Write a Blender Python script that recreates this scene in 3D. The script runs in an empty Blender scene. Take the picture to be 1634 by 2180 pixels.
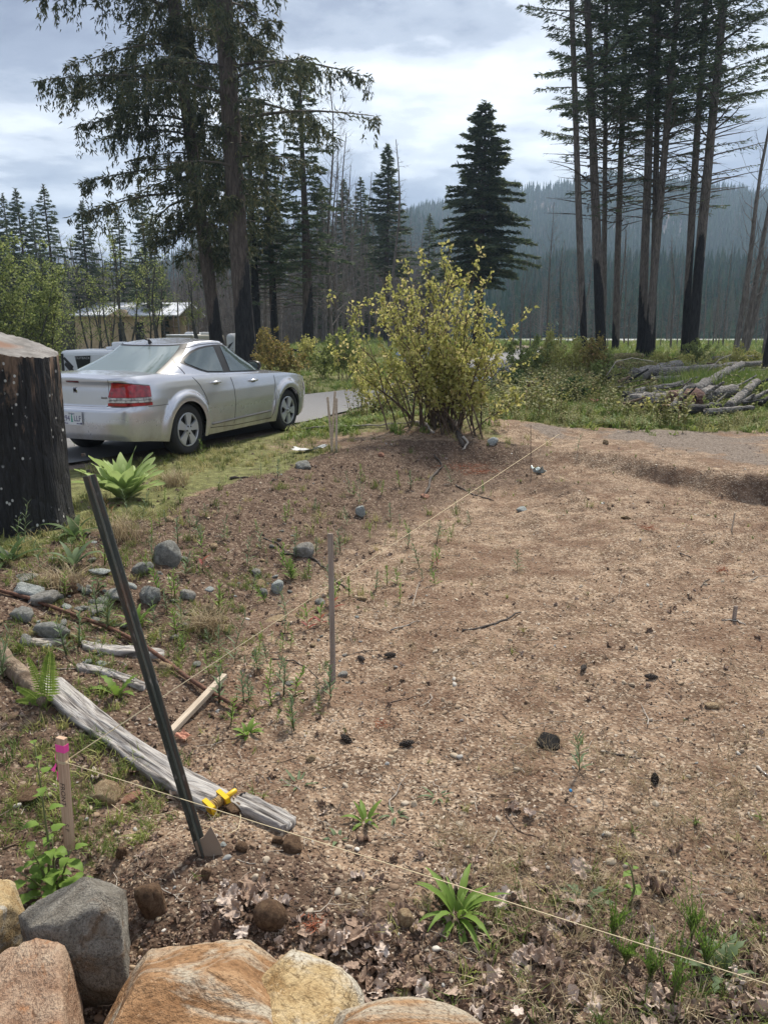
import bpy, bmesh, math, random
import numpy as np
from mathutils import Vector, Matrix

# ------------------------------------------------------------------ camera, sky, sun, exposure
SC = bpy.context.scene
COL = SC.collection
R = math.radians
PITCH = R(13.5); CAMZ = 1.65; FPX = 1634.0
cam_d = bpy.data.cameras.new('camera')
cam_d.sensor_fit = 'VERTICAL'; cam_d.sensor_height = 24.0; cam_d.lens = 24.0*FPX/2180.0
cam_d.clip_start = 0.05; cam_d.clip_end = 9000
cam = bpy.data.objects.new('camera', cam_d); COL.objects.link(cam)
cam.location = (0, 0, CAMZ); cam.rotation_euler = (R(90)-PITCH, 0, 0)
SC.camera = cam

SUN_EL, SUN_AZ = R(52), R(22)          # sun ahead and a little to the right of the camera
world = bpy.data.worlds.new('World'); SC.world = world; world.use_nodes = True
wt = world.node_tree; wt.nodes.clear()
def wn(t, **k):
    n = wt.nodes.new(t)
    for a, b in k.items(): setattr(n, a, b)
    return n
sky = wn('ShaderNodeTexSky', sky_type='NISHITA', sun_disc=False, sun_elevation=SUN_EL, sun_rotation=SUN_AZ)
tc = wn('ShaderNodeTexCoord'); sep = wn('ShaderNodeSeparateXYZ'); wt.links.new(tc.outputs['Generated'], sep.inputs[0])
def wm(op, a, b=None, clamp=False):
    n = wn('ShaderNodeMath', operation=op, use_clamp=clamp)
    for i, s in enumerate((a, b)):
        if s is None: continue
        if isinstance(s, (int, float)): n.inputs[i].default_value = s
        else: wt.links.new(s, n.inputs[i])
    return n.outputs[0]
zz = wm('ADD', wm('MAXIMUM', sep.outputs['Z'], 0.0), 0.22)
cx = wm('DIVIDE', sep.outputs['X'], zz); cy = wm('DIVIDE', sep.outputs['Y'], zz)
comb = wn('ShaderNodeCombineXYZ'); wt.links.new(cx, comb.inputs[0]); wt.links.new(cy, comb.inputs[1])
def wnoise(scale, det, rough, dist, off):
    mp = wn('ShaderNodeMapping'); mp.inputs['Location'].default_value = off
    mp.inputs['Scale'].default_value = (1.0, 1.35, 1)
    wt.links.new(comb.outputs[0], mp.inputs[0])
    n = wn('ShaderNodeTexNoise'); n.inputs['Scale'].default_value = scale; n.inputs['Detail'].default_value = det
    n.inputs['Roughness'].default_value = rough; n.inputs['Distortion'].default_value = dist
    wt.links.new(mp.outputs[0], n.inputs['Vector']); return n.outputs['Fac']
def wramp(f, stops):
    r = wn('ShaderNodeValToRGB'); wt.links.new(f, r.inputs[0])
    el = r.color_ramp.elements
    while len(el) < len(stops): el.new(0.5)
    for e, (p, c) in zip(el, stops): e.position = p; e.color = (*c, 1)
    r.color_ramp.interpolation = 'EASE'
    return r.outputs[0]
n1 = wnoise(1.0, 10, 0.60, 0.35, (3.1, 1.7, 0)); n2 = wnoise(2.6, 5, 0.5, 0.2, (8.2, 4.4, 3))
mixn = wm('ADD', wm('MULTIPLY', n1, 0.72), wm('MULTIPLY', n2, 0.28))
cloud = wramp(mixn, [(0.40, (.105, .12, .175)), (0.46, (.16, .18, .24)), (0.505, (.25, .275, .33)), (0.55, (.42, .445, .49)), (0.60, (.55, .575, .62)), (.64, (.68, .70, .74))])
gap = wramp(mixn, [(0.64, (0, 0, 0)), (0.69, (1, 1, 1))])
bgc = wn('ShaderNodeBackground'); wt.links.new(cloud, bgc.inputs[0]); bgc.inputs[1].default_value = 0.95
bgs = wn('ShaderNodeBackground'); wt.links.new(sky.outputs[0], bgs.inputs[0]); bgs.inputs[1].default_value = 0.10
mx = wn('ShaderNodeMixShader'); wt.links.new(gap, mx.inputs[0]); wt.links.new(bgc.outputs[0], mx.inputs[1]); wt.links.new(bgs.outputs[0], mx.inputs[2])
wo = wn('ShaderNodeOutputWorld'); wt.links.new(mx.outputs[0], wo.inputs[0])

sun_d = bpy.data.lights.new('sun', 'SUN'); sun_d.energy = 3.0; sun_d.angle = R(7); sun_d.color = (1, .93, .82)
sun = bpy.data.objects.new('sun', sun_d); COL.objects.link(sun); sun.location = (0, 0, 60)
sdir = Vector((math.sin(SUN_AZ)*math.cos(SUN_EL), math.cos(SUN_AZ)*math.cos(SUN_EL), math.sin(SUN_EL)))
sun.rotation_euler = sdir.to_track_quat('Z', 'Y').to_euler()
SC.view_settings.view_transform = 'Standard'; SC.view_settings.look = 'None'
SC.view_settings.gamma = 1; SC.view_settings.use_curve_mapping = False; SC.view_settings.exposure = 1.25
SC.cycles.max_bounces = 6; SC.cycles.transparent_max_bounces = 12; SC.cycles.volume_bounces = 0
SC.cycles.use_denoising = True

# ------------------------------------------------------------------ helpers
rng = np.random.default_rng(7)
random.seed(7)

def smooth(e0, e1, x):
    t = np.clip((x-e0)/(e1-e0), 0, 1); return t*t*(3-2*t)
def _hash(ix, iy, seed):
    n = (ix.astype(np.int64)*374761393 + iy.astype(np.int64)*668265263 + seed*1442695041) & 0xffffffff
    n = ((n ^ (n >> 13))*1274126177) & 0xffffffff
    return ((n ^ (n >> 16)) & 0xffff)/65535.0
def vnoise(x, y, seed=0):
    x = np.asarray(x, float); y = np.asarray(y, float)
    ix = np.floor(x); iy = np.floor(y); fx = x-ix; fy = y-iy
    fx = fx*fx*(3-2*fx); fy = fy*fy*(3-2*fy)
    a = _hash(ix, iy, seed); b = _hash(ix+1, iy, seed); c = _hash(ix, iy+1, seed); d = _hash(ix+1, iy+1, seed)
    return (a+(b-a)*fx)*(1-fy)+(c+(d-c)*fx)*fy-0.5
def fbm(x, y, octv=4, seed=0, rough=.5):
    s = 0; a = 1; t = 0
    for i in range(octv):
        s = s+a*vnoise(x*2**i+i*17.3, y*2**i-i*9.1, seed+i); t += a; a *= rough
    return s/t*2

def px_dir(px, py):
    """direction of the viewing ray through a pixel of the photograph"""
    u = (px-817.0)/FPX; v = (1090.0-py)/FPX
    return Vector((u, math.cos(PITCH)+v*math.sin(PITCH), -math.sin(PITCH)+v*math.cos(PITCH)))
def on_z(px, py, z=0.0):
    d = px_dir(px, py); t = (z-CAMZ)/d.z
    return Vector((d.x*t, d.y*t, z))
def at_y(px, py, Y):
    d = px_dir(px, py); t = Y/d.y
    return Vector((d.x*t, Y, CAMZ+d.z*t))

# terrain ------------------------------------------------------------
PAD = [on_z(*p)[:2] for p in [(150, 1150), (400, 1065), (620, 990), (850, 950), (1100, 950), (1250, 958), (1400, 985), (1634, 1012)]]
PAD = [(-3.4, -3.0), (-3.1, 2.0), (-2.9, 4.6)] + [tuple(p) for p in PAD] + [(9.0, 7.6), (9.5, -3.0)]
PADA = np.array(PAD)
def poly_sd(x, y, poly):
    """signed distance, positive inside"""
    d2 = np.full(x.shape, 1e18); ins = np.zeros(x.shape, bool)
    n = len(poly)
    for i in range(n):
        x0, y0 = poly[i]; x1, y1 = poly[(i+1) % n]
        ex, ey = x1-x0, y1-y0; wx, wy = x-x0, y-y0
        t = np.clip((wx*ex+wy*ey)/(ex*ex+ey*ey), 0, 1)
        d2 = np.minimum(d2, (wx-t*ex)**2+(wy-t*ey)**2)
        c = ((y0 > y) != (y1 > y)) & (x < (x1-x0)*(y-y0)/((y1-y0) if y1 != y0 else 1e-9)+x0)
        ins ^= c
    d = np.sqrt(d2); return np.where(ins, d, -d)
def road_c(y):
    """centre line x of the asphalt road at distance y"""
    return np.interp(y, [3, 8, 10, 12.7, 17, 20.4, 24, 28, 36, 46, 60], [-12.5, -7.6, -5.9, -4.0, -1.9, .5, 2.4, 3.5, 4.9, 7.6, 12.0])
def road_w(y): return np.interp(y, [4, 10, 12.7, 17, 40], [3.4, 2.9, 2.5, 1.9, 1.8])
def H0(x, y):
    """large shape of the ground"""
    x = np.asarray(x, float); y = np.asarray(y, float)
    sd = poly_sd(x, y, PAD)
    w = np.interp(x, [-2.5, -.5, 1.2, 2.4, 3.2], [2.0, 1.9, 1.0, .55, .28])
    depth = np.interp(x, [-1.0, 1.4, 2.2, 3.4, 4.6, 6], [.33, .27, .20, .22, .32, .42])
    z = -depth*smooth(0, 1, (sd+fbm(x*1.1, y*1.1, 3, 5)*.25)/w)
    z = z-.13*np.exp(-((sd-.75)/.35)**2)*smooth(2.8, 4.2, x)*(sd > 0)
    z = z-2.4*smooth(-6.5, -16, x)*smooth(15, 34, y)          # the lower ground where the house stands
    z = z+.10*np.exp(-((x+.1)**2+(y-9.9)**2)/1.3)           # heap under the left posts
    z = z+.28*np.exp(-((x-1.0)**2/2.2+(y-12.4)**2/.9))        # root mound of the bush
    z = z-.9*smooth(60, 120, y)*smooth(0, 30, x)
    return z
def H(x, y):
    x = np.asarray(x, float); y = np.asarray(y, float)
    z = H0(x, y)
    near = smooth(30, 8, np.hypot(x, y))
    rd = np.abs(x-road_c(y))/road_w(y); notroad = smooth(.95, 1.25, rd)
    sd = poly_sd(x, y, PAD)
    rough = 0.35+0.65*np.exp(-((sd-.7)/1.0)**2)*(sd > -.5)
    z = z+near*notroad*(fbm(x*1.3, y*1.3, 3, 11)*.05+fbm(x*6, y*6, 3, 21)*.022*rough+fbm(x*24, y*24, 3, 31)*.011)
    # curved machine tracks pressed into the far right of the pad
    rad_ = np.hypot(x-7.5, y-1.2); z = z+.016*np.sin(rad_*2*np.pi/.17+1.2*fbm(x*1.2, y*1.2, 2, 51))*smooth(.7, 2.0, x)*smooth(4.4, 5.4, y)*(sd > .4)*smooth(-.25, .2, fbm(x*1.1, y*1.1, 2, 53))
    z = z+.02*smooth(.0, .3, fbm(x*3.2, y*3.2, 3, 57))*np.exp(-((sd-.9)/.9)**2)*near
    # dug soil next to the stake: a hollow and the spoil beside it
    z = z-.14*np.exp(-(((x+1.16)/.2)**2+((y-2.36)/.22)**2))
    z = z+.07*np.exp(-(((x+.78)/.3)**2+((y-2.45)/.28)**2))+.05*np.exp(-(((x+.3)/.5)**2+((y-2.15)/.2)**2))
    far = smooth(25, 80, np.hypot(x, y))
    z = z+far*notroad*fbm(x*.05, y*.05, 3, 41)*.5
    return z
def hz(x, y): return float(H(np.array([x]), np.array([y]))[0])
def hit(px, py):
    """where the viewing ray through a pixel meets the ground"""
    d = px_dir(px, py); ts = np.concatenate([np.linspace(1.0, 20, 900), np.linspace(20, 220, 1200)])
    xs, ys, zs = d.x*ts, d.y*ts, CAMZ+d.z*ts
    h = H(xs, ys); k = np.argmax(zs < h)
    if zs[k] >= h[k]: k = len(ts)-1
    return Vector((xs[k], ys[k], h[k]))

def tag(o, label=None, cat=None, group=None, kind=None):
    if label: o['label'] = label
    if cat: o['category'] = cat
    if group: o['group'] = group
    if kind: o['kind'] = kind
    return o
def link(o, parent=None):
    COL.objects.link(o)
    if parent is not None: o.parent = parent
    return o
def empty(name, loc, label, cat, group=None, rz=0.0):
    o = bpy.data.objects.new(name, None); o.location = loc; o.rotation_euler = (0, 0, rz); o.empty_display_size = .1
    link(o); return tag(o, label, cat, group)
def mesh_np(name, V, F, mat=None, sm=True, attr=None):
    """V (n,3), F list of faces or (m,k) int array"""
    me = bpy.data.meshes.new(name); V = np.asarray(V, np.float32)
    if isinstance(F, np.ndarray):
        m, k = F.shape
        me.vertices.add(len(V)); me.vertices.foreach_set('co', V.ravel())
        me.loops.add(m*k); me.loops.foreach_set('vertex_index', F.astype(np.int32).ravel())
        me.polygons.add(m); me.polygons.foreach_set('loop_start', np.arange(m, dtype=np.int32)*k)
        me.update(calc_edges=True)
    else:
        me.from_pydata([tuple(v) for v in V], [], F); me.update()
    if sm: me.polygons.foreach_set('use_smooth', [True]*len(me.polygons))
    for an, arr in (attr or {}).items():
        a = me.attributes.new(an, 'FLOAT', 'POINT'); a.data.foreach_set('value', np.asarray(arr, np.float32))
    if mat is not None:
        for m_ in (mat if isinstance(mat, (list, tuple)) else [mat]): me.materials.append(m_)
    return me
def obj(name, me, parent=None, loc=(0, 0, 0)):
    o = bpy.data.objects.new(name, me); o.location = loc; return link(o, parent)
class MB:
    """collects shapes into one mesh"""
    def __init__(s): s.v = []; s.f = []; s.mi = []
    def add(s, V, F, mi=0):
        b = len(s.v); s.v += [tuple(v) for v in V]; s.f += [tuple(i+b for i in f) for f in F]; s.mi += [mi]*len(F)
    def box(s, c, size, rot=None, mi=0):
        cx, cy, cz = c; a, b, d = [q/2 for q in size]
        V = [Vector((x*a, y*b, z*d)) for x in (-1, 1) for y in (-1, 1) for z in (-1, 1)]
        if rot is not None: V = [rot @ v for v in V]
        s.add([(v.x+cx, v.y+cy, v.z+cz) for v in V], [(0, 1, 3, 2), (4, 6, 7, 5), (0, 4, 5, 1), (2, 3, 7, 6), (0, 2, 6, 4), (1, 5, 7, 3)], mi)
    def tube(s, pts, rad, n=6, caps=True, mi=0):
        V, F = tube(pts, rad, n, caps); s.add(V, F, mi)
    def mesh(s, name, mat=None, sm=True):
        me = bpy.data.meshes.new(name); me.from_pydata(s.v, [], s.f); me.update()
        if mat is not None:
            for m_ in (mat if isinstance(mat, (list, tuple)) else [mat]): me.materials.append(m_)
        if any(s.mi): me.polygons.foreach_set('material_index', s.mi)
        if sm: me.polygons.foreach_set('use_smooth', [True]*len(me.polygons))
        return me
    def build(s, name, mat=None, parent=None, sm=True, loc=(0, 0, 0)):
        return obj(name, s.mesh(name, mat, sm), parent, loc)
def tube(pts, rad, n=6, caps=True):
    pts = [Vector(p) for p in pts]; m = len(pts)
    if not hasattr(rad, '__len__'): rad = [rad]*m
    V = []; F = []; up = Vector((0.13, 0.21, 1)).normalized(); side = None
    for i, p in enumerate(pts):
        t = (pts[min(i+1, m-1)]-pts[max(i-1, 0)])
        if t.length < 1e-9: t = Vector((0, 0, 1))
        t.normalize()
        if side is None:
            side = t.cross(up)
            if side.length < 1e-3: side = t.cross(Vector((1, 0, 0)))
        side = (side-t*side.dot(t)).normalized(); oth = t.cross(side)
        for k in range(n):
            a = 2*math.pi*k/n; V.append(p+(side*math.cos(a)+oth*math.sin(a))*rad[i])
    for i in range(m-1):
        for k in range(n):
            a = i*n+k; b = i*n+(k+1) % n; F.append((a, b, b+n, a+n))
    if caps:
        F.append(tuple(range(n))[::-1]); F.append(tuple(range((m-1)*n, m*n)))
    return V, F

# materials ----------------------------------------------------------
class M:
    """small node-tree writer"""
    def __init__(s, name, base=(.5, .5, .5), rough=.8, **kw):
        s.m = bpy.data.materials.new(name); s.m.use_nodes = True; s.t = s.m.node_tree
        s.b = s.t.nodes['Principled BSDF']; s.set('Base Color', (*base, 1)); s.set('Roughness', rough)
        for k, v in kw.items(): s.set(k.replace('_', ' '), v)
    def set(s, k, v):
        i = s.b.inputs[k]
        if hasattr(v, 'is_output') or isinstance(v, bpy.types.NodeSocket): s.t.links.new(v, i)
        else: i.default_value = v
    def n(s, t, **k):
        nd = s.t.nodes.new(t)
        for a, b in k.items(): setattr(nd, a, b)
        return nd
    def l(s, a, b): s.t.links.new(a, b)
    def coord(s, scale=(1, 1, 1), world=False):
        if world:
            g = s.n('ShaderNodeNewGeometry').outputs['Position']
        else: g = s.n('ShaderNodeTexCoord').outputs['Object']
        mp = s.n('ShaderNodeMapping'); mp.inputs['Scale'].default_value = scale; s.l(g, mp.inputs[0]); return mp.outputs[0]
    def noise(s, scale, det=4, rough=.55, co=None, dist=0):
        nd = s.n('ShaderNodeTexNoise'); nd.inputs['Scale'].default_value = scale; nd.inputs['Detail'].default_value = det
        nd.inputs['Roughness'].default_value = rough; nd.inputs['Distortion'].default_value = dist
        if co is not None: s.l(co, nd.inputs['Vector'])
        return nd.outputs['Fac']
    def voro(s, scale, co=None, feat='F1', out='Distance', rand=1):
        nd = s.n('ShaderNodeTexVoronoi', feature=feat); nd.inputs['Scale'].default_value = scale; nd.inputs['Randomness'].default_value = rand
        if co is not None: s.l(co, nd.inputs['Vector'])
        return nd.outputs[out]
    def ramp(s, f, stops, interp='LINEAR'):
        r = s.n('ShaderNodeValToRGB'); s.l(f, r.inputs[0]); el = r.color_ramp.elements; r.color_ramp.interpolation = interp
        while len(el) < len(stops): el.new(.5)
        for e, (p, c) in zip(el, stops):
            e.position = p; e.color = (*(c if hasattr(c, '__len__') else (c, c, c)), 1)
        return r.outputs[0]
    def mix(s, f, a, b, mode='MIX'):
        m = s.n('ShaderNodeMix', data_type='RGBA', blend_type=mode)
        for i, v in ((0, f), (6, a), (7, b)):
            if isinstance(v, bpy.types.NodeSocket): s.l(v, m.inputs[i])
            elif i == 0: m.inputs[0].default_value = v
            else: m.inputs[i].default_value = (*v, 1)
        return m.outputs[2]
    def math(s, op, a, b=0.0, clamp=False):
        nd = s.n('ShaderNodeMath', operation=op, use_clamp=clamp)
        for i, v in enumerate((a, b)):
            if isinstance(v, bpy.types.NodeSocket): s.l(v, nd.inputs[i])
            else: nd.inputs[i].default_value = v
        return nd.outputs[0]
    def attr(s, name, out='Fac', typ='GEOMETRY'):
        a = s.n('ShaderNodeAttribute', attribute_name=name, attribute_type=typ); return a.outputs[out]
    def rand(s): return s.n('ShaderNodeObjectInfo').outputs['Random']
    def island(s): return s.n('ShaderNodeNewGeometry').outputs['Random Per Island']
    def bump(s, h, strength=.5, dist=.01):
        b = s.n('ShaderNodeBump'); b.inputs['Strength'].default_value = strength; b.inputs['Distance'].default_value = dist
        s.l(h, b.inputs['Height']); s.l(b.outputs[0], s.b.inputs['Normal'])
    def translucent(s, col, amt=.35):
        """leaves let light through"""
        tr = s.n('ShaderNodeBsdfTranslucent'); mx = s.n('ShaderNodeMixShader'); mx.inputs[0].default_value = amt
        if isinstance(col, bpy.types.NodeSocket): s.l(col, tr.inputs[0])
        else: tr.inputs[0].default_value = (*col, 1)
        out = s.t.nodes['Material Output']
        s.l(s.b.outputs[0], mx.inputs[1]); s.l(tr.outputs[0], mx.inputs[2]); s.l(mx.outputs[0], out.inputs[0])

def leafmat(name, stops, trans=.35, rough=.6, per='island', tboost=1.0):
    m = M(name, rough=rough); f = m.island() if per == 'island' else m.rand()
    c = m.ramp(f, stops); m.set('Base Color', c); m.set('Specular IOR Level', .25)
    if trans: m.translucent(c, trans)
    return m.m

_GN = {}
def scatter(name, protos, P, rot, scale, label, kind='stuff', parent=None, cat=None):
    """points carrying rotation and scale, with one of the given meshes set on each"""
    col = bpy.data.collections.new(name+'_pieces')
    for i, me in enumerate(protos):
        o = bpy.data.objects.new('%s_piece_%d' % (name, i), me); col.objects.link(o)
    P = np.asarray(P, np.float32); n = len(P)
    pm = bpy.data.meshes.new(name); pm.vertices.add(n); pm.vertices.foreach_set('co', P.ravel())
    a = pm.attributes.new('rot', 'FLOAT_VECTOR', 'POINT'); a.data.foreach_set('vector', np.asarray(rot, np.float32).ravel())
    sc = np.asarray(scale, np.float32)
    if sc.ndim == 1: sc = np.repeat(sc[:, None], 3, 1)
    a = pm.attributes.new('scl', 'FLOAT_VECTOR', 'POINT'); a.data.foreach_set('vector', sc.ravel())
    a = pm.attributes.new('idx', 'INT', 'POINT'); a.data.foreach_set('value', rng.integers(0, len(protos), n).astype(np.int32))
    for mt in protos[0].materials: pm.materials.append(mt)
    o = bpy.data.objects.new(name, pm); link(o, parent)
    g = bpy.data.node_groups.new(name, 'GeometryNodeTree')
    g.interface.new_socket('Geometry', in_out='INPUT', socket_type='NodeSocketGeometry')
    g.interface.new_socket('Geometry', in_out='OUTPUT', socket_type='NodeSocketGeometry')
    N = g.nodes; i = N.new('NodeGroupInput'); u = N.new('NodeGroupOutput'); c = N.new('GeometryNodeCollectionInfo')
    c.inputs[0].default_value = col; c.inputs['Separate Children'].default_value = True; c.inputs['Reset Children'].default_value = True
    p = N.new('GeometryNodeInstanceOnPoints'); p.inputs['Pick Instance'].default_value = True
    def na(nm, ty):
        q = N.new('GeometryNodeInputNamedAttribute'); q.data_type = ty; q.inputs[0].default_value = nm; return q.outputs[0]
    g.links.new(i.outputs[0], p.inputs['Points']); g.links.new(c.outputs[0], p.inputs['Instance'])
    g.links.new(na('rot', 'FLOAT_VECTOR'), p.inputs['Rotation']); g.links.new(na('scl', 'FLOAT_VECTOR'), p.inputs['Scale'])
    g.links.new(na('idx', 'INT'), p.inputs['Instance Index']); g.links.new(p.outputs[0], u.inputs[0])
    md = o.modifiers.new('pieces', 'NODES'); md.node_group = g
    return tag(o, label, cat, None, kind)
def polar(n, r0, r1, a0=-38, a1=38, uni=False):
    """random places round the camera's foot, thinning with distance"""
    u = rng.random(n); r = r0+(r1-r0)*np.sqrt(u) if uni else r0*(r1/r0)**u
    a = np.radians(a0+(a1-a0)*rng.random(n)); return r*np.sin(a), r*np.cos(a)
# ------------------------------------------------------------------ ground
def zones(x, y):
    """grass, grey gravel and dug soil amounts"""
    sd = poly_sd(x, y, PAD); rd = np.abs(x-road_c(y))/road_w(y)
    nz = fbm(x*.9, y*.9, 4, 61)
    r = np.hypot(x, y)
    grass = smooth(.25, -.45, sd+nz*.6)
    # bare dirt track at the far right of the pad, and around the bush mound
    bare = smooth(1.3, .6, np.abs(y-(11.6-.10*(x-4)))/1.25)*smooth(1.6, 3.0, x+nz)
    bare = np.maximum(bare, np.exp(-((x-.2)**2/5+(y-11.0)**2/1.4)))
    track = smooth(1.0, 2.4, x+nz*.6)*smooth(.35, -.35, y-np.interp(x, [1.5, 3.5, 6], [13.4, 12.7, 12.1])+nz*.7)
    bare = np.maximum(bare*.9, track)
    grass = grass*(1-np.clip(bare, 0, 1))
    grass = np.maximum(grass, .10*smooth(2.6, .3, sd+nz*1.2)*(sd > 0)*smooth(3.2, 1.5, x))
    grass = np.where(rd < 1.0, 0, grass)
    gravel = bare*smooth(1.8, 4.5, x+nz*2)*.42*(.7+nz)*(sd < 0)+.62*smooth(2.0, 3.6, x+nz)*smooth(-.5, -1.0, sd)*(sd < 0)*smooth(14, 12.8, y)*(.75+nz*.8)+smooth(1.5, 1.0, rd)*.6*(sd < 0)
    dug = np.exp(-(((x+.7)/.75)**2+((y-2.2)/.42)**2)**2)
    dug = np.maximum(dug, smooth(2.9, 1.0, sd)*(sd > -.1)*smooth(3.6, 1.0, x)*.95)
    dug = np.maximum(dug, np.exp(-((sd-.12)/.25)**2)*smooth(3.3, 4.6, x)*.75)
    dug = np.maximum(dug, smooth(2.9, 2.0, y+nz*.5)*smooth(2.2, .8, x)*.75)
    return np.clip(grass, 0, 1), np.clip(gravel, 0, 1), np.clip(dug+nz*.25*(dug > .05), 0, 1)

rr = np.concatenate([[0.25], 0.8*(34/0.8)**np.linspace(0, 1, 560), np.geomspace(35, 5200, 70)])
th = np.concatenate([np.radians(np.linspace(-180, -44, 40)[:-1]), np.radians(np.linspace(-44, 44, 620)), np.radians(np.linspace(44, 180, 40)[1:])])
RR, TH = np.meshgrid(rr, th, indexing='ij')
X = RR*np.sin(TH); Y = RR*np.cos(TH)
Z = H(X.ravel(), Y.ravel()).reshape(X.shape)
Z = np.where(RR > 300, np.minimum(Z, -1.0), Z)
nr, nt = X.shape
V = np.stack([X, Y, Z], -1).reshape(-1, 3)
ii = np.arange((nr-1)*(nt-1)); a = (ii//(nt-1))*nt+ii % (nt-1)
F = np.stack([a, a+1, a+nt+1, a+nt], 1)[:, ::-1]
keep = F[:, 0]//1 >= 0
gz, gv, gd = zones(V[:, 0], V[:, 1])
# the hub of the sheet, under the photographer
V = np.vstack([V, [[0, 0, float(Z[0].mean())]]]); hub = len(V)-1
gm = M('dirt_ground', rough=.95); gm.set('Specular IOR Level', .15)
wc = gm.coord(world=True)
big = gm.noise(.8, 4, .6, wc); mid = gm.noise(5.5, 5, .62, wc, .4); fine = gm.noise(38, 4, .65, wc); chip = gm.voro(75, wc, out='Color')
chs = gm.n('ShaderNodeSeparateColor'); gm.l(chip, chs.inputs[0])
dirt = gm.ramp(mid, [(.30, (.065, .042, .028)), (.45, (.17, .120, .082)), (.57, (.295, .212, .146)), (.72, (.42, .318, .222))])
dirt = gm.mix(gm.ramp(fine, [(.35, 0), (.65, 1)]), gm.mix(.5, dirt, (.15, .09, .055)), dirt)
dirt = gm.mix(gm.ramp(chs.outputs[0], [(.72, 0), (.80, .55)]), dirt, (.50, .41, .31))
dirt = gm.mix(gm.ramp(chs.outputs[1], [(.80, 0), (.86, .6)]), dirt, (.10, .06, .04))
dirt = gm.mix(gm.ramp(gm.noise(1.7, 5, .65, wc, .5), [(.46, .0), (.62, .62)]), dirt, (.135, .078, .050))
soil = gm.ramp(gm.noise(14, 5, .65, wc), [(.3, (.045, .028, .019)), (.5, (.095, .062, .043)), (.7, (.17, .12, .088))])
soil = gm.mix(gm.ramp(chs.outputs[2], [(.87, 0), (.91, .6)]), soil, (.34, .27, .2))
grav = gm.ramp(gm.voro(48, wc, out='Color'), [(0, (.085, .066, .052)), (.5, (.165, .132, .108)), (1, (.27, .225, .185))])
grs = gm.ramp(gm.noise(9, 4, .6, wc), [(.3, (.075, .068, .032)), (.55, (.15, .155, .06)), (.75, (.25, .24, .11))])
thr = gm.noise(7, 5, .7, wc)
def th_(at, lo=.25, hi=.15):
    s_ = gm.math('ADD', gm.attr(at), gm.math('MULTIPLY', gm.math('SUBTRACT', thr, .5), .9))
    return gm.ramp(s_, [(.38, 0), (.60, 1)])
c = gm.mix(th_('dug'), dirt, soil); c = gm.mix(th_('gravel'), c, grav); c = gm.mix(th_('grass'), c, grs)
gm.set('Base Color', c)
hgt = gm.math('ADD', gm.math('MULTIPLY', fine, .6), gm.math('ADD', gm.math('MULTIPLY', mid, .8), gm.math('MULTIPLY', gm.voro(60, wc), .5)))
gm.bump(hgt, .9, .02)
me = mesh_np('ground', V, F, gm.m, attr={'grass': np.append(gz, 0), 'gravel': np.append(gv, 0), 'dug': np.append(gd, .5)})
ground = tag(obj('ground', me), 'bare brown dirt yard rising to grassy ground and flat fields', kind='structure')
# close the hole at the middle
b0 = bmesh.new(); b0.from_mesh(me); b0.verts.ensure_lookup_table()
for k in range(nt-1):
    b0.faces.new((b0.verts[k], b0.verts[hub], b0.verts[k+1]))
b0.to_mesh(me); b0.free(); me.update()

# asphalt road
ys = np.concatenate([np.linspace(3, 40, 120), np.linspace(41, 62, 24)])
cxr = road_c(ys); k = np.ones(9)/9
cxr = np.convolve(np.pad(cxr, 4, 'edge'), k, 'valid'); wr = road_w(ys)*.9
q = np.linspace(-1, 1, 9)
RX = cxr[:, None]+wr[:, None]*q[None]+.12*fbm(np.repeat(ys[:, None], 9, 1)*1.5, q[None]*3, 3, 77)*np.abs(q)[None]; RY = np.repeat(ys[:, None], 9, 1)
RZ = H0(RX.ravel(), RY.ravel()).reshape(RX.shape)+.035
Vr = np.stack([RX, RY, RZ], -1).reshape(-1, 3)
ii = np.arange((len(ys)-1)*8); a = (ii//8)*9+ii % 8
rm = M('asphalt', rough=.85); wc = rm.coord(world=True)
rm.set('Base Color', rm.mix(rm.ramp(rm.noise(60, 3, .7, wc), [(.3, 0), (.7, 1)]), (.115, .113, .115), (.20, .197, .197)))
rm.bump(rm.noise(120, 3, .7, wc), .5, .006)
tag(obj('road', mesh_np('road', Vr, np.stack([a, a+1, a+10, a+9], 1), rm.m)), 'grey asphalt road passing behind the bush', kind='structure')

# river and its pale gravel bank beyond the field
mb = MB(); mb.add([(20, 150, -1.0), (330, 150, -1.0), (330, 175, -1.0), (20, 175, -1.0)], [(0, 1, 2, 3)])
wm_ = M('river_water', (.34, .37, .37), .4); wm_.bump(wm_.noise(1.2, 3, .6, wm_.coord(world=True)), .3, .05)
rv = tag(mb.build('river', wm_.m), 'thin pale river beyond the green field', kind='structure')
gb = M('river_gravel', rough=.9); gb.set('Base Color', gb.ramp(gb.noise(.6, 5, .7, gb.coord(world=True)), [(.3, (.2, .19, .18)), (.7, (.42, .40, .38))]))
def strip(name, y0, y1, z, mat, x0=20, x1=330, seed=0):
    xs = np.linspace(x0, x1, 80); e0 = y0+fbm(xs*.06, xs*0, 3, seed)*5; e1 = y1+fbm(xs*.05, xs*0+4, 3, seed)*3
    V = np.concatenate([np.stack([xs, e0, np.full(80, z)], 1), np.stack([xs, e1, np.full(80, z)], 1)])
    i = np.arange(79); return obj(name, mesh_np(name, V, np.stack([i, i+1, i+81, i+80], 1), mat))
for o_ in (rv,): o_.location.z = .25
tag(strip('river_bank', 138, 152, -.60, gb.m, seed=3), 'pale gravel bank along the river', kind='structure')

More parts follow.
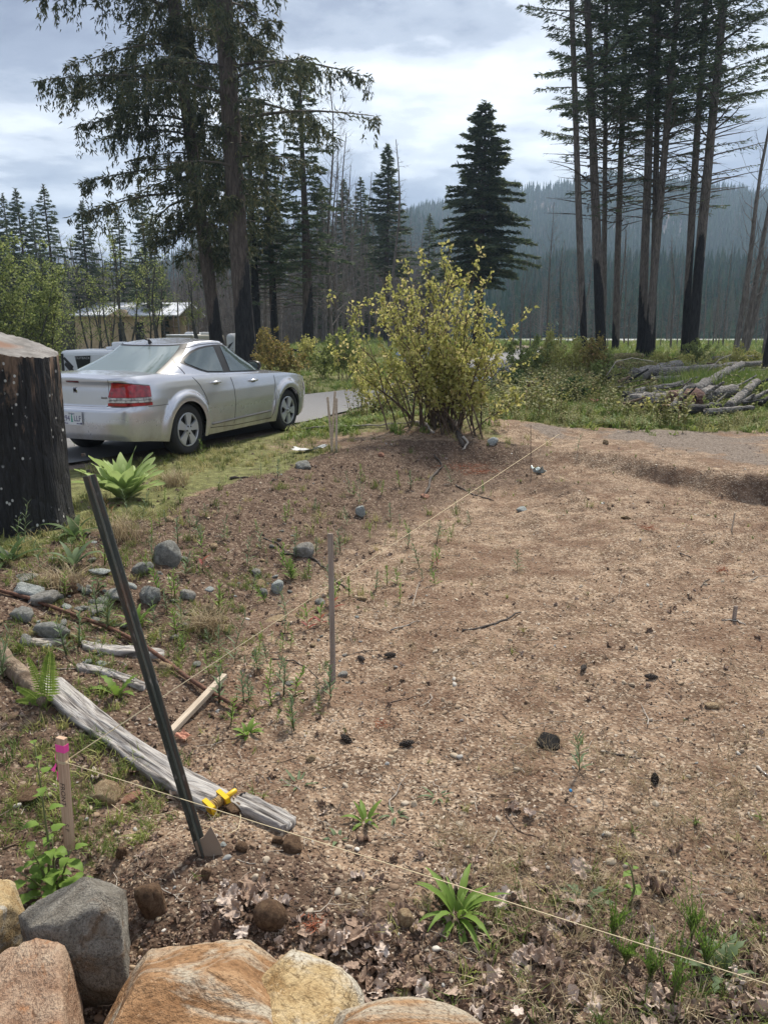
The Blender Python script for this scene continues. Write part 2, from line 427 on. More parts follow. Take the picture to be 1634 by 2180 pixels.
# ------------------------------------------------------------------ hills
def hill_mesh(name, prof, r0, r1, mat, n=150, m=40, seed=0, floor=-6, back=1.3):
    """prof: (px, py) of the ridge as seen from the photo; the slope climbs from r0 to the ridge at r1"""
    px = np.array([p[0] for p in prof], float); py = np.array([p[1] for p in prof], float)
    xs = np.linspace(px[0], px[-1], n); yy = np.interp(xs, px, py)
    az = np.arctan2((xs-817)/FPX, np.cos(PITCH)); # nearly the azimuth
    Vs = np.zeros((n, m, 3))
    for i in range(n):
        d = px_dir(xs[i], yy[i]); hor = math.hypot(d.x, d.y); ux, uy = d.x/hor, d.y/hor
        zt = d.z/hor*r1+CAMZ
        t = np.linspace(0, 1.35, m); r = r0+(r1-r0)*t
        s = np.where(t <= 1, t**1.15, 1-(t-1)*1.6)
        z = floor+(zt-floor)*s
        z = z+fbm(ux*r*.006+3, uy*r*.006, 4, seed)*(zt-floor)*.16*np.sin(np.clip(t, 0, 1)*math.pi)
        Vs[i, :, 0] = ux*r; Vs[i, :, 1] = uy*r; Vs[i, :, 2] = z
    V = Vs.reshape(-1, 3); ii = np.arange((n-1)*(m-1)); a = (ii//(m-1))*m+ii % (m-1)
    return Vs, mesh_np(name, V, np.stack([a, a+m, a+m+1, a+1], 1), mat)
hm = M('hill_floor', rough=.95); wc = hm.coord(world=True)
hm.set('Base Color', hm.ramp(hm.noise(.02, 6, .65, wc), [(.35, (.055, .05, .045)), (.55, (.10, .085, .08)), (.7, (.16, .125, .12))]))
HR = [(780, 560), (830, 500), (870, 470), (905, 455), (950, 450), (1020, 425), (1090, 415), (1150, 418), (1230, 405), (1290, 386), (1330, 392), (1400, 402), (1455, 402), (1520, 412), (1575, 424), (1620, 430), (1700, 445), (1850, 430), (2050, 470)]
HL = [(-420, 585), (-200, 600), (-50, 610), (120, 606), (200, 598), (290, 590), (360, 572), (400, 552), (450, 528), (520, 515), (620, 500), (740, 488), (860, 472), (900, 480), (960, 520), (1040, 590)]
HN = [(1000, 650), (1080, 618), (1180, 600), (1300, 606), (1420, 600), (1560, 612), (1700, 606), (1950, 610)]
hills = []
for nm, pr, r0, r1, sd_, lab in (('far_hill', HR, 300, 850, 91, 'broad blue-green forested mountain behind the right-hand trees'),
                                  ('left_hill', HL, 230, 560, 95, 'low dark hill behind the house and the burnt wood'),
                                  ('near_hill', HN, 190, 320, 97, 'low forested rise at the foot of the mountain')):
    Vs, me = hill_mesh(nm, pr, r0, r1, hm.m, seed=sd_)
    tag(obj(nm, me), lab, kind='structure'); hills.append(Vs)

def cone_tree(h, w, nl, mat, seed, ragged=.3):
    """a small conifer for far forest: stacked ragged skirts"""
    r_ = np.random.default_rng(seed); V = []; F = []
    for l in range(nl):
        z0 = h*(.08+.86*l/nl); z1 = min(h, z0+h*1.5/nl); rad = w*(1-l/nl)**.85*(1+.15*r_.normal())
        k = 7; b = len(V); ph = r_.random()*6
        for j in range(k):
            rj = rad*(1-ragged*r_.random()); a_ = ph+2*math.pi*j/k
            V.append((rj*math.cos(a_), rj*math.sin(a_), z0-h*.04*r_.random()))
        V.append((0, 0, z1))
        for j in range(k): F.append((b+j, b+(j+1) % k, b+k))
    return mesh_np('conifer', V, F, mat, sm=False)
fm = M('far_conifer_green', rough=.9); fm.set('Base Color', fm.ramp(fm.rand(), [(0, (.022, .055, .034)), (.6, (.035, .08, .045)), (.85, (.055, .10, .05)), (1, (.09, .095, .07))])); fm.set('Specular IOR Level', .1)
cones = [cone_tree(1, .14+.03*(i % 3), 7+i % 2, fm.m, i) for i in range(5)]
dm = M('dead_far_trunk', rough=.9); dm.set('Base Color', dm.ramp(dm.rand(), [(0, (.07, .055, .05)), (1, (.17, .14, .14))]))
def far_dead(seed):
    r_ = np.random.default_rng(seed); mb = MB(); mb.tube([(0, 0, 0), (0, 0, 1)], [.016, .003], 4)
    for i in range(16):
        z = .25+.7*r_.random(); a_ = r_.random()*6.3; L = .17*(1.1-z)*(.6+r_.random())
        mb.tube([(0, 0, z), (L*math.cos(a_), L*math.sin(a_), z+L*.5)], [.006, .002], 3, caps=False)
    return mb.mesh('dead_conifer', dm.m, sm=False)
deads = [far_dead(i) for i in range(3)]
def forest(name, Vs, n, h0, h1, label, protos, prob=None, tmax=1.02, seed=1):
    r_ = np.random.default_rng(seed); nn, m, _ = Vs.shape
    t = (r_.random(n)**.8)*tmax/1.35*(m-1.001); s_ = r_.random(n)*(nn-1.001)
    i = s_.astype(int); j = t.astype(int); fi = (s_-i)[:, None]; fj = (t-j)[:, None]
    P = (Vs[i, j]*(1-fi)+Vs[i+1, j]*fi)*(1-fj)+(Vs[i, j+1]*(1-fi)+Vs[i+1, j+1]*fi)*fj
    if prob is not None:
        k = r_.random(n) < prob(P, s_/(nn-1), t/(m-1)*1.35); P = P[k]
    n = len(P); h = h0+(h1-h0)*r_.random(n)**1.5
    P[:, 2] -= 1
    return scatter(name, protos, P, np.stack([np.zeros(n), np.zeros(n), r_.random(n)*6.3], 1), np.stack([h*1.1, h*1.1, h], 1), label)
def pxof(P):
    """photo pixel of world points (used only to place the two clearings)"""
    fx = P[:, 0]; dy = P[:, 1]; dz = P[:, 2]-CAMZ
    dep = dy*math.cos(PITCH)-dz*math.sin(PITCH); up = dy*math.sin(PITCH)+dz*math.cos(PITCH)
    return 817+FPX*fx/dep, 1090-FPX*up/dep
def dens(P, s, t):
    x, y = pxof(P)
    clear = (((x-935)/75)**2+((y-540)/52)**2 < 1)|(((x-1165)/36)**2+((y-452)/16)**2 < 1)
    return np.where(clear, .04, 1)*(.55+.9*(fbm(P[:, 0]*.01, P[:, 1]*.01, 3, 5)+.5))
forest('far_forest', hills[0], 26000, 8, 18, 'dense blue-green conifer forest covering the mountain', cones, dens, seed=1)
forest('far_dead_trees', hills[0], 3000, 9, 18, 'grey dead trees among the mountain forest', deads, lambda P, s, t: np.where(((pxof(P)[0] < 1010) & (t > .3)) | (t < .12), 1, .05), seed=5)
forest('hill_forest', hills[1], 9000, 6, 15, 'dark conifers covering the low left hill', cones, seed=2)
forest('hill_dead_trees', hills[1], 5000, 6, 14, 'grey dead trees on the low left hill', deads, seed=6)
forest('rise_forest', hills[2], 5200, 7, 16, 'mid-green conifers at the foot of the mountain', cones, seed=3)
forest('rise_dead_trees', hills[2], 700, 7, 14, 'grey leafless trees at the foot of the mountain', deads, seed=7)
# flat wood edge between field and hills
def belt(name, n, y0, y1, h0, h1, protos, label, seed, x0=-150, x1=230, z=-1.6):
    r_ = np.random.default_rng(seed); x = x0+(x1-x0)*r_.random(n); y = y0+(y1-y0)*r_.random(n)
    h = (h0+(h1-h0)*r_.random(n))/(14.0 if max(v.co.z for v in protos[0].vertices) > 2 else 1.0); P = np.stack([x, y, np.minimum(H(x, y), 0)-.5], 1)
    return scatter(name, protos, P, np.stack([r_.normal(0, .04, n), r_.normal(0, .04, n), r_.random(n)*6.3], 1), np.stack([h*1.3, h*1.3, h], 1), label)
# ------------------------------------------------------------------ air
haze = MB(); haze.box((0, 700, 147), (3400, 2600, 324))
hzm = bpy.data.materials.new('haze_air'); hzm.use_nodes = True; nt_ = hzm.node_tree; nt_.nodes.clear()
pv = nt_.nodes.new('ShaderNodeVolumePrincipled'); pv.inputs['Density'].default_value = .00045; pv.inputs['Color'].default_value = (.55, .73, .96, 1)
pv.inputs['Anisotropy'].default_value = .25
oo = nt_.nodes.new('ShaderNodeOutputMaterial'); nt_.links.new(pv.outputs[0], oo.inputs['Volume'])
tag(haze.build('haze', hzm, sm=False), 'thin pale air between the yard and the mountain', kind='stuff')
# ------------------------------------------------------------------ trees
def bark_mat(name, cols, char=True, scale=1.0):
    m = M(name, rough=.95); co = m.coord((9*scale, 9*scale, 1.6*scale)); v = m.noise(1.6, 5, .65, co, .6)
    c = m.ramp(v, [(.32, cols[0]), (.5, cols[1]), (.68, cols[2])])
    m.set('Specular IOR Level', .15)
    if char:
        n2 = m.noise(2.4, 6, .7, m.coord((2.2, 2.2, .7)))
        f = m.math('ADD', m.attr('char'), m.math('MULTIPLY', m.math('SUBTRACT', n2, .5), 1.5))
        c = m.mix(m.ramp(f, [(.36, 0), (.62, 1)]), c, m.ramp(v, [(.3, (.010, .010, .011)), (.7, (.045, .043, .045))]))
    m.set('Base Color', c); m.bump(v, 1.0, .06); return m.m
BARK = bark_mat('fir_bark', [(.045, .037, .033), (.10, .080, .070), (.165, .135, .118)])
BARKG = bark_mat('grey_bark', [(.06, .054, .050), (.14, .122, .112), (.22, .195, .178)])
DEADB = bark_mat('burnt_dead_bark', [(.075, .066, .062), (.17, .15, .14), (.28, .25, .235)], char=False)
TWIG = M('twig_bark', rough=.9); TWIG.set('Base Color', TWIG.ramp(TWIG.island(), [(0, (.05, .040, .034)), (1, (.13, .11, .095))])); TWIG = TWIG.m
NEED = leafmat('fir_needles', [(0, (.05, .078, .05)), (.5, (.09, .125, .07)), (.85, (.13, .17, .085)), (1, (.19, .19, .11))], trans=.30, rough=.7)
NEEDB = leafmat('droopy_needles', [(0, (.038, .052, .032)), (.45, (.068, .086, .046)), (.8, (.11, .122, .06)), (1, (.18, .155, .08))], trans=.3, rough=.7)

def trunk_mesh(name, h, r0, r1, mat, lean=(0, 0), wob=.1, sides=14, segs=26, charh=0., chardir=0., seed=0, flare=.35):
    r_ = np.random.default_rng(seed); V = []; F = []; ch = []
    ph = r_.random()*6
    for i in range(segs):
        t = (i/(segs-1))**1.25; z = h*t
        cx_ = lean[0]*t+wob*math.sin(t*5+ph)*t; cy_ = lean[1]*t+wob*math.cos(t*4+ph)*t
        rad = r0+(r1-r0)*t; rad *= 1+flare*math.exp(-z/(r0*1.6+1e-6))
        for k in range(sides):
            a_ = 2*math.pi*k/sides; q = rad*(1+.07*math.sin(3*a_+ph+z*.3)+.05*r_.normal()*.6)
            V.append((cx_+q*math.cos(a_), cy_+q*math.sin(a_), z-.25 if i == 0 else z))
            side = .5+.5*math.cos(a_-chardir)
            lim = charh*(.55+.75*side)
            ch.append(np.clip(.5+(lim-z)/(.28*charh+.01), 0, 1) if charh > 0 else 0)
    for i in range(segs-1):
        for k in range(sides):
            a = i*sides+k; b = i*sides+(k+1) % sides; F.append((a, b, b+sides, a+sides))
    F.append(tuple(range((segs-1)*sides, segs*sides)))
    return mesh_np(name, V, F, mat, attr={'char': ch})

class Tri:
    """many small needle sprays as thin triangles"""
    def __init__(s): s.P = []; s.D = []; s.W = []
    def add(s, P, D, W): s.P.append(P); s.D.append(D); s.W.append(W)
    def mesh(s, name, mat, seed=0):
        P = np.concatenate(s.P); D = np.concatenate(s.D); W = np.concatenate(s.W); n = len(P)
        r_ = np.random.default_rng(seed); q = r_.normal(size=(n, 3)); side = np.cross(D, q); side /= np.linalg.norm(side, axis=1)[:, None]+1e-9
        side *= W[:, None]*.5
        V = np.stack([P-side, P+side, P+D*.55+side*.9, P+D], 1).reshape(-1, 3)
        i = np.arange(n)*4
        F = np.stack([i, i+1, i+2, i+3], 1)
        return mesh_np(name, V, F, mat, sm=False)

def conifer(seed, h, cb, crw, nb, needle=.22, nw=.055, droop=.12, per=70, dead=0., taper=.9, upt=.25, gap=.25, mat=NEED, asym=None, hang=False, lean=(0, 0), power=.85):
    """branches from height cb to h with sprays of needles; crw = widest branch length"""
    r_ = np.random.default_rng(seed); T = Tri(); bm_ = MB()
    for i in range(nb):
        t = (i+r_.random())/nb; z = cb+(h*.985-cb)*t
        shape = (1-t)**power
        if dead: shape = max(shape, .0)
        L = crw*shape*(.50+.60*r_.random())+.12
        if cb > 0: L *= min(1, .55+t*4)
        az = i*2.4+r_.normal()*.5
        if asym is not None: L *= 1+asym[1]*math.cos(az-asym[0])
        if r_.random() < gap*.5: L *= .55
        dx, dy = math.cos(az), math.sin(az)
        bx, by = lean[0]*(z/h), lean[1]*(z/h)
        npt = 6; pts = []
        for k in range(npt):
            s = k/(npt-1); zz_ = z+L*(upt*s-droop*4*s*s*(1-.35*s)*(1-t*.6))
            w_ = .05*L*math.sin(s*4+i)
            pts.append(np.array([bx+dx*L*s-dy*w_, by+dy*L*s+dx*w_, zz_]))
        pts = np.array(pts); rb = .012+.011*L
        bm_.tube([tuple(p) for p in pts], [rb*(1-.85*k/(npt-1)) for k in range(npt)], 4 if L < 3 else 5, caps=False)
        live = 1.0
        if dead and t < dead: live = .0 if r_.random() < .75 else .25
        # side twigs: flat fan on both sides of the branch
        n = int(per*L*(.6+.6*r_.random())*max(live, .0))
        if live < .3:
            for q in range(int(3*L)+1):      # bare twigs
                s = .3+.7*r_.random(); p = pts[0]+(pts[-1]-pts[0])*0; f = s*(npt-1); a = int(min(f, npt-2)); p = pts[a]+(pts[a+1]-pts[a])*(f-a)
                sd_ = r_.choice([-1, 1]); l = .5*L*(1-s*.7)*r_.random()+.1
                e = p+np.array([dx*.7*l-dy*sd_*l*.7, dy*.7*l+dx*sd_*l*.7, .15*l*r_.normal()])
                bm_.tube([tuple(p), tuple(e)], [.008, .002], 3, caps=False)
        if n < 1: continue
        s = .12+.88*r_.random(n)**.8; f = s*(npt-1); a = np.minimum(f.astype(int), npt-2); P = pts[a]+(pts[a+1]-pts[a])*(f-a)[:, None]
        sgn = r_.choice([-1.0, 1.0], n); off = r_.random(n)*L*.34*(1.15-s)*np.where(s > .1, 1, .3)
        ang = .9+.3*r_.normal(size=n)
        ox = dx*np.cos(ang)-dy*np.sin(ang)*sgn; oy = dy*np.cos(ang)+dx*np.sin(ang)*sgn
        P = P+np.stack([ox*off, oy*off, -off*.18+.03*r_.normal(size=n)], 1)
        if hang:
            # curtains: twigs hanging from the branch, each covered with short sprays
            nt_w = int(10*L*(.7+.6*r_.random())); ts_ = .06+.94*r_.random(nt_w)**.85; ts_ = ts_[fbm(ts_*L*1.3, np.full(nt_w, i*3.7), 2, seed) > -.32]; nt_w = len(ts_)
            if nt_w:
                f = ts_*(npt-1); a = np.minimum(f.astype(int), npt-2); B = pts[a]+(pts[a+1]-pts[a])*(f-a)[:, None]
                sg = r_.choice([-1.0, 1.0], nt_w); lo_ = r_.random(nt_w)*.26*L*(1.2-ts_); an_ = 1.0+.4*r_.normal(size=nt_w)
                ox = dx*np.cos(an_)-dy*np.sin(an_)*sg; oy = dy*np.cos(an_)+dx*np.sin(an_)*sg
                B = B+np.stack([ox*lo_, oy*lo_, -lo_*.25], 1); ln_w = needle*(.35+1.9*r_.random(nt_w)**2)*(1.15-.45*ts_)
                m_ = 20; q = r_.random((nt_w, m_)); Pw = B[:, None]+np.stack([ox[:, None]*q*.10+.05*r_.normal(size=q.shape), oy[:, None]*q*.10+.05*r_.normal(size=q.shape), -q*ln_w[:, None]], -1)
                Dw = np.stack([.5*r_.normal(size=q.shape)+.25*ox[:, None], .5*r_.normal(size=q.shape)+.25*oy[:, None], -.9+.25*r_.normal(size=q.shape)], -1); Dw /= np.linalg.norm(Dw, axis=-1)[..., None]
                Dw *= (.10+.14*r_.random(q.shape))[..., None]; T.add(Pw.reshape(-1, 3), Dw.reshape(-1, 3), nw*(.7+.7*r_.random(nt_w*m_)))
            n = n//4; P = P[:n]; ox = (dx*np.cos(ang)-dy*np.sin(ang)*sgn)[:n]; oy = (dy*np.cos(ang)+dx*np.sin(ang)*sgn)[:n]
            ln = .22*(.6+.8*r_.random(n)); D = np.stack([ox, oy, -.3+.4*r_.normal(size=n)], 1)
        if False:
            ln = needle*(.5+1.3*r_.random(n)**1.5)
            D = np.stack([.18*r_.normal(size=n)+ox*.12, .18*r_.normal(size=n)+oy*.12, -np.ones(n)], 1)
            short = r_.random(n) < .35; D[short] = np.stack([ox, oy, -.35+.3*r_.normal(size=n)], 1)[short]
            ln[short] *= .45
        elif not hang:
            ln = needle*(.6+.8*r_.random(n)); D = np.stack([ox, oy, -.12+.28*r_.normal(size=n)], 1)
        D = D/np.linalg.norm(D, axis=1)[:, None]*ln[:, None]
        T.add(P, D, nw*(.6+.8*r_.random(n)))
    # leader
    n = 60; P = np.stack([lean[0]*np.ones(n), lean[1]*np.ones(n), h*(1-.05*r_.random(n))], 1); D = np.stack([r_.normal(size=n), r_.normal(size=n), .8+0*P[:, 0]], 1)*needle*.6
    T.add(P, D, np.full(n, nw))
    return bm_, T

def tree(name, loc, h, r0, label, cat, cr, group=None, rz=0., r1=.03, bark=BARK, lean=(0, 0), charh=0., chardir=0., seed=0, wob=.1, sc=1.0, kind_name=None):
    """cr: (branch mesh, needle mesh) shared or own"""
    t = empty(name, loc, label, cat, group, rz)
    obj('trunk', trunk_mesh('trunk', h, r0, r1, bark, lean, wob, seed=seed, charh=charh, chardir=chardir-rz), t)
    if cr is not None:
        b = obj('branches', cr[0], t); c_ = obj('crown', cr[1], t); b['kind'] = 'stuff'; c_['kind'] = 'stuff'
        if sc != 1.0:
            for q in (b, c_): q.scale = (sc, sc, sc)
    return t
def cm(bt, mat=NEED, tw=None):
    return (bt[0].mesh('branches', tw or TWIG, sm=False), bt[1].mesh('crown', mat))
def base(px, D):
    """foot of a tree seen at photo column px, D metres off"""
    x = (px-817)/FPX*(D*math.cos(PITCH)+1.6*math.sin(PITCH)); return Vector((x, D, hz(x, D)))
def ht(px, top, D): return at_y(px, top, D).z-base(px, D).z
# the two old drooping firs and their neighbours (left of centre)
b1 = base(527, 31); b2 = base(468, 34)
tree('old_fir_tree', b1, 36, .38, 'tallest thick fir trunk left of centre, charred black low on its right side', 'fir tree',
     cm(conifer(11, 30, 5.6, 5.0, 95, needle=.60, nw=.05, droop=.12, per=120, upt=.20, hang=True, asym=(R(10), .22), gap=1.2, lean=(-.55, 0), power=.30), NEEDB), r1=.20, lean=(-.9, .2), charh=3.1, chardir=R(-15), seed=1)
tree('old_fir_tree', b2, 34, .29, 'leaning fir trunk just left of the tallest one with a dense drooping crown', 'fir tree',
     cm(conifer(12, 28, 4.4, 4.5, 185, needle=.70, nw=.05, droop=.14, per=230, upt=.14, hang=True, asym=(R(180), .26), gap=.9, lean=(-2.2, 0), power=.22), NEEDB), r1=.12, lean=(-2.7, 0), charh=2.4, chardir=R(0), seed=2)
slim = [cm(conifer(21+i, 16, 3.0, 3.0, 150, needle=.24, nw=.07, per=75, droop=.14, dead=.16, gap=.7, power=.7)) for i in range(2)]
dense = [cm(conifer(31+i, 16, 1.6, 3.4, 190, needle=.24, nw=.08, per=85, droop=.11, gap=.2, power=.8)) for i in range(2)]
tree('fir_tree', base(656, 42), ht(648, 138, 42), .33, 'slim conifer with a dark pointed top between the old firs and the bush', 'fir tree', slim[0], charh=3, seed=3, sc=ht(648, 138, 42)/16)
tree('fir_tree', base(588, 44), 13.2, .25, 'thin conifer trunk second to the right of the tallest old fir', 'fir tree', slim[1], charh=3.5, seed=4, lean=(-.4, 0), sc=.8)
tree('fir_tree', base(549, 43), 15, .27, 'blackened trunk close behind the right edge of the tallest old fir', 'fir tree', slim[0], rz=2, charh=7, seed=5, sc=.9)
tree('fir_tree', base(824, 72), ht(824, 306, 72), .34, 'spire-topped conifer standing alone above the left half of the bush', 'fir tree', cm(conifer(41, ht(824, 306, 72), 6.0, 3.0, 150, needle=.34, nw=.10, per=70, droop=.09, gap=.4)), charh=4, seed=6)
tree('fir_tree', base(1017, 58), ht(1015, 214, 58), .40, 'broad full-crowned fir right of centre, largest of the middle conifers', 'fir tree',
     cm(conifer(42, ht(1015, 214, 58), 4.6, 4.3, 290, needle=.30, nw=.085, per=120, droop=.13, gap=.8, upt=.22, power=.62)), charh=3, seed=7)
tree('fir_tree', base(911, 88), ht(911, 455, 88), .16, 'small ragged conifer in front of the brown clearing on the mountain', 'fir tree', slim[1], seed=8, sc=ht(911, 455, 88)/16)
tree('fir_tree', base(770, 84), ht(770, 378, 84), .25, 'conifer just left of the spire-topped one, with a thin pointed top', 'fir tree', dense[0], seed=9, sc=ht(770, 378, 84)/16)
tree('fir_tree', base(735, 80), ht(735, 382, 80), .25, 'rounder dark conifer top behind the grey bare wood', 'fir tree', dense[1], seed=10, sc=ht(735, 382, 80)/16)
tree('fir_tree', base(690, 74), ht(690, 390, 74), .25, 'dark conifer mass right beside the slim pointed conifer', 'fir tree', dense[0], rz=1, seed=11, sc=ht(690, 390, 74)/16)
# left skyline conifers
for i, (px, top, D, k, lab) in enumerate([(12, 405, 78, 0, 'leftmost conifer of the skyline, cut by the photo edge'), (40, 412, 80, 1, 'second conifer from the left edge of the skyline'),
      (68, 402, 76, 0, 'third dark conifer on the left skyline, above the green leafy tree'), (126, 393, 70, 1, 'tallest and most open conifer on the left skyline'),
      (200, 428, 74, 0, 'conifer above the left end of the house roof'), (272, 446, 76, 1, 'short conifer above the middle of the house roof'),
      (322, 420, 72, 0, 'conifer above the right end of the house roof, behind drooping boughs'), (98, 440, 84, 1, 'dark conifer low between the third and the tallest on the left skyline')]):
    b = base(px, D); topz = at_y(px, top, D).z; hh = topz-b.z
    tree('fir_tree', b, hh, .24, lab, 'fir tree', (dense if k == 0 else slim)[i % 2], rz=i*1.3, seed=30+i, sc=hh/16)
# the tall burnt-footed group on the right
grp = 'tall trees of the right-hand group'
tall = [cm(conifer(51+i, 40, 7.5, 4.0, 190, needle=.24, nw=.055, per=70, droop=.03, upt=.24, dead=.15, gap=.5, power=.5)) for i in range(3)]
for i, (px, yb, D, r0, h, topx, ch, cd, asym_k, lab) in enumerate([
      (1244, 750, 45, .20, 34, 1214, 3.4, 0, 0, 'leftmost trunk of the right group, leaning slightly left, black only at its foot'),
      (1280, 755, 46, .29, 36, 1247, 4.2, 0, 1, 'second trunk of the right group, thick with a tall charred foot'),
      (1308, 745, 50, .21, 34, 1333, 2.0, 0, 2, 'third trunk of the right group, pale grey brown almost to its foot'),
      (1364, 752, 46, .26, 36, 1388, 3.0, 3.1, 0, 'fourth trunk of the right group, left one of the touching pair'),
      (1386, 753, 47, .20, 34, 1403, 3.0, 3.1, 1, 'slender trunk right of the touching pair in the right group'),
      (1378, 755, 45, .22, 35, 1440, 2.6, 0, 2, 'trunk of the right group that rises out of the pair and leans right'),
      (1456, 757, 45, .22, 33, 1500, 6.0, 0, 0, 'second trunk from the right of the group, black to twice a man\'s height'),
      (1470, 757, 44, .29, 36, 1540, 5.2, 0, 1, 'rightmost thick trunk of the group with a scarred black lower third'),
      (1282, 752, 49, .17, 33, 1292, 2.5, 0, 2, 'thin trunk directly behind the second one of the right group')]):
    b = base(px, D); tz = at_y(px, 0, D).z
    # lean so that the trunk passes the top edge of the photo at topx
    ex = at_y(topx, 0, D).x-b.x; k = h/(tz-b.z)
    tree('burnt_fir_tree', b, h, r0, lab, 'fir tree', tall[asym_k], grp, rz=i*2.1, r1=.07, lean=(ex*k, 0), charh=ch, chardir=cd, seed=50+i, bark=BARKG, wob=.12)
    # crown follows the lean
for o_ in list(COL.objects):
    if o_.get('group') == grp:
        tr = [c for c in o_.children if c.name.startswith('trunk')][0]
        rz = o_.rotation_euler.z; vs = tr.data.vertices; top = vs[len(vs)-1].co
        # undo the parent's turn on the trunk so its lean keeps its world direction
        tr.rotation_euler.z = -rz
        lx = top.x/max(top.z, 1)
        for c in o_.children:
            if c is not tr:
                for_rot = Matrix.Rotation(-rz, 3, 'Z') @ Vector((lx, 0, 0))
                mt = Matrix.Identity(4); mt[0][2] = for_rot.x; mt[1][2] = for_rot.y
                c.matrix_local = mt
# lean handled by a plain tilt instead of shear where the matrix cannot be kept
# bare burnt trees ---------------------------------------------------
def bare_tree(seed, h, r0, nb, upsweep=.5, spread=.16, fine=5, fork=False, mat=DEADB):
    r_ = np.random.default_rng(seed); mb = MB(); w = .02*h
    tp = [(w*math.sin(k*.9+seed)*k/8, w*math.cos(k*.7+seed)*k/8, h*k/8) for k in range(9)]; tp[0] = (0, 0, -.3)
    mb.tube(tp, [r0*(1-.88*(k/8))+.006 for k in range(9)], 7, caps=False)
    def along(s):
        f = s*8; a = min(int(f), 7); return Vector(tp[a]).lerp(Vector(tp[a+1]), f-a)
    for i in range(nb):
        s = .12+.86*(i+r_.random())/nb; p = along(s); az = r_.random()*6.28; L = h*spread*(1.15-s)*(.5+.9*r_.random())+.15
        d = Vector((math.cos(az), math.sin(az), upsweep*(.6+.8*r_.random()))).normalized()
        q = p+d*L*.55+Vector((0, 0, -.04*L)); e = p+d*L+Vector((0, 0, upsweep*.25*L))
        rb = r0*.16*(1.1-s)+.006
        mb.tube([p, q, e], [rb, rb*.6, .003], 4, caps=False)
        for j in range(fine):
            ss = .3+.7*r_.random(); pp = p.lerp(q, ss*2) if ss < .5 else q.lerp(e, ss*2-1)
            dd = (d+Vector(r_.normal(size=3))*.55).normalized(); l = L*(.25+.3*r_.random())
            mb.tube([pp, pp+dd*l], [.007, .002], 3, caps=False)
    return mb.mesh('bare_tree', mat, sm=False)
BARE = [bare_tree(i, 13+1.0*(i % 3), .13+.02*(i % 2), 46+6*(i % 3), upsweep=[.5, .25, .8, .15, .6][i], spread=[.17, .13, .22, .12, .2][i], fine=6) for i in range(5)]
SNAG = [bare_tree(20+i, 13, .16, 22, upsweep=.1, spread=.09, fine=2) for i in range(2)]
r_ = np.random.default_rng(99)
bt = None
def put_bare(px, D, h, var, label, group, name='bare_tree', lean=.03, cat='bare tree'):
    b = base(px, D); me = (BARE+SNAG)[var]; o = obj(name, me); o.location = (b.x, b.y, b.z-.1)
    s = h/14.0; o.scale = (s*.9, s*.9, s); o.rotation_euler = (r_.normal()*lean, r_.normal()*lean, r_.random()*6.3)
    return tag(o, label, cat, group)
g1 = 'bare burnt trees of the wood left of the bush'
for i in range(92):
    px = 372+(830-372)*((i+r_.random())/92); D = 46+62*r_.random()**.8
    put_bare(px, D, 9+7*r_.random(), int(r_.integers(0, 7)), 'thin grey leafless trunk in the burnt wood left of the bush', g1)
g2 = 'thin bare trees behind the right-hand group'
for i in range(72):
    px = 1090+(1680-1090)*((i+r_.random())/72); D = 50+55*r_.random()
    put_bare(px, D, 4+7*r_.random()**1.3, int(r_.integers(0, 5)), 'thin leafless tree in the field behind the right-hand trunks', g2)
g3 = 'bare trunks at the left edge of the wood'
for i in range(34):
    px = -20+(385+20)*((i+r_.random())/34); D = 78+30*r_.random()
    put_bare(px, D, 9+5*r_.random(), int(r_.integers(0, 7)), 'thin grey leafless trunk behind the house on the left', g3)
# a few that stand out
for px, D, h, v, lab in [(706, 44, 13.5, 2, 'dark bare tree with a broad fan of upswept twigs left of the bush'), (716, 45, 11.5, 4, 'second stem of the fan-shaped bare tree left of the bush')]:
    put_bare(px, D, h, v, lab, None, lean=.01)
for k, (px, D, h, ln, lab) in enumerate([(1562, 44, 16, .05, 'tall black bare tree near the right edge, left one of its cluster'), (1575, 45, 17, .10, 'tall black bare tree near the right edge, leaning right beside the leftmost of its cluster'),
      (1583, 46, 15, .16, 'bare black tree near the right edge leaning hardest to the right'), (1626, 43, 14, .03, 'black bare tree cut by the right edge of the photo')]):
    b = base(px, D); o = obj('bare_tree', bare_tree(70+k, h, .17, 34, upsweep=1.1, spread=.14, fine=4)); o.location = (b.x, b.y, b.z-.1); o.rotation_euler = (0, ln, 0); tag(o, lab, 'bare tree')
# charred stump-like trunk standing at the far right edge
b = base(1628, 27); t = trunk_mesh('burnt_snag', 2.0, .13, .12, BARK, charh=9, seed=77); o = obj('burnt_snag', t); o.location = b; tag(o, 'short charred trunk at the right edge of the photo among green grass', 'dead trunk')
# dense wood fill: far trees that read as one mass
belt('burnt_wood', 900, 85, 135, 8, 15, BARE, 'mass of grey leafless trees closing the view behind the burnt wood', 5, x0=-75, x1=8)
belt('field_edge_trees', 200, 178, 230, 6, 13, BARE, 'grey leafless trees along the far edge of the field', 6, x0=-30, x1=210)
belt('field_edge_conifers', 260, 185, 235, 8, 17, cones, 'small conifers along the far edge of the field', 8, x0=-30, x1=210)
belt('wood_conifers', 90, 95, 140, 9, 16, cones, 'dark conifers deep in the burnt wood', 9, x0=-80, x1=4)

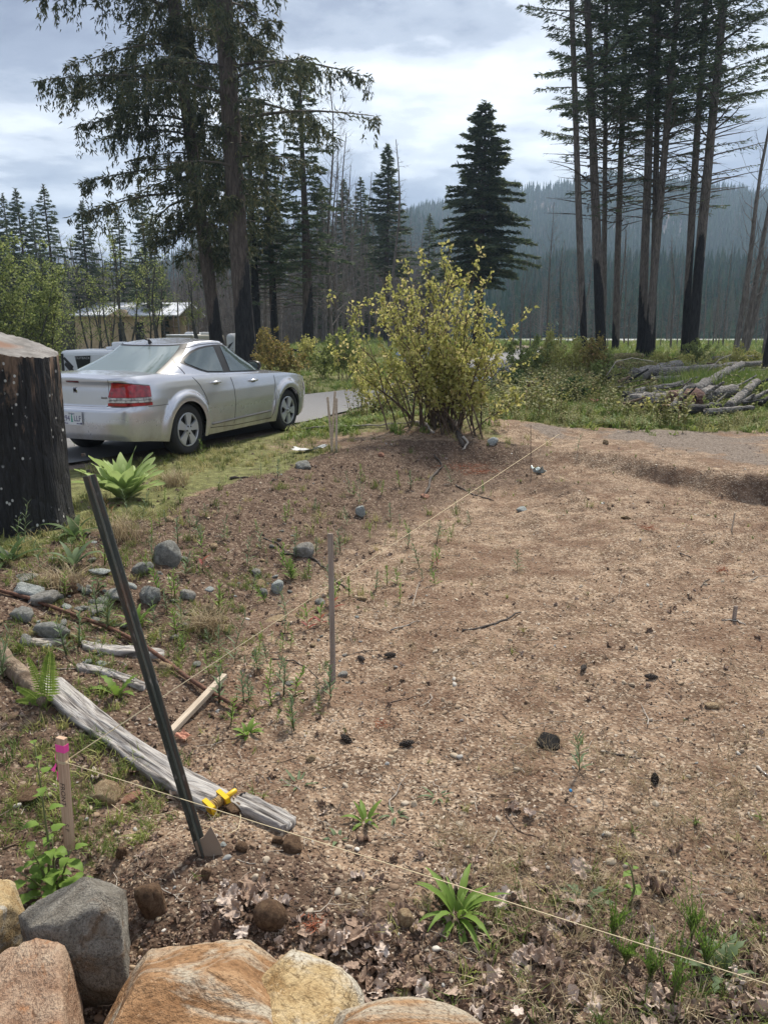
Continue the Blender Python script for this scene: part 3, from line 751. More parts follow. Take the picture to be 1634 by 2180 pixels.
# leafy young trees ---------------------------------------------------
LEAFG = leafmat('young_green_leaves', [(0, (.11, .15, .05)), (.5, (.23, .28, .09)), (1, (.36, .39, .15))], trans=.52)
LEAFY = leafmat('yellow_green_leaves', [(0, (.26, .27, .07)), (.45, (.43, .43, .13)), (.8, (.56, .53, .20)), (1, (.58, .48, .24))], trans=.5)
STEM = M('young_stem', rough=.85); STEM.set('Base Color', STEM.ramp(STEM.island(), [(0, (.05, .035, .025)), (1, (.13, .09, .06))])); STEM = STEM.m
LICH = M('alder_bark', rough=.9); LICH.set('Base Color', LICH.ramp(LICH.noise(6, 4, .6, LICH.coord()), [(.3, (.035, .032, .028)), (.7, (.13, .13, .115))])); LICH = LICH.m
def quads(P, D, L, W, name, mat, seed=0, fold=.25):
    """leaves: a folded diamond of four triangles each, pointing along D"""
    r_ = np.random.default_rng(seed); n = len(P); D = D/(np.linalg.norm(D, axis=1)[:, None]+1e-9)
    q = r_.normal(size=(n, 3)); S = np.cross(D, q); S /= np.linalg.norm(S, axis=1)[:, None]+1e-9; U = np.cross(S, D)
    L = np.broadcast_to(L, (n,))[:, None]; W = np.broadcast_to(W, (n,))[:, None]
    V = np.stack([P, P+D*L*.5+S*W*.5+U*W*fold, P+D*L-U*L*.15, P+D*L*.5-S*W*.5+U*W*fold, P+D*L*.5], 1).reshape(-1, 3)
    i = np.arange(n)*5
    F = np.concatenate([np.stack([i, i+1, i+4], 1), np.stack([i+1, i+2, i+4], 1), np.stack([i+2, i+3, i+4], 1), np.stack([i+3, i, i+4], 1)])
    return mesh_np(name, V, F, mat, sm=False)
def leafy_tree(loc, h, stems, spread, nleaf, label, seed, leaf=.12, mat=LEAFG, lean=0., name='leafy_tree', bark=LICH, r0=.07, low=.25, cat='leafy tree', group=None, twigs=26):
    r_ = np.random.default_rng(seed); t = empty(name, loc, label, cat, group); mb = MB(); LP = []
    for s_ in range(stems):
        az = r_.random()*6.28; out = spread*(.35+.65*r_.random())*(.25 if s_ == 0 else 1); hh = h*(.7+.3*r_.random()) if s_ else h
        pts = [Vector((math.cos(az)*out*(k/7)**1.3+lean*h*(k/7)+.05*h*.3*math.sin(k*1.3+s_), math.sin(az)*out*(k/7)**1.3, -.1+hh*k/7)) for k in range(8)]
        mb.tube(pts, [r0*(1-.12*k) for k in range(8)], 6, caps=False)
        for j in range(twigs):
            s = low+(1-low)*r_.random(); f = s*7; a = min(int(f), 6); p = pts[a].lerp(pts[a+1], f-a); a2 = r_.random()*6.28
            L = h*.17*(1.25-s)*(.5+r_.random()); d = Vector((math.cos(a2), math.sin(a2), .7+.5*r_.random())).normalized(); e = p+d*L; m_ = p.lerp(e, .5)+Vector((0, 0, -.05*L))
            mb.tube([p, m_, e], [r0*.28*(1.2-s), r0*.17, .004], 4, caps=False)
            for w in range(4):
                ss = .4+.6*r_.random(); pp = p.lerp(e, ss); ee = pp+(d+Vector(r_.normal(size=3))*.6).normalized()*L*.35
                mb.tube([pp, ee], [.006, .002], 3, caps=False); LP.append((pp, ee))
    mb.build('trunk', bark, t, sm=False)
    A = np.array([[*a, *b] for a, b in LP]); k = r_.integers(0, len(A), nleaf); s = r_.random(nleaf)[:, None]
    P = A[k, :3]*(1-s)+A[k, 3:]*s+r_.normal(size=(nleaf, 3))*leaf*.9; D = r_.normal(size=(nleaf, 3)); D[:, 2] -= .3
    c_ = obj('crown', quads(P, D, leaf*(.6+.8*r_.random(nleaf)), leaf*.7, 'crown', mat, seed), t); c_['kind'] = 'stuff'; return t
for i, (px, D, top, st, sp, nl, ln, lab) in enumerate([
    (30, 34, 478, 7, 2.4, 9000, 0, 'large round green leafy tree at the left edge above the charred stump'),
    (92, 36, 520, 6, 2.0, 6000, 0, 'green leafy tree beside the round one, left of the house'),
    (-40, 33, 500, 6, 2.2, 5000, 0, 'green leafy tree cut by the left edge of the photo'),
    (204, 40, 520, 4, 1.7, 900, -.10, 'leaning alder in front of the left end of the house'),
    (277, 38, 462, 3, 1.5, 1000, -.02, 'dark-stemmed alder in front of the middle of the house'),
    (240, 41, 500, 4, 1.8, 900, -.05, 'forked alder left of the dark-stemmed one'),
    (330, 42, 470, 3, 1.5, 900, .03, 'thin alder in front of the right half of the house'),
    (355, 44, 500, 3, 1.5, 600, .0, 'thin alder at the right end of the house roof'),
    (430, 40, 560, 2, 1.2, 500, -.13, 'alder leaning left between the house and the old firs'),
    (140, 46, 560, 4, 1.6, 1400, .02, 'small alder left of the house wall')]):
    b = base(px, D); hh = at_y(px, top, D).z-b.z
    leafy_tree(b, hh, st, sp, nl, lab, 200+i, leaf=.12 if nl > 3000 else .085, lean=ln, twigs=30 if nl > 3000 else 13, low=.12 if nl > 3000 else .4, r0=.075)
# ------------------------------------------------------------------ the silver car
PAINT = M('silver_paint', (.60, .61, .65), .27, Metallic=.6); PAINT.set('Coat Weight', 1.0); PAINT.set('Coat Roughness', .08)
_f = PAINT.noise(900, 1, .5, PAINT.coord()); PAINT.set('Base Color', PAINT.ramp(_f, [(.35, (.50, .51, .55)), (.65, (.66, .67, .71))])); _s = PAINT.n('ShaderNodeSeparateXYZ'); PAINT.l(PAINT.coord(), _s.inputs[0]); _d = PAINT.math('MULTIPLY', PAINT.ramp(_s.outputs[2], [(.25, .75), (.62, 0)]), PAINT.ramp(PAINT.noise(5, 5, .7, PAINT.coord((1, 1, .6))), [(.35, .15), (.7, 1)])); PAINT.set('Base Color', PAINT.mix(_d, PAINT.ramp(_f, [(.35, (.50, .51, .55)), (.65, (.68, .69, .73))]), (.30, .26, .22))); PAINT.set('Roughness', PAINT.math('ADD', .24, PAINT.math('MULTIPLY', _d, .4))); PAINT = PAINT.m
def simple(name, c, r=.6, **k): return M(name, c, r, **k).m
BLK = simple('black_trim', (.012, .012, .013), .45); RUB = M('tyre_rubber', (.022, .022, .023), .85); RUB.bump(RUB.noise(40, 3, .6, RUB.coord()), .3, .004); RUB = RUB.m
SEAM = simple('panel_gap', (.02, .02, .022), .8); UNDER = simple('underbody', (.01, .01, .01), .95)
GLASSM = M('car_glass', (.055, .075, .07), .03); GLASSM.set('IOR', 1.9); GLASSM.set('Specular IOR Level', .8); GLASSM = GLASSM.m
REARG = M('rear_glass', (.16, .20, .195), .04); REARG.set('IOR', 2.3)
_w = REARG.noise(1.6, 3, .5, REARG.coord((1, 5, 1))); REARG.bump(_w, .12, .02); REARG = REARG.m
REDL = M('red_lens', (.34, .006, .012), .12, Coat_Weight=.8); _n = REDL.noise(14, 3, .6, REDL.coord()); REDL.set('Base Color', REDL.ramp(_n, [(.35, (.16, .002, .006)), (.6, (.42, .012, .02))])); REDL = REDL.m
CLRL = M('clear_lens', (.50, .47, .46), .15); _n = CLRL.noise(22, 2, .5, CLRL.coord()); CLRL.set('Base Color', CLRL.ramp(_n, [(.4, (.25, .22, .22)), (.6, (.62, .60, .58))])); CLRL = CLRL.m
WCOV = simple('wheel_cover', (.50, .51, .53), .35, Metallic=.4); CHR = simple('chrome', (.7, .7, .72), .15, Metallic=1)
MOLD = simple('grey_moulding', (.22, .21, .205), .6)

_HO = [(-1.085, 0), (-1.075, .3), (-1.05, .55), (-.985, .72), (-.87, .815), (-.68, .868), (-.4, .893), (0, .905), (.5, .91), (1.4, .912), (2.3, .91), (2.765, .905), (3.1, .88), (3.35, .83), (3.55, .73), (3.68, .55), (3.74, .3), (3.755, 0)]
def _resample(pts, n):
    P = np.array(pts, float); m = len(P); t = np.arange(m); tt = np.linspace(0, m-1, 2000)
    def cr(v):
        out = np.zeros_like(tt); i = np.minimum(tt.astype(int), m-2); f = tt-i
        p0 = v[np.maximum(i-1, 0)]; p1 = v[i]; p2 = v[i+1]; p3 = v[np.minimum(i+2, m-1)]
        return .5*((2*p1)+(-p0+p2)*f+(2*p0-5*p1+4*p2-p3)*f**2+(-p0+3*p1-3*p2+p3)*f**3)
    X = cr(P[:, 0]); Yv = cr(P[:, 1]); d = np.r_[0, np.cumsum(np.hypot(np.diff(X), np.diff(Yv)))]
    s = np.linspace(0, d[-1], n); return np.stack([np.interp(s, d, X), np.interp(s, d, Yv)], 1)
HO = _resample(_HO, 241); _dh = np.gradient(HO, axis=0); NO = np.stack([-_dh[:, 1], _dh[:, 0]], 1); NO /= np.linalg.norm(NO, axis=1)[:, None]
NO[:, 0] = NO[:, 0]; NO = np.where((NO[:, 1:2] < -1e-3) & (np.abs(HO[:, 1:2]) > .5), -NO, NO); NO[0] = (-1, 0); NO[-1] = (1, 0)
ZS = lambda x: np.interp(x, [-1.09, -.95, -.5, 0, .6, 1.2, 2.0, 2.6, 3.0, 3.3, 3.55, 3.76], [1.04, 1.06, 1.075, 1.05, 1.01, .985, .96, .94, .90, .85, .78, .68])
WR = .372
def ZB(x):
    z = np.interp(x, [-1.09, -.7, -.4, 0, 2.7, 3.2, 3.76], [.30, .27, .23, .20, .20, .22, .25])
    for wx in (0, 2.66):
        d = np.abs(x-wx); z = np.where(d < WR, np.maximum(z, .335+np.sqrt(np.maximum(WR**2-d**2, 0))), z)
    return z
def inset(z, x, ny, nx):
    side = np.interp(z, [.18, .25, .32, .45, .62, .78, .90, .97, 1.02, 1.08], [.075, .05, .028, .012, .0, .004, .016, .032, .055, .10])
    rear = np.interp(z, [.18, .30, .36, .50, .665, .685, .70, .90, .96, 1.0, 1.035, 1.08], [.14, .05, .02, .0, .012, .03, .075, .085, .09, .045, .035, .09])
    front = np.interp(z, [.18, .30, .5, .6, .7, .8, .9], [.14, .03, .0, .02, .06, .16, .3])
    w = np.clip(np.abs(ny), 0, 1)**1.5; e = np.where(nx < 0, rear, front)
    ins = side*w+e*(1-w)
    for wx in (0, 2.66):
        d = np.hypot(x-wx, z-.335); ins = ins-.032*(1-smooth(.46, .53, d))*w*(d > .3)-.012*np.exp(-((d-.43)/.05)**2)*w
    return ins
def body_pt(u, z, off=0.0, side=-1):
    """point of the lower body: u along the half outline (0 rear centre .. 1 nose), height z"""
    f = np.clip(np.asarray(u, float), 0, 1)*240; i = np.minimum(f.astype(int), 239); f = f-i
    p = HO[i]*(1-f)[..., None]+HO[i+1]*f[..., None]; n = NO[i]*(1-f)[..., None]+NO[i+1]*f[..., None]; n /= np.linalg.norm(n, axis=-1)[..., None]
    ins = inset(z, p[..., 0], n[..., 1], n[..., 0])-off; q = p-n*ins[..., None]
    return np.stack([q[..., 0], side*np.maximum(q[..., 1], 0), np.broadcast_to(z, q[..., 0].shape)], -1)
def u_of_x(x):
    k = np.searchsorted(HO[:, 0], x); return np.interp(x, HO[:, 0], np.linspace(0, 1, 241))
# greenhouse
def gh(v):
    e = v**1.12
    x0 = -.56+(.40+.56)*v; x1 = 2.52+(1.50-2.52)*v; ay = .80-.215*e
    return (x0+x1)/2, (x1-x0)/2, ay, 5.0-1.4*v
ZR = lambda x: np.interp(x, [-.6, .3, .55, .8, 1.1, 1.4, 1.7, 2.5], [1.38, 1.40, 1.432, 1.45, 1.455, 1.44, 1.405, 1.36])
def gh_pt(th, v, off=0.0):
    cx_, ax, ay, n = gh(v); c = np.cos(th); s = np.sin(th)
    x = cx_+(ax+off)*np.sign(c)*np.abs(c)**(2/n); y = (ay+off)*np.sign(s)*np.abs(s)**(2/n)
    zb = ZS(x)-.035; z = zb+v*(ZR(x)-zb)+off*.4
    return np.stack([x, y, z], -1)
def gh_side(x, z, off=0.0, side=-1):
    zb = ZS(x)-.035; v = np.clip((z-zb)/(ZR(x)-zb), 0, 1); cx_, ax, ay, n = gh(v)
    y = (ay)*np.maximum(1-np.abs((x-cx_)/ax)**n, 0)**(1/n)+off
    return np.stack([x, side*y, z+off*.3], -1)
def grid_faces(a, b, flip=False):
    i = np.arange((a-1)*(b-1)); k = (i//(b-1))*b+i % (b-1); F = np.stack([k, k+1, k+b+1, k+b], 1)
    return F[:, ::-1] if flip else F
def patch(name, P, mat, parent, thick=0.0, flip=False, sm=True):
    a, b = P.shape[:2]; me = mesh_np(name, P.reshape(-1, 3), grid_faces(a, b, flip), mat, sm)
    o = obj(name, me, parent)
    if thick:
        md = o.modifiers.new('thickness', 'SOLIDIFY'); md.thickness = thick; md.offset = 0
    return o

car_w = on_z(390, 955); car_w = Vector((-2.66, 10.1, 0))
HEAD = math.atan2(2.52, 1.03)
lft = Vector((-math.sin(HEAD), math.cos(HEAD), 0))
cpos = car_w+lft*.79; cg = .5*(hz(cpos.x, cpos.y)+0)
car = empty('parked_car', (cpos.x, cpos.y, .015), 'silver four-door sedan parked on the grass verge, seen from behind on its right', 'car', rz=HEAD)
# body shell
NV = 34; us = np.linspace(0, 1, 361); rows = []
for v in np.linspace(0, 1, NV):
    f = us*240; i = np.minimum(f.astype(int), 239); xx = HO[i, 0]+(HO[i+1, 0]-HO[i, 0])*(f-i)
    zb = ZB(xx); z = zb+(ZS(xx)-zb)*v; rows.append(body_pt(us, z))
Rr = np.array(rows); L_ = Rr.copy(); L_[..., 1] *= -1
mbv = []; mbf = []
def addg(P, flip):
    b = sum(len(q) for q in mbv); a, c = P.shape[:2]; mbv.append(P.reshape(-1, 3)); mbf.append(grid_faces(a, c, flip)+b)
addg(Rr, True); addg(L_, False)
# bonnet, boot and shoulder cap between the two shoulder lines
top = Rr[-1]; K = np.linspace(-1, 1, 17); cap = np.zeros((len(us), 17, 3))
cap[..., 0] = top[:, None, 0]; cap[..., 1] = top[:, None, 1]*-K[None]*-1; cap[..., 1] = top[:, 1][:, None]*K[None]
cap[..., 2] = top[:, None, 2]+(.045*(1-np.abs(K)**2.4))[None]*np.interp(top[:, 0], [-1.1, -.9, 0, 3, 3.7], [.1, .5, 1, 1, .2])[:, None]
addg(cap, False)
Vb = np.concatenate(mbv); Fb = np.concatenate(mbf)
body = obj('body', mesh_np('body', Vb, Fb, PAINT), car)
th = np.linspace(0, 2*math.pi, 241); G = np.array([gh_pt(th, v) for v in np.linspace(0, 1, 18)])
rc = []
base_r = G[-1]; cxr_ = .95
for k in np.linspace(0, 1, 9)[1:]:
    q = base_r.copy(); q[:, 0] = cxr_+(q[:, 0]-cxr_)*(1-k); q[:, 1] *= (1-k); q[:, 2] = base_r[:, 2]*(1-k)+(ZR(q[:, 0]))*k+.045*(1-(1-k)**2); rc.append(q)
GG = np.concatenate([G, np.array(rc)]); roof = patch('roof', GG, PAINT, car)
# windows
def win_side(name, lo, hi, x0, x1, mat, off, side, n=26, m=8, par=car):
    xs = np.linspace(x0, x1, n); zl = np.interp(xs, *zip(*lo)); zh = np.interp(xs, *zip(*hi)); t = np.linspace(0, 1, m)
    X = np.repeat(xs[:, None], m, 1); Zq = zl[:, None]+(zh-zl)[:, None]*t[None]
    return patch(name, gh_side(X, Zq, off, side), mat, par)
fl = [(1.15, 1.03), (2.28, .995)]; fh = [(1.15, 1.375), (1.30, 1.378), (1.5, 1.362), (1.75, 1.29), (2.0, 1.175), (2.2, 1.06), (2.28, 1.01)]
rl = [(.26, 1.185), (.34, 1.155), (.52, 1.09), (.66, 1.055), (1.05, 1.035)]; rh = [(.26, 1.195), (.34, 1.235), (.50, 1.30), (.68, 1.345), (.88, 1.368), (1.05, 1.376)]
for sd_ in (-1, 1):
    w = win_side('side_window_surround', [(1.0, 1.02), (2.36, .972)], [(1.0, 1.40), (1.3, 1.402), (1.52, 1.38), (1.78, 1.305), (2.05, 1.185), (2.36, 1.0)], 1.02, 2.36, BLK, .003, sd_)
    w2 = win_side('side_window_surround', [(.20, 1.18), (.30, 1.14), (.5, 1.07), (.66, 1.035), (1.08, 1.015)], [(.2, 1.19), (.34, 1.262), (.50, 1.325), (.68, 1.37), (.88, 1.392), (1.08, 1.40)], .20, 1.08, BLK, .003, sd_)
    a_ = win_side('front_side_window', fl, fh, 1.21, 2.28, GLASSM, .008, sd_); b_ = win_side('rear_side_window', rl, rh, .28, 1.03, GLASSM, .008, sd_)
for nm, c0, wv, ml in (('rear_window', math.pi, 1.0, REARG), ('windscreen', 0.0, 1.0, GLASSM)):
    for q, (off, v0, v1, ym, mt) in enumerate(((.004, .03, .985, .90, BLK), (.009, .07, .94, .84, ml))):
        vs = np.linspace(v0, v1, 12); ys_ = np.linspace(-1, 1, 40); Pq = np.zeros((12, 40, 3))
        for i, v in enumerate(vs):
            cx_, ax, ay, n = gh(v); yy = ys_*ay*(ym if q else ym+.03); xx = (ax)*np.maximum(1-np.abs(yy/ay)**n, 0)**(1/n)
            xx = cx_+(xx+off)*(1 if c0 == 0 else -1); zb = ZS(xx)-.035; Pq[i] = np.stack([xx, yy, zb+v*(ZR(xx)-zb)+off], -1)
        patch(nm if q else nm+'_surround', Pq, mt, car)
# panel gaps
def line_tube(name, pts, r, mat, par=car, n=4):
    mb = MB(); mb.tube([tuple(p) for p in pts], r, n); return mb.build(name, mat, par)
def seam(pts_xz, side=-1):
    P = []
    for (x0, z0), (x1, z1) in zip(pts_xz[:-1], pts_xz[1:]):
        for t in np.linspace(0, 1, 8, endpoint=False): P.append((x0+(x1-x0)*t, z0+(z1-z0)*t))
    P.append(pts_xz[-1]); out = []
    for x, z in P:
        if z < ZS(np.array(x))-.03: out.append(body_pt(np.array(u_of_x(x)), np.array(z), .0005, side))
        else: out.append(gh_side(np.array(x), np.array(z), .002, side))
    return out
for sd_ in (-1, 1):
    s1 = [(1.10, .30), (1.12, .6), (1.10, .8), (1.04, 1.0)]
    s2 = [(2.16, .28), (2.22, .55), (2.26, .8), (2.24, .93)]
    s3 = [(.46, .62), (.42, .72), (.30, .90), (.16, 1.03), (.11, 1.16), (.17, 1.27), (.40, 1.355), (.70, 1.405), (1.02, 1.42), (1.35, 1.42), (1.58, 1.395), (1.85, 1.31), (2.12, 1.19), (2.42, .99)]
    for s_ in (s1, s2, s3): line_tube('door_gap', seam(s_, sd_), .0042, SEAM)
    line_tube('door_gap', seam([(.50, .30), (1.1, .265), (2.16, .262)], sd_), .005, SEAM)
    # bumper gap from the tail light to the wheel arch
    line_tube('bumper_gap', [body_pt(np.array(u_of_x(x)), np.array(.70), .001, sd_) for x in np.linspace(-.72, -.38, 10)], .0035, SEAM)
    line_tube('side_moulding', [body_pt(np.array(u_of_x(x)), np.array(.345+.02*(x-.5)), .004, sd_) for x in np.linspace(.55, 2.12, 30)], .016, MOLD)
    # handles
    for hx in (.66, 1.62):
        hzv = .905-.03*(hx-.66)/.96; p0 = body_pt(np.array(u_of_x(hx)), np.array(hzv), .026, sd_); mb = MB()
        mb.tube([(hx-.095, p0[1]-sd_*.022, hzv), (hx-.08, p0[1], hzv+.004), (hx, p0[1]+sd_*.006, hzv+.006), (hx+.08, p0[1], hzv+.004), (hx+.095, p0[1]-sd_*.022, hzv)], [.013, .017, .018, .017, .013], 8)
        h_ = mb.build('door_handle', PAINT, car)
        mb = MB(); mb.tube([(hx-.04, p0[1]-sd_*.024, hzv-.012), (hx+.04, p0[1]-sd_*.024, hzv-.012)], .016, 8); mb.build('handle_recess', SEAM, h_)
    # mirror
    mb = MB(); mp = gh_side(np.array(2.24), np.array(1.03), .0, sd_)
    c0 = Vector((2.22, float(mp[1])+sd_*.12, 1.06)); rows_ = []
    for k in range(9):
        t = k/8; rad = .085*math.sin(min(1, t*1.25+.12)*math.pi*.5)*(1 if t < .95 else .9)
        rows_.append([(c0.x-.055+.15*(1-t)-.02, c0.y+.115*math.copysign(abs(math.cos(a_))**.75, math.cos(a_))*rad/.085, c0.z+.078*math.copysign(abs(math.sin(a_))**.75, math.sin(a_))*rad/.085) for a_ in np.linspace(0, 2*math.pi, 17)])
    mir = patch('wing_mirror', np.array(rows_), BLK, car, flip=sd_ > 0)
    mb = MB(); mb.tube([(2.22, float(mp[1])-sd_*.02, 1.01), (2.20, c0.y-sd_*.05, 1.03)], .028, 8); mb.build('mirror_arm', BLK, mir)
    mb = MB(); mb.add([(c0.x-.077, c0.y+.098*math.cos(a_), c0.z+.062*math.sin(a_)) for a_ in np.linspace(0, 2*math.pi, 16, endpoint=False)], [tuple(range(16))]); mb.build('mirror_glass', GLASSM, mir)
# tail lights
def lens(u0, u1, z0, z1a, z1b, off, mat, name, par, sd_, nu=16, nz=8, slant=.0, ed=1.0):
    U = np.linspace(u0, u1, nu); Pq = np.zeros((nu, nz, 3))
    for i, u in enumerate(U):
        t = i/(nu-1); zt = z1a+(z1b-z1a)*t**1.6
        for j in range(nz):
            z = z0+(zt-z0)*j/(nz-1); uu = u+slant*(1-t)*(j/(nz-1)); edge = off*(1 if 0 < i < nu-1 and 0 < j < nz-1 else ed)
            Pq[i, j] = body_pt(np.array(uu), np.array(z), edge, sd_)
    return patch(name, Pq, mat, par, flip=sd_ < 0)
ur = u_of_x(-.985)
tl_u0, tl_u1 = np.interp(.49, HO[:60, 1], np.linspace(0, 1, 241)[:60]), u_of_x(-.66)
for sd_ in (-1, 1):
    t_ = lens(tl_u0, tl_u1, .712, 1.0, .955, .018, BLK, 'tail_light', car, sd_, slant=.018, ed=.1)
    lens(tl_u0+.003, tl_u1-.003, .82, .992, .945, .026, REDL, 'red_lens', t_, sd_, slant=.012)
    lens(tl_u0+.003, tl_u1-.003, .788, .815, .815, .024, CLRL, 'clear_lens', t_, sd_, nz=3)
    lens(tl_u0+.003, tl_u1-.003, .757, .782, .782, .024, CLRL, 'clear_lens', t_, sd_, nz=3)
    lens(tl_u0+.002, tl_u1-.002, .717, .752, .752, .024, REDL, 'red_lens', t_, sd_, nz=3)
    # headlight seen edge-on at the nose
    U = np.linspace(u_of_x(3.30), u_of_x(3.66), 10); Pq = np.array([[body_pt(np.array(u), np.array(z), .006, sd_) for z in np.linspace(.62, .74, 5)] for u in U]); patch('headlight', Pq, CLRL, car, flip=sd_ < 0)
# boot lid gaps, brake light, badge, plate
yy = np.linspace(-.46, .46, 24); uy = lambda y: np.interp(abs(y), HO[:80, 1], np.linspace(0, 1, 241)[:80])
def rp(y, z, off=0.0): return body_pt(np.array(uy(y)), np.array(z), off, 1 if y > 0 else -1)
line_tube('boot_gap', [rp(y, .70, .004) for y in yy], .005, SEAM)
for s_ in (-1, 1): line_tube('boot_gap', [rp(s_*y, z, .001) for y, z in ((.46, .70), (.515, .735), (.535, 1.0), (.53, 1.03))], .004, SEAM)
def rear_plate(y0, y1, z0, z1, off, mat, name, par=car, th_=.004):
    Y_ = np.linspace(y0, y1, 6); Pq = np.array([[rp(y, z, off) for z in (z0, (z0+z1)/2, z1)] for y in Y_]); o = patch(name, Pq, mat, par); md = o.modifiers.new('t', 'SOLIDIFY'); md.thickness = th_; return o
rear_plate(-.095, .095, .985, 1.008, .006, simple('brake_light_lens', (.10, .005, .01), .15), 'brake_light')
bad = rear_plate(-.030, .030, .862, .93, .004, CHR, 'boot_badge', th_=.008)
mb = MB()
for y0, y1 in ((-.018, -.022), (0, 0), (.018, .022)):
    a_ = rp(y0, .873, .009); b_ = rp(y1, .920, .009); mb.tube([tuple(a_), tuple(b_)], .0045, 4)
mb.build('badge_relief', BLK, bad)
rear_plate(-.475, -.39, .80, .822, .004, MOLD, 'fuel_badge')
PLW = simple('plate_white', (.62, .63, .66), .4); PLB = simple('plate_blue', (.045, .035, .13), .5); PLG = simple('plate_green', (.05, .30, .22), .5); PLP = simple('plate_red', (.5, .06, .12), .5)
px0 = float(rp(0, .56)[0])-.016
pl = empty('x', (0, 0, 0), None, None); bpy.data.objects.remove(pl)
mb = MB(); mb.box((px0, 0, .56), (.004, .31, .16)); plate = mb.build('number_plate', PLW, car, sm=False)
def text(body_, size, mat, parent, loc, rot, name='lettering', ext=.0008, align='CENTER', sx=1.0):
    cu = bpy.data.curves.new(name, 'FONT'); cu.body = body_; cu.size = size; cu.extrude = ext; cu.align_x = align; cu.align_y = 'CENTER'
    cu.materials.append(mat); o = bpy.data.objects.new(name, cu); link(o, parent); o.location = loc; o.rotation_euler = rot; o.scale = (sx, 1, 1)
    me_ = bpy.data.meshes.new_from_object(o); o2 = bpy.data.objects.new(name, me_); link(o2, parent); o2.location = loc; o2.rotation_euler = rot; o2.scale = (sx, 1, 1); nm_ = o.name; bpy.data.objects.remove(o); o2.name = name; return o2
rtx = (R(90), 0, R(-90))
text('294', .098, PLB, plate, (px0-.003, .087, .556), rtx, sx=.78); text('LLF', .098, PLB, plate, (px0-.003, -.087, .556), rtx, sx=.78)
text('Oregon', .03, PLB, plate, (px0-.003, 0, .617), rtx)
mb = MB()
for k in range(5): mb.add([(px0-.003, -.022*(1-k*.16), .515+k*.02), (px0-.003, .022*(1-k*.16), .515+k*.02), (px0-.003, 0, .545+k*.02)], [(0, 1, 2)])
mb.build('plate_fir_emblem', PLG, plate, sm=False)
mb = MB()
for y in (-.1, .1): mb.add([(px0-.003, y-.04, .492), (px0-.003, y+.04, .492), (px0-.003, y+.015, .507), (px0-.003, y-.01, .499), (px0-.003, y-.02, .506)], [(0, 1, 2, 3, 4)])
mb.build('plate_hill_emblem', PLB, plate, sm=False)
mb = MB(); mb.box((px0-.003, .140, .50), (.001, .022, .022)); mb.build('plate_sticker', PLP, plate, sm=False)
mb = MB(); mb.box((px0-.003, -.140, .50), (.001, .022, .022)); mb.build('plate_sticker', PLB, plate, sm=False)
# antenna
mb = MB(); az_ = 1.462; mb.tube([(.46, 0, az_-.03), (.43, 0, az_+.012), (.36, 0, az_+.02)], [.03, .016, .008], 8); an = mb.build('aerial', BLK, car)
mb = MB(); mb.tube([(.42, 0, az_+.0), (.30, 0, az_+.13)], .004, 5); mb.build('aerial_rod', BLK, an)
# underside, wheel wells
mb = MB(); mb.box((1.33, 0, .42), (3.6, 1.30, .34)); mb.box((-.70, 0, .36), (.40, 1.20, .12)); mb.box((1.33, 0, .30), (1.8, 1.66, .14)); mb.build('underbody', UNDER, car, sm=False)
for wx in (0, 2.66):
    for sd_ in (-1, 1):
        mb = MB(); a_ = np.linspace(-.35, math.pi+.35, 22); P = [(wx+(WR-.004)*math.cos(q), y, .335+(WR-.004)*math.sin(q)) for q in a_ for y in (sd_*.60, sd_*.885)]
        mb.add(P, [(2*i, 2*i+1, 2*i+3, 2*i+2) for i in range(21)])
        mb.add([(wx+WR*math.cos(q), sd_*.6, .335+WR*math.sin(q)) for q in a_], [tuple(range(22))])
        mb.build('wheel_well', UNDER, car)
# wheels
def lathe(prof, n=48):
    V = []; F = []
    for r__, y in prof:
        for k in range(n): a_ = 2*math.pi*k/n; V.append((r__*math.cos(a_), y, r__*math.sin(a_)))
    for i in range(len(prof)-1):
        for k in range(n): a = i*n+k; b = i*n+(k+1) % n; F.append((a, b, b+n, a+n))
    return V, F
tm = MB(); V, F = lathe([(.215, .02), (.225, -.098), (.25, -.112), (.29, -.113), (.318, -.102), (.332, -.075), (.335, 0), (.332, .08), (.30, .11), (.22, .1)]); tm.add(V, F); TY = tm.mesh('tyre', RUB)
cmb = MB(); V, F = lathe([(.222, -.095), (.222, -.108), (.212, -.112), (.205, -.104), (.204, -.08)]); cmb.add(V, F)
def prism(mb, poly, y0, y1, mi=0):
    n = len(poly); V = [(x, y0, z) for x, z in poly]+[(x*.97, y1, z*.97) for x, z in poly]; F = [tuple(range(n))[::-1], tuple(range(n, 2*n))]+[(i, (i+1) % n, n+(i+1) % n, n+i) for i in range(n)]; mb.add(V, F, mi)
for k in range(5):
    a0 = 2*math.pi*k/5+math.pi/2; ca, sa = math.cos(a0), math.sin(a0)
    po = [(.045, -.035), (.10, -.040), (.205, -.066), (.213, 0), (.205, .066), (.10, .040), (.045, .035)]
    prism(cmb, [(r1*ca-w*sa, r1*sa+w*ca) for r1, w in po], -.085, -.112)
V, F = lathe([(.066, -.09), (.064, -.120), (.03, -.126), (.0, -.126)], 24); cmb.add(V, F); CV = cmb.mesh('wheel_cover', WCOV, sm=False)
dk = MB(); V, F = lathe([(.21, -.07), (.0, -.07)], 32); dk.add(V, F); DK = dk.mesh('wheel_back', UNDER)
nb_ = MB()
for k in range(5):
    a0 = 2*math.pi*(k+.5)/5+math.pi/2
    c_ = (.050*math.cos(a0), .050*math.sin(a0)); prism(nb_, [(c_[0]+.012*math.cos(q), c_[1]+.012*math.sin(q)) for q in np.linspace(0, 2*math.pi, 9)[:-1]], -.115, -.128)
NB = nb_.mesh('wheel_nuts', BLK, sm=False)
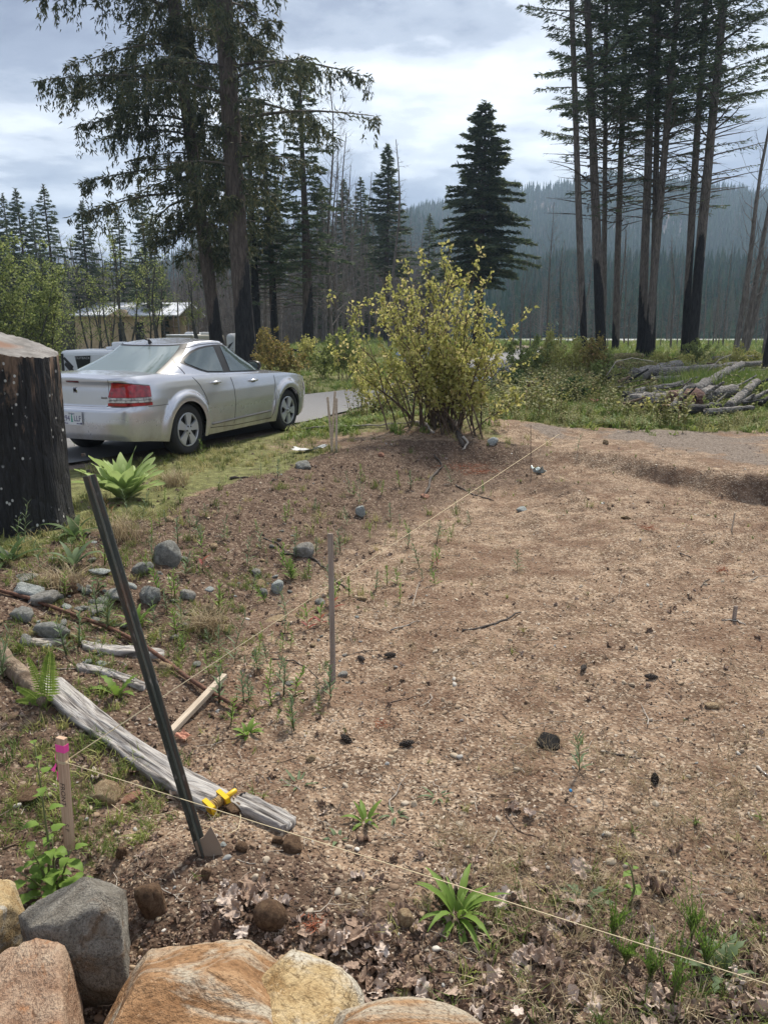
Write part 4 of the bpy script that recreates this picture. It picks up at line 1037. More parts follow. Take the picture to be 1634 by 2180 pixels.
for wx in (0, 2.66):
    for sd_ in (-1, 1):
        w = obj('wheel', TY, car, (wx, sd_*.785, .335)); w.rotation_euler = (0, random.random()*1.2 if wx else .1, 0 if sd_ < 0 else math.pi)
        for nm, me in (('wheel_cover', CV), ('wheel_back', DK), ('wheel_nuts', NB)): obj(nm, me, w)
for o_ in car.children_recursive:
    if o_.name.split('.')[0] in ('headlight',): pass
# seats glimpsed as pale shapes are left inside dark glass
# ------------------------------------------------------------------ the charred stump
r_ = np.random.default_rng(314)
sx_, sy_ = -3.20, 6.5; sg = hz(-2.9, 6.1)
st = empty('charred_stump', (sx_, sy_, sg-.02), 'huge charred sawn stump at the left edge, taller than the car', 'stump')
n = 120; m = 60; V = np.zeros((m, n, 3)); a_ = np.linspace(0, 2*math.pi, n, endpoint=False)
prof = np.array([1.0+.10*vnoise(np.array([np.cos(q)*2.2+5]), np.array([np.sin(q)*2.2+3]), 3)[0] for q in a_])
def top_z(x, y): return 1.70-sg+.02-.27*(x+.5)-.06*(.5-y)*1.0+.0*x
for i in range(m):
    t = i/(m-1); z = t
    fl = .455*(1+.16*np.exp(-t*14))*(1+.03*t)
    fur =   .07*np.abs(vnoise(a_*16, np.full(n, t*1.6+4), 9))+.022*vnoise(a_*38, np.full(n, t*3.0), 12)+.02*vnoise(a_*9, np.full(n, t*9), 15)
    rootb = .24*np.exp(-t*13)*(np.exp(-((np.angle(np.exp(1j*(a_+.30))))/.30)**2)+np.exp(-((np.angle(np.exp(1j*(a_+2.0))))/.3)**2)*.6)
    rad = fl*prof*(1-fur*1.3)+rootb
    x = rad*np.cos(a_); y = rad*np.sin(a_); zt = top_z(x, y)+.012*vnoise(a_*30, a_*0, 4)
    V[i, :, 0] = x; V[i, :, 1] = y; V[i, :, 2] = -.18+(zt+.18)*z
F = []
for i in range(m-1):
    for k in range(n): a = i*n+k; b = i*n+(k+1) % n; F.append((a, b, b+n, a+n))
sm_ = M('charred_stump_bark', rough=.75); co = sm_.coord((3.2, 3.2, .75)); v = sm_.noise(2.0, 6, .65, co, .8); v2 = sm_.noise(9, 4, .7, sm_.coord((4, 4, .6)))
ch = sm_.ramp(v2, [(.3, (.006, .006, .007)), (.6, (.022, .022, .024)), (.8, (.06, .06, .063))])
wd = sm_.ramp(v2, [(.25, (.06, .04, .028)), (.5, (.19, .125, .085)), (.8, (.30, .21, .15))])
sep_ = sm_.n('ShaderNodeSeparateXYZ'); sm_.l(sm_.coord(), sep_.inputs[0])
lw = sm_.math('MULTIPLY', sm_.math('SUBTRACT', -.02, sep_.outputs[0]), 1.1); hw = sm_.math('MULTIPLY', sm_.math('SUBTRACT', sep_.outputs[2], 1.15), .22)
f = sm_.ramp(sm_.math('ADD', v, sm_.math('ADD', sm_.math('MULTIPLY', lw, .45, True), hw)), [(.50, 0), (.57, 1)])
crkl = sm_.voro(5, sm_.coord((3.4, 3.4, .55)), feat='DISTANCE_TO_EDGE'); c = sm_.mix(f, ch, wd); spk = sm_.voro(19, sm_.coord((1, 1, .8))); zone = sm_.noise(3.2, 2, .5, sm_.coord())
sp = sm_.math('MULTIPLY', sm_.ramp(spk, [(.16, 1), (.22, 0)]), sm_.ramp(zone, [(.52, 0), (.58, 1)])); c = sm_.mix(sp, c, (.62, .62, .60))
sm_.set('Base Color', c); sm_.bump(sm_.math('ADD', sm_.math('ADD', v, v2), sm_.math('MULTIPLY', sm_.ramp(crkl, [(0, 0), (.10, 1)]), .28)), 1.0, .05)
obj('trunk', mesh_np('trunk', V.reshape(-1, 3), F, sm_.m), st)
rim = V[-1]; rings = [rim*np.array([k, k, 1]) for k in (1, .93, .8, .62, .45, .3, .16, .05)]
Vt = []
for k, q in enumerate(rings):
    q = q.copy(); z = top_z(q[:, 0], q[:, 1]); q[:, 2] = (z if k else q[:, 2])+(.004*vnoise(q[:, 0]*30, q[:, 1]*30, 8) if k else 0)+(-.02*np.exp(-((q[:, 0]+.02)**2+(q[:, 1])**2)/.03) if k > 2 else 0); Vt.append(q)
Vt = np.array(Vt); F = []
for i in range(len(rings)-1):
    for k in range(n): a = i*n+k; b = i*n+(k+1) % n; F.append((a, b, b+n, a+n))
F.append(tuple(range((len(rings)-1)*n, len(rings)*n)))
ct = M('sawn_wood', rough=.9); dv = ct.n('ShaderNodeTexCoord').outputs['Object']; ln_ = ct.n('ShaderNodeVectorMath', operation='LENGTH')
mp_ = ct.n('ShaderNodeMapping'); mp_.inputs['Scale'].default_value = (1, 1, 0); ct.l(dv, mp_.inputs[0]); ct.l(mp_.outputs[0], ln_.inputs[0])
rg = ct.noise(1, 3, .6, None); wv = ct.n('ShaderNodeMath', operation='SINE'); ct.l(ct.math('MULTIPLY', ln_.outputs['Value'], 260), wv.inputs[0])
base_c = ct.ramp(ct.noise(7, 4, .6, ct.coord()), [(.3, (.07, .066, .06)), (.5, (.17, .16, .15)), (.75, (.29, .28, .265))])
c = ct.mix(ct.ramp(wv.outputs[0], [(0, 0), (1, .45)]), base_c, (.12, .10, .085)); c = ct.mix(ct.ramp(ct.math('ADD', ln_.outputs['Value'], ct.math('MULTIPLY', ct.noise(6, 3, .6, ct.coord()), .2)), [(.20, 1), (.30, 0)]), c, (.17, .095, .06)); ct.set('Base Color', c)
obj('cut_top', mesh_np('cut_top', Vt.reshape(-1, 3), F, ct.m), st)
# ------------------------------------------------------------------ rocks
def ico(sub):
    b = bmesh.new(); bmesh.ops.create_icosphere(b, subdivisions=sub, radius=1); V = np.array([v.co[:] for v in b.verts]); F = np.array([[v.index for v in f.verts] for f in b.faces]); b.free(); return V, F
ICO = {k: ico(k) for k in (1, 2, 3, 4, 5)}
def n3(V, s, seed): return (fbm(V[:, 0]*s+V[:, 2]*.7*s, V[:, 1]*s-V[:, 2]*.9*s, 4, seed)+fbm(V[:, 1]*s+5, V[:, 2]*s+V[:, 0]*s*.6, 4, seed+9))*.5
def rock_mesh(name, seed, mat, sub=3, cuts=12, rough=.05, facet=.72, round_=False):
    r = np.random.default_rng(seed); V, F = ICO[sub]; V = V.copy()
    if not round_:
        # an angular block: the ball cut back to the planes of a random polyhedron
        nd = cuts; D = r.normal(size=(nd, 3)); D /= np.linalg.norm(D, axis=1)[:, None]
        D[:6] = np.array([[1, 0, 0], [-1, 0, 0], [0, 1, 0], [0, -1, 0], [0, 0, 1], [0, 0, -1]])+r.normal(size=(6, 3))*.28; D /= np.linalg.norm(D, axis=1)[:, None]
        lim = .62+.30*r.random(nd); lim[:6] = .70+.16*r.random(6)
        k = V@D.T; q = np.where(k > .05, lim[None]/np.maximum(k, .05), 9); s_ = np.minimum(q.min(1), 1.12); V = V*s_[:, None]
    V = V*(1+rough*n3(V, 1.7, seed)[:, None]*2.2); V = V*(1+rough*.45*n3(V, 6, seed+3)[:, None])*(1+rough*.22*n3(V, 19, seed+5)[:, None])
    return mesh_np(name, V, F.astype(np.int32), mat, sm=round_)
def rock_mat(name, c0, c1, c2, patch=None, scale=3., rough=.85, bump=.5, ps=.5):
    m = M(name, rough=rough); co = m.coord(); v = m.noise(scale, 6, .65, co, .7); c = m.ramp(v, [(.32, c0), (.5, c1), (.68, c2)])
    if patch is not None:
        p = m.noise(scale*.55, 5, .6, m.coord((1, 1.2, 1.4)), 1.2); c = m.mix(m.ramp(p, [(ps-.03, 0), (ps+.06, 1)]), c, patch)
    cr = m.voro(scale*1.3, m.coord(), feat='DISTANCE_TO_EDGE'); fine = m.noise(scale*14, 4, .7, co); c = m.mix(m.ramp(fine, [(.36, .6), (.52, 0)]), c, tuple(q*.45 for q in c0)); lich = m.noise(scale*7, 5, .75, m.coord(), 1.0); c = m.mix(m.ramp(lich, [(.60, 0), (.66, .45)]), c, tuple(min(1, q*1.35+.06) for q in c2)); crk = m.noise(scale*.9, 3, .5, m.coord(), 2.2); cf = m.ramp(m.math('ABSOLUTE', m.math('SUBTRACT', crk, .5)), [(.0, .75), (.012, 0)]); c = m.mix(cf, c, tuple(q*.4 for q in c0))
    m.set('Base Color', c); m.set('Specular IOR Level', .25); m.bump(m.math('ADD', v, m.math('MULTIPLY', fine, .75)), min(1, bump*1.3), .08); return m.m
RM = dict(
    grey=rock_mat('grey_stone', (.16, .15, .13), (.31, .295, .265), (.46, .445, .41)),
    slate=rock_mat('slate_stone', (.13, .13, .118), (.26, .26, .238), (.42, .42, .385)),
    white=rock_mat('pale_speckled_stone', (.17, .19, .18), (.42, .45, .43), (.62, .64, .62), scale=6),
    tan=rock_mat('tan_stone', (.20, .13, .075), (.40, .29, .17), (.55, .44, .28)),
    orange=rock_mat('orange_boulder', (.19, .095, .04), (.33, .19, .095), (.46, .30, .17), patch=(.45, .39, .30), scale=1.6, bump=.45, ps=.50),
    yellow=rock_mat('yellow_boulder', (.29, .18, .075), (.46, .34, .18), (.56, .46, .30), patch=(.50, .46, .38), scale=1.5, bump=.4, ps=.54),
    pink=rock_mat('pinkish_boulder', (.22, .12, .07), (.37, .25, .17), (.47, .36, .26), patch=(.36, .16, .065), scale=1.7, bump=.45, ps=.55),
    bigg=rock_mat('big_grey_boulder', (.16, .14, .115), (.32, .295, .25), (.46, .43, .375), patch=(.26, .19, .13), scale=1.8, bump=.6, ps=.57),
    brown=rock_mat('brown_stone', (.07, .042, .025), (.16, .095, .055), (.26, .17, .10)),
    red=rock_mat('reddish_stone', (.28, .12, .08), (.42, .22, .15), (.5, .3, .2)),
    black=rock_mat('black_lump', (.006, .005, .005), (.014, .012, .012), (.03, .026, .024), scale=8))
def put_rock(px, py, w, h, mat, label, seed=None, dz=.25, sub=3, round_=False, pos=None, flat=None, rz=None, cat='rock', group=None, deep=None, rough=.05, facet=.72, name='rock', cuts=12):
    """px, py: centre in the photo; w, h: size in photo pixels"""
    r = np.random.default_rng(int(px*7+py) if seed is None else seed)
    g = hit(px, py+h*.38) if pos is None else Vector(pos)
    dep = g.y*math.cos(PITCH)+(CAMZ-g.z)*math.sin(PITCH); sc = dep/FPX
    W = w*sc/2; ang = math.atan2(CAMZ-g.z, g.y); Hh = h*sc/2
    dpt = (deep if deep else .8*W); hz_ = math.sqrt(max(Hh**2-(dpt*math.sin(ang))**2, (Hh*.35)**2))/math.cos(ang)
    hz_ = flat if flat else hz_
    o = obj(name, rock_mesh('rock', int(px*13+py), RM[mat], sub, cuts, rough, facet, round_))
    o.location = (g.x, g.y+dpt*.5, g.z+hz_*(1-2*dz)); o.scale = (W*1.1, dpt*1.1, hz_*1.12)
    o.rotation_euler = (r.normal()*.12, r.normal()*.15, (r.random()-.5)*.9 if rz is None else rz)
    return tag(o, label, cat, group)
def boulder(px, D, ztop, w, dd, hgt, mat, label, seed, rz=0, tilt=(0, 0), facet=.66, rough=.06, name='boulder'):
    dep = D*math.cos(PITCH)+(CAMZ-ztop)*math.sin(PITCH); x = (px-817)/FPX*dep
    o = obj(name, rock_mesh('boulder', seed, RM[mat], 5, 14, rough, facet)); o.location = (x, D, ztop-hgt/2); o.scale = (w/2*1.12, dd/2*1.12, hgt/2*1.12)
    o.rotation_euler = (tilt[0], tilt[1], rz); return tag(o, label, 'boulder')
boulder(376, 1.64, .02, .68, .52, .56, 'orange', 'big orange and cream boulder at the bottom of the photo, largest of the row', 3, rz=.2, tilt=(-.1, .12))
boulder(575, 1.60, -.04, .44, .50, .42, 'yellow', 'cream and yellow boulder right of the big orange one', 14, rz=-.5, tilt=(.05, .42))
boulder(12, 1.60, .0, .38, .48, .50, 'pink', 'pinkish tan boulder in the bottom left corner', 23, rz=.4, tilt=(0, .18))
boulder(855, 1.42, .03, .58, .40, .40, 'orange', 'orange boulder just showing at the bottom edge right of the cream one', 8, rz=.1)
boulder(158, 1.97, .0, .33, .30, .38, 'bigg', 'grey boulder with flat top in front of the pink-ribboned stake', 31, rz=.35, tilt=(-.25, .1), facet=.70)
boulder(-12, 2.05, -.06, .15, .2, .26, 'yellow', 'yellow boulder cut by the left edge above the pinkish one', 36)
for a in [
    (318, 1925, 66, 80, 'brown', 'blocky brown rock in the dug soil beside the grey boulder', {}),
    (574, 1958, 68, 58, 'brown', 'smooth round brown cobble with dead leaves against it', dict(round_=True, sub=4, rough=.02, dz=.2)),
    (219, 1692, 62, 48, 'tan', 'rough cream-yellow rock on the soil right of the ribboned stake', {}),
    (272, 1702, 52, 26, 'red', 'flat orange-tan rock beside the cream-yellow one', {}),
    (621, 1806, 44, 34, 'brown', 'brown rock at the right end of the weathered slab', {}),
    (590, 1790, 24, 18, 'brown', 'small brown stone tucked under the end of the slab', {}),
    (500, 1727, 42, 24, 'brown', 'brown stone just under the yellow string reel', {}),
    (865, 1958, 42, 34, 'tan', 'angular cream stone left of the big long-leaved weed', {}),
    (882, 1982, 20, 18, 'tan', 'small round tan stone below the angular cream one', dict(round_=True)),
    (514, 1810, 26, 20, 'brown', 'oval brown stone in the soil right of the post foot', dict(round_=True)),
    (1075, 2005, 32, 24, 'brown', 'brown stone right of the big long-leaved weed', dict(round_=True)),
    (440, 1864, 22, 26, 'brown', 'upright brown stone in the soil below the steel post', {}),
    (258, 1822, 22, 34, 'brown', 'yellow-brown stone in the side of the dug hole', {}),
    (45, 1695, 80, 28, 'brown', 'long brown stone at the left edge behind the leafy climber', {}),
    (348, 1178, 58, 62, 'slate', 'large grey-brown wedge rock on the slope right of the stump', {}),
    (302, 1208, 42, 30, 'slate', 'dark slate piece just behind the steel post', {}),
    (648, 1172, 44, 36, 'grey', 'pale square-topped rock above the curved root', {}),
    (590, 1250, 30, 30, 'white', 'pale flat rock set on edge right of the green tuft', {}),
    (562, 1263, 20, 18, 'slate', 'small blue-grey stone left of the pale flat rock', {}),
    (320, 1270, 48, 46, 'slate', 'tilted grey rock right of the steel post on the slope', {}),
    (401, 1268, 38, 26, 'grey', 'flat grey-green rock in the middle of the slope', {}),
    (448, 1298, 32, 26, 'tan', 'cream angular stone on the dark slope', {}),
    (252, 1268, 52, 26, 'slate', 'broad slate slab left of the steel post', {}),
    (52, 1258, 66, 36, 'white', 'white speckled rock at the left edge of the slope', {}),
    (46, 1230, 62, 16, 'slate', 'thin slate slab on top of the white speckled rock', {}),
    (90, 1278, 62, 34, 'grey', 'rounded light grey rock beside the white speckled one', {}),
    (45, 1310, 50, 34, 'slate', 'bluish rock under the rusty pipe at the left edge', {}),
    (106, 1342, 66, 48, 'slate', 'pointed dark grey rock below the rusty pipe', {}),
    (206, 1218, 46, 16, 'white', 'thin white stone between the small weeds left of the post', {}),
    (140, 1252, 44, 34, 'brown', 'rounded brown rock among dry grass', {}),
    (200, 1300, 44, 16, 'grey', 'flat grey stone below the broad slate slab', {}),
    (215, 1285, 30, 20, 'slate', 'small tilted slate below the broad slab', {}),
    (545, 1218, 26, 16, 'grey', 'grey stone left of the green tuft on the slope', {}),
    (768, 1092, 20, 26, 'white', 'white pointed rock upright on the upper slope', dict(dz=.1)),
    (587, 1318, 48, 10, 'tan', 'flat pale chip of stone right of the feathery weed', {}),
    (645, 991, 38, 20, 'slate', 'dark slate boulder on the bank top left of the three thin stakes', {}),
    (1170, 1583, 58, 30, 'black', 'black crumbly lump on the bare dirt', dict(rough=.14, facet=.8)),
    (352, 1425, 34, 22, 'tan', 'pinkish rock beside the rusty pipe', {}),
    (1332, 1103, 20, 9, 'tan', 'small orange stone on the far bare dirt', {}),
    (1516, 1502, 32, 15, 'tan', 'cream stone at the right of the bare dirt', {}),
    (905, 1057, 22, 10, 'red', 'reddish stone at the foot of the forked root', {}),
    (1048, 940, 24, 18, 'white', 'pale rock at the right foot of the bush mound', {}),
    (811, 968, 14, 12, 'red', 'small orange stone on the heap right of the thin stakes', {}),
    (1112, 1084, 24, 9, 'white', 'flat pale stone on the far bare dirt near the string', {}),
    (770, 1275, 24, 12, 'tan', 'rounded cream stone right of the middle stake', {}),
    (1288, 941, 14, 12, 'tan', 'small blocky stone on the gravel track', {}),
    (660, 1615, 20, 14, 'tan', 'small cream stone left of the pale green rosette', {}),
    (475, 1800, 16, 10, 'white', 'tiny white stone beside the post anchor plate', {}),
]:
    put_rock(*a[:6], **a[6])
# ------------------------------------------------------------------ wood, sticks, string
def gpt(px, py, up=0.0): g = hit(px, py); return Vector((g.x, g.y, g.z+up))
WOODG = M('weathered_wood', rough=.9); co = WOODG.coord((60, 3, 20)); v = WOODG.noise(1.0, 5, .6, co, .5); WOODG.set('Base Color', WOODG.ramp(v, [(.33, (.035, .03, .027)), (.45, (.22, .20, .185)), (.55, (.36, .34, .32)), (.75, (.50, .48, .45))])); WOODG.bump(v, .9, .015); WOODG = WOODG.m
def stickmat(nm, a, b):
    m = M(nm, rough=.9); m.set('Base Color', m.ramp(m.noise(30, 4, .6, m.coord()), [(.35, a), (.65, b)])); return m.m
SDARK = stickmat('dark_stick', (.03, .024, .02), (.09, .072, .06)); SPALE = stickmat('pale_stick', (.20, .17, .14), (.42, .38, .33)); SBR = stickmat('brown_stick', (.08, .05, .035), (.20, .14, .10))
RUST = stickmat('rusty_steel', (.055, .026, .016), (.16, .075, .045))
NEWW = M('new_lumber', rough=.8); v = NEWW.noise(1.4, 4, .6, NEWW.coord((70, 70, 2.5)), .4); NEWW.set('Base Color', NEWW.ramp(v, [(.3, (.34, .20, .13)), (.55, (.52, .36, .25)), (.75, (.62, .45, .33))])); NEWW.bump(v, .25, .002); NEWW = NEWW.m
LATH = M('grey_lath', rough=.85); v = LATH.noise(1.4, 4, .6, LATH.coord((50, 50, 3))); LATH.set('Base Color', LATH.ramp(v, [(.3, (.20, .155, .125)), (.7, (.37, .31, .265))])); LATH = LATH.m
PALEW = M('pale_lumber', rough=.8); v = PALEW.noise(1.4, 4, .6, PALEW.coord((4, 60, 60))); PALEW.set('Base Color', PALEW.ramp(v, [(.3, (.33, .26, .19)), (.7, (.54, .46, .36))])); PALEW = PALEW.m
def slab(name, path, width, thick, mat, label, cat, nl=60, nw=12, seed=0, raise_=.0):
    """a split, weathered slab following the ground: grooves run along it"""
    P = [gpt(*p) for p in path]; P = [Vector((p.x, p.y, p.z)) for p in P]
    o0 = P[0].copy(); d = P[-1]-P[0]; ry = math.atan2(d.y, d.x)
    ts = np.linspace(0, 1, nl); seg = len(P)-1; W = []; rr_ = np.random.default_rng(seed)
    for t in ts:
        f = t*seg; a = min(int(f), seg-1); c = P[a].lerp(P[a+1], f-a); tg = (P[min(a+1, seg)]-P[a]).normalized(); sd = Vector((-tg.y, tg.x, 0)).normalized()
        w = width*(1+.18*fbm(np.array([t*7.]), np.array([seed*1.]), 3, seed)[0])*(1 if .03 < t < .985 else .55)
        row = []
        for k in range(nw*2):
            if k < nw: s = -1+2*k/(nw-1); up = thick*(1-.08*s*s)*.7+.014*vnoise(np.array([s*7.+seed]), np.array([t*2.5]), 4)[0]*2+.006*vnoise(np.array([s*19.]), np.array([t*4.]), 6)[0]*2
            else: s = 1-2*(k-nw)/(nw-1); up = -thick*.5
            row.append(c+sd*(s*w/2)+Vector((0, 0, up+raise_)))
        W.append(row)
    V = [tuple(q-o0) for r in W for q in r]; kk = nw*2; F = []
    for i in range(nl-1):
        for k in range(kk): a = i*kk+k; b = i*kk+(k+1) % kk; F.append((a, b, b+kk, a+kk))
    F.append(tuple(range(kk))[::-1]); F.append(tuple(range((nl-1)*kk, nl*kk)))
    Rm = Matrix.Rotation(-ry+math.pi/2, 3, 'Z'); V = [tuple(Rm @ Vector(q)) for q in V]
    o = obj(name, mesh_np(name, V, F, mat)); o.location = o0; o.rotation_euler = (0, 0, ry-math.pi/2); return tag(o, label, cat)
s1_ = slab('weathered_slab', [(98, 1462), (190, 1540), (300, 1618), (400, 1683), (470, 1722)], .128, .045, WOODG, 'long silver-grey split log slab crossing the lower left, left piece', 'log', seed=2, raise_=.015)
s2_ = slab('weathered_slab', [(505, 1715), (560, 1740), (618, 1768)], .085, .035, WOODG, 'short silver-grey slab end right of the yellow string reel', 'log', nl=30, seed=5, raise_=.01)
slab('weathered_slab', [(165, 1428), (235, 1440), (310, 1472)], .05, .04, WOODG, 'narrow silvery split stick above the long slab', 'log', nl=30, seed=6)
slab('flat_bark_piece', [(175, 1378), (235, 1388), (275, 1392), (350, 1398)], .085, .03, WOODG, 'flat grey bark piece under the middle of the rusty pipe', 'bark', nl=24, seed=8)
slab('flat_bark_piece', [(68, 1372), (100, 1372), (140, 1368)], .05, .03, SPALE, 'white wood fragment below the pointed dark rock', 'bark', nl=16, seed=9)
def rodlike(name, pts, rad, mat, label, cat, n=7, up=.008, group=None, wob=0.0):
    P = [gpt(a, b, up) for a, b in pts]; Q = []
    for i in range(len(P)-1):
        for t in np.linspace(0, 1, 4, endpoint=False): Q.append(P[i].lerp(P[i+1], t))
    Q.append(P[-1]); o0 = Q[0].copy(); rr_ = np.random.default_rng(int(pts[0][0]*3+pts[0][1]))
    if wob: Q = [q+Vector(rr_.normal(size=3))*wob for q in Q]
    nq = len(Q); rd = [rad*(1-.55*i/nq)*(1+.12*rr_.normal()) for i in range(nq)] if name != 'rusty_pipe' else [rad]*nq
    mb = MB(); mb.tube([q-o0 for q in Q], rd, n); o = mb.build(name, mat); o.location = o0; return tag(o, label, cat, group)
rodlike('rusty_pipe', [(-30, 1258), (60, 1282), (130, 1308), (230, 1345), (300, 1378), (350, 1415), (400, 1455), (450, 1488), (512, 1520)], .0125, RUST, 'bent rusty pipe running down the slope behind the steel post', 'pipe', n=10, up=.03)
LG = bark_mat('tan_log_bark', [(.08, .055, .038), (.20, .15, .11), (.30, .24, .18)], char=False)
rodlike('short_log', [(-10, 1400), (45, 1450), (100, 1512)], .055, LG, 'tan barkless log end at the left edge behind the fern', 'log', n=14, up=.03)
for pts, rad, mt, lab in [
    ([(562, 1148), (590, 1160), (612, 1182)], .016, SDARK, 'dark arched root left of the pale square-topped rock'),
    ([(598, 1180), (640, 1182), (672, 1195), (698, 1218), (715, 1240), (745, 1260)], .018, SDARK, 'dark curved root with a pale end behind the middle stake'),
    ([(985, 1345), (1030, 1340), (1065, 1325), (1108, 1306)], .016, SDARK, 'dark crooked stick lying on the bare dirt right of the middle stake'),
    ([(832, 1342), (862, 1334), (895, 1323)], .010, SPALE, 'pale broken stick on the dirt right of the middle stake'),
    ([(903, 1060), (918, 1020), (940, 995), (925, 970)], .028, SDARK, 'thick forked root sticking out of the bank below the bush'),
    ([(968, 1033), (1000, 1052), (1050, 1068)], .016, SDARK, 'curved grey stick right of the forked root'),
    ([(878, 1290), (884, 1268), (892, 1240), (900, 1236)], .006, SPALE, 'white wiggly twig upright on the bare dirt'),
    ([(1275, 1603), (1320, 1612), (1360, 1621)], .011, SDARK, 'straight dark stick right of the black lump'),
    ([(1145, 1602), (1180, 1606), (1215, 1608)], .006, SBR, 'thin twig directly below the black lump'),
    ([(1218, 1612), (1250, 1598), (1258, 1580)], .005, SPALE, 'pale hooked twig beside the feathery weed by the black lump'),
    ([(575, 1403), (625, 1408), (655, 1425), (678, 1448)], .008, SDARK, 'thin dark twig left of the middle stake foot'),
    ([(738, 1398), (775, 1390), (805, 1386)], .006, SDARK, 'short dark twig just right of the middle stake'),
    ([(825, 1500), (870, 1492), (905, 1480)], .007, SBR, 'brown twig in the middle of the dirt below the cones'),
    ([(1535, 1322), (1570, 1326), (1585, 1332)], .010, SPALE, 'pale stick at the foot of the broken stake on the right'),
    ([(1592, 1240), (1612, 1228), (1634, 1228)], .006, SPALE, 'pale twig at the right edge of the dirt'),
    ([(1316, 1278), (1318, 1255), (1325, 1232)], .005, SPALE, 'thin pale twig upright on the right half of the dirt'),
    ([(1490, 1252), (1500, 1240), (1510, 1235)], .007, SDARK, 'dark hooked twig on the right half of the dirt'),
    ([(1445, 1180), (1470, 1188)], .012, SDARK, 'short dark chip of wood on the far right dirt'),
    ([(490, 1022), (530, 1018)], .022, SDARK, 'short dark branch on the bank right of the big rosette'),
    ([(20, 1250), (70, 1210), (108, 1180), (140, 1150)], .006, SBR, 'thin bent branch crossing in front of the stump foot'),
    ([(0, 1395), (40, 1360), (48, 1300), (90, 1260), (120, 1240)], .007, SBR, 'brown branch arching at the left edge of the slope'),
    ([(60, 1325), (115, 1375), (145, 1405), (165, 1420)], .008, SBR, 'forked brown branch below the pointed dark rock'),
    ([(48, 1378), (75, 1362), (185, 1356), (240, 1372), (285, 1382)], .005, SPALE, 'long pale twig over the flat bark piece'),
    ([(105, 1430), (180, 1425), (215, 1432), (240, 1455), (262, 1478)], .005, SPALE, 'pale twig ending at the jagged-leaved weed'),
    ([(120, 2020), (125, 2060), (118, 2100), (140, 2150), (155, 2180)], .011, SPALE, 'pale brittle twig lying between the bottom left boulders'),
    ([(728, 2022), (790, 1975), (830, 1955)], .007, SBR, 'brown twig over the dead leaves right of the cobble'),
    ([(935, 2030), (980, 2040), (1010, 2052)], .005, SPALE, 'thin pale straw below the big long-leaved weed'),
    ([(1590, 1733), (1600, 1745)], .009, SPALE, 'short white tube-like twig at the right edge'),
    ([(1608, 1640), (1634, 1656)], .012, SPALE, 'white wood splinter at the right edge of the dirt'),
    ([(1062, 1720), (1100, 1770), (1160, 1790)], .006, SBR, 'arched dry stem above the clump of dead leaves'),
    ([(505, 1835), (530, 1848), (545, 1842)], .004, SPALE, 'tiny pale rootlet in the dug soil'),
    ([(10, 1820), (60, 1790)], .008, SBR, 'brown twig at the left edge beside the leafy climber')]:
    rodlike('stick', pts, rad*.62, mt, lab, 'stick', up=rad*.4, wob=rad*.25)
# stakes -------------------------------------------------------------
def upright(ax, face=0.0):
    z = Vector(ax).normalized(); y = Vector((0, 1, 0)); y = (y-z*y.dot(z)).normalized(); x = y.cross(z); m = Matrix((x, y, z)).transposed()
    return (m @ Matrix.Rotation(face, 3, 'Z')).to_quaternion()
def stake(name, foot, topv, w, d, mat, label, cat='stake', group=None, point=False, face=0.0):
    foot = Vector(foot); topv = Vector(topv); ax = topv-foot; L = ax.length+.15; t = empty(name, foot, label, cat, group)
    q = upright(ax, face)
    mb = MB(); mb.box((0, 0, L/2-.15), (w, d, L)); o = mb.build('post', mat, t, sm=False); o.rotation_mode = 'QUATERNION'; o.rotation_quaternion = q
    bv = o.modifiers.new('b', 'BEVEL'); bv.width = min(w, d)*.06; bv.segments = 1
    return t, o, L-.15
def facing(ax):
    """turn about the stake's own axis so that its broad side looks at the camera"""
    q = ax.to_track_quat('Z', 'Y'); n_ = q @ Vector((0, -1, 0)); return q, n_
f0 = gpt(709, 1452); t0 = at_y(703, 1136, f0.y)
stake('lath_stake', f0, t0, .030, .010, LATH, 'weathered wooden lath stake standing alone mid-slope with the string beside it', face=-.3)
for k, (x1, y1, x2, y2, lab) in enumerate([(707, 962, 697, 845, 'left one of three thin stakes on the bank, leaning left'), (705, 960, 713, 833, 'middle one of three thin stakes on the bank, tallest, leaning right'), (716, 964, 716, 848, 'right one of three thin stakes on the bank, upright')]):
    f_ = gpt(x1, y1); stake('thin_stake', f_, at_y(x2, y2, f_.y+.02*k), .030, .010, PALEW, lab, group='three thin stakes on the bank', face=.2*k)
f_ = gpt(1129, 1026); stake('thin_rod', f_, at_y(1129, 905, f_.y), .008, .008, SBR, 'thin upright rod at the far side of the dirt beside the string', 'rod')
f_ = gpt(1556, 1132); stake('thin_stake', f_, at_y(1563, 1092, f_.y), .014, .008, PALEW, 'small pale stake in the trench at the right edge')
f_ = gpt(1561, 1320); stake('broken_stake', f_, at_y(1565, 1290, f_.y), .024, .012, LATH, 'short broken stake end on the right side of the dirt')
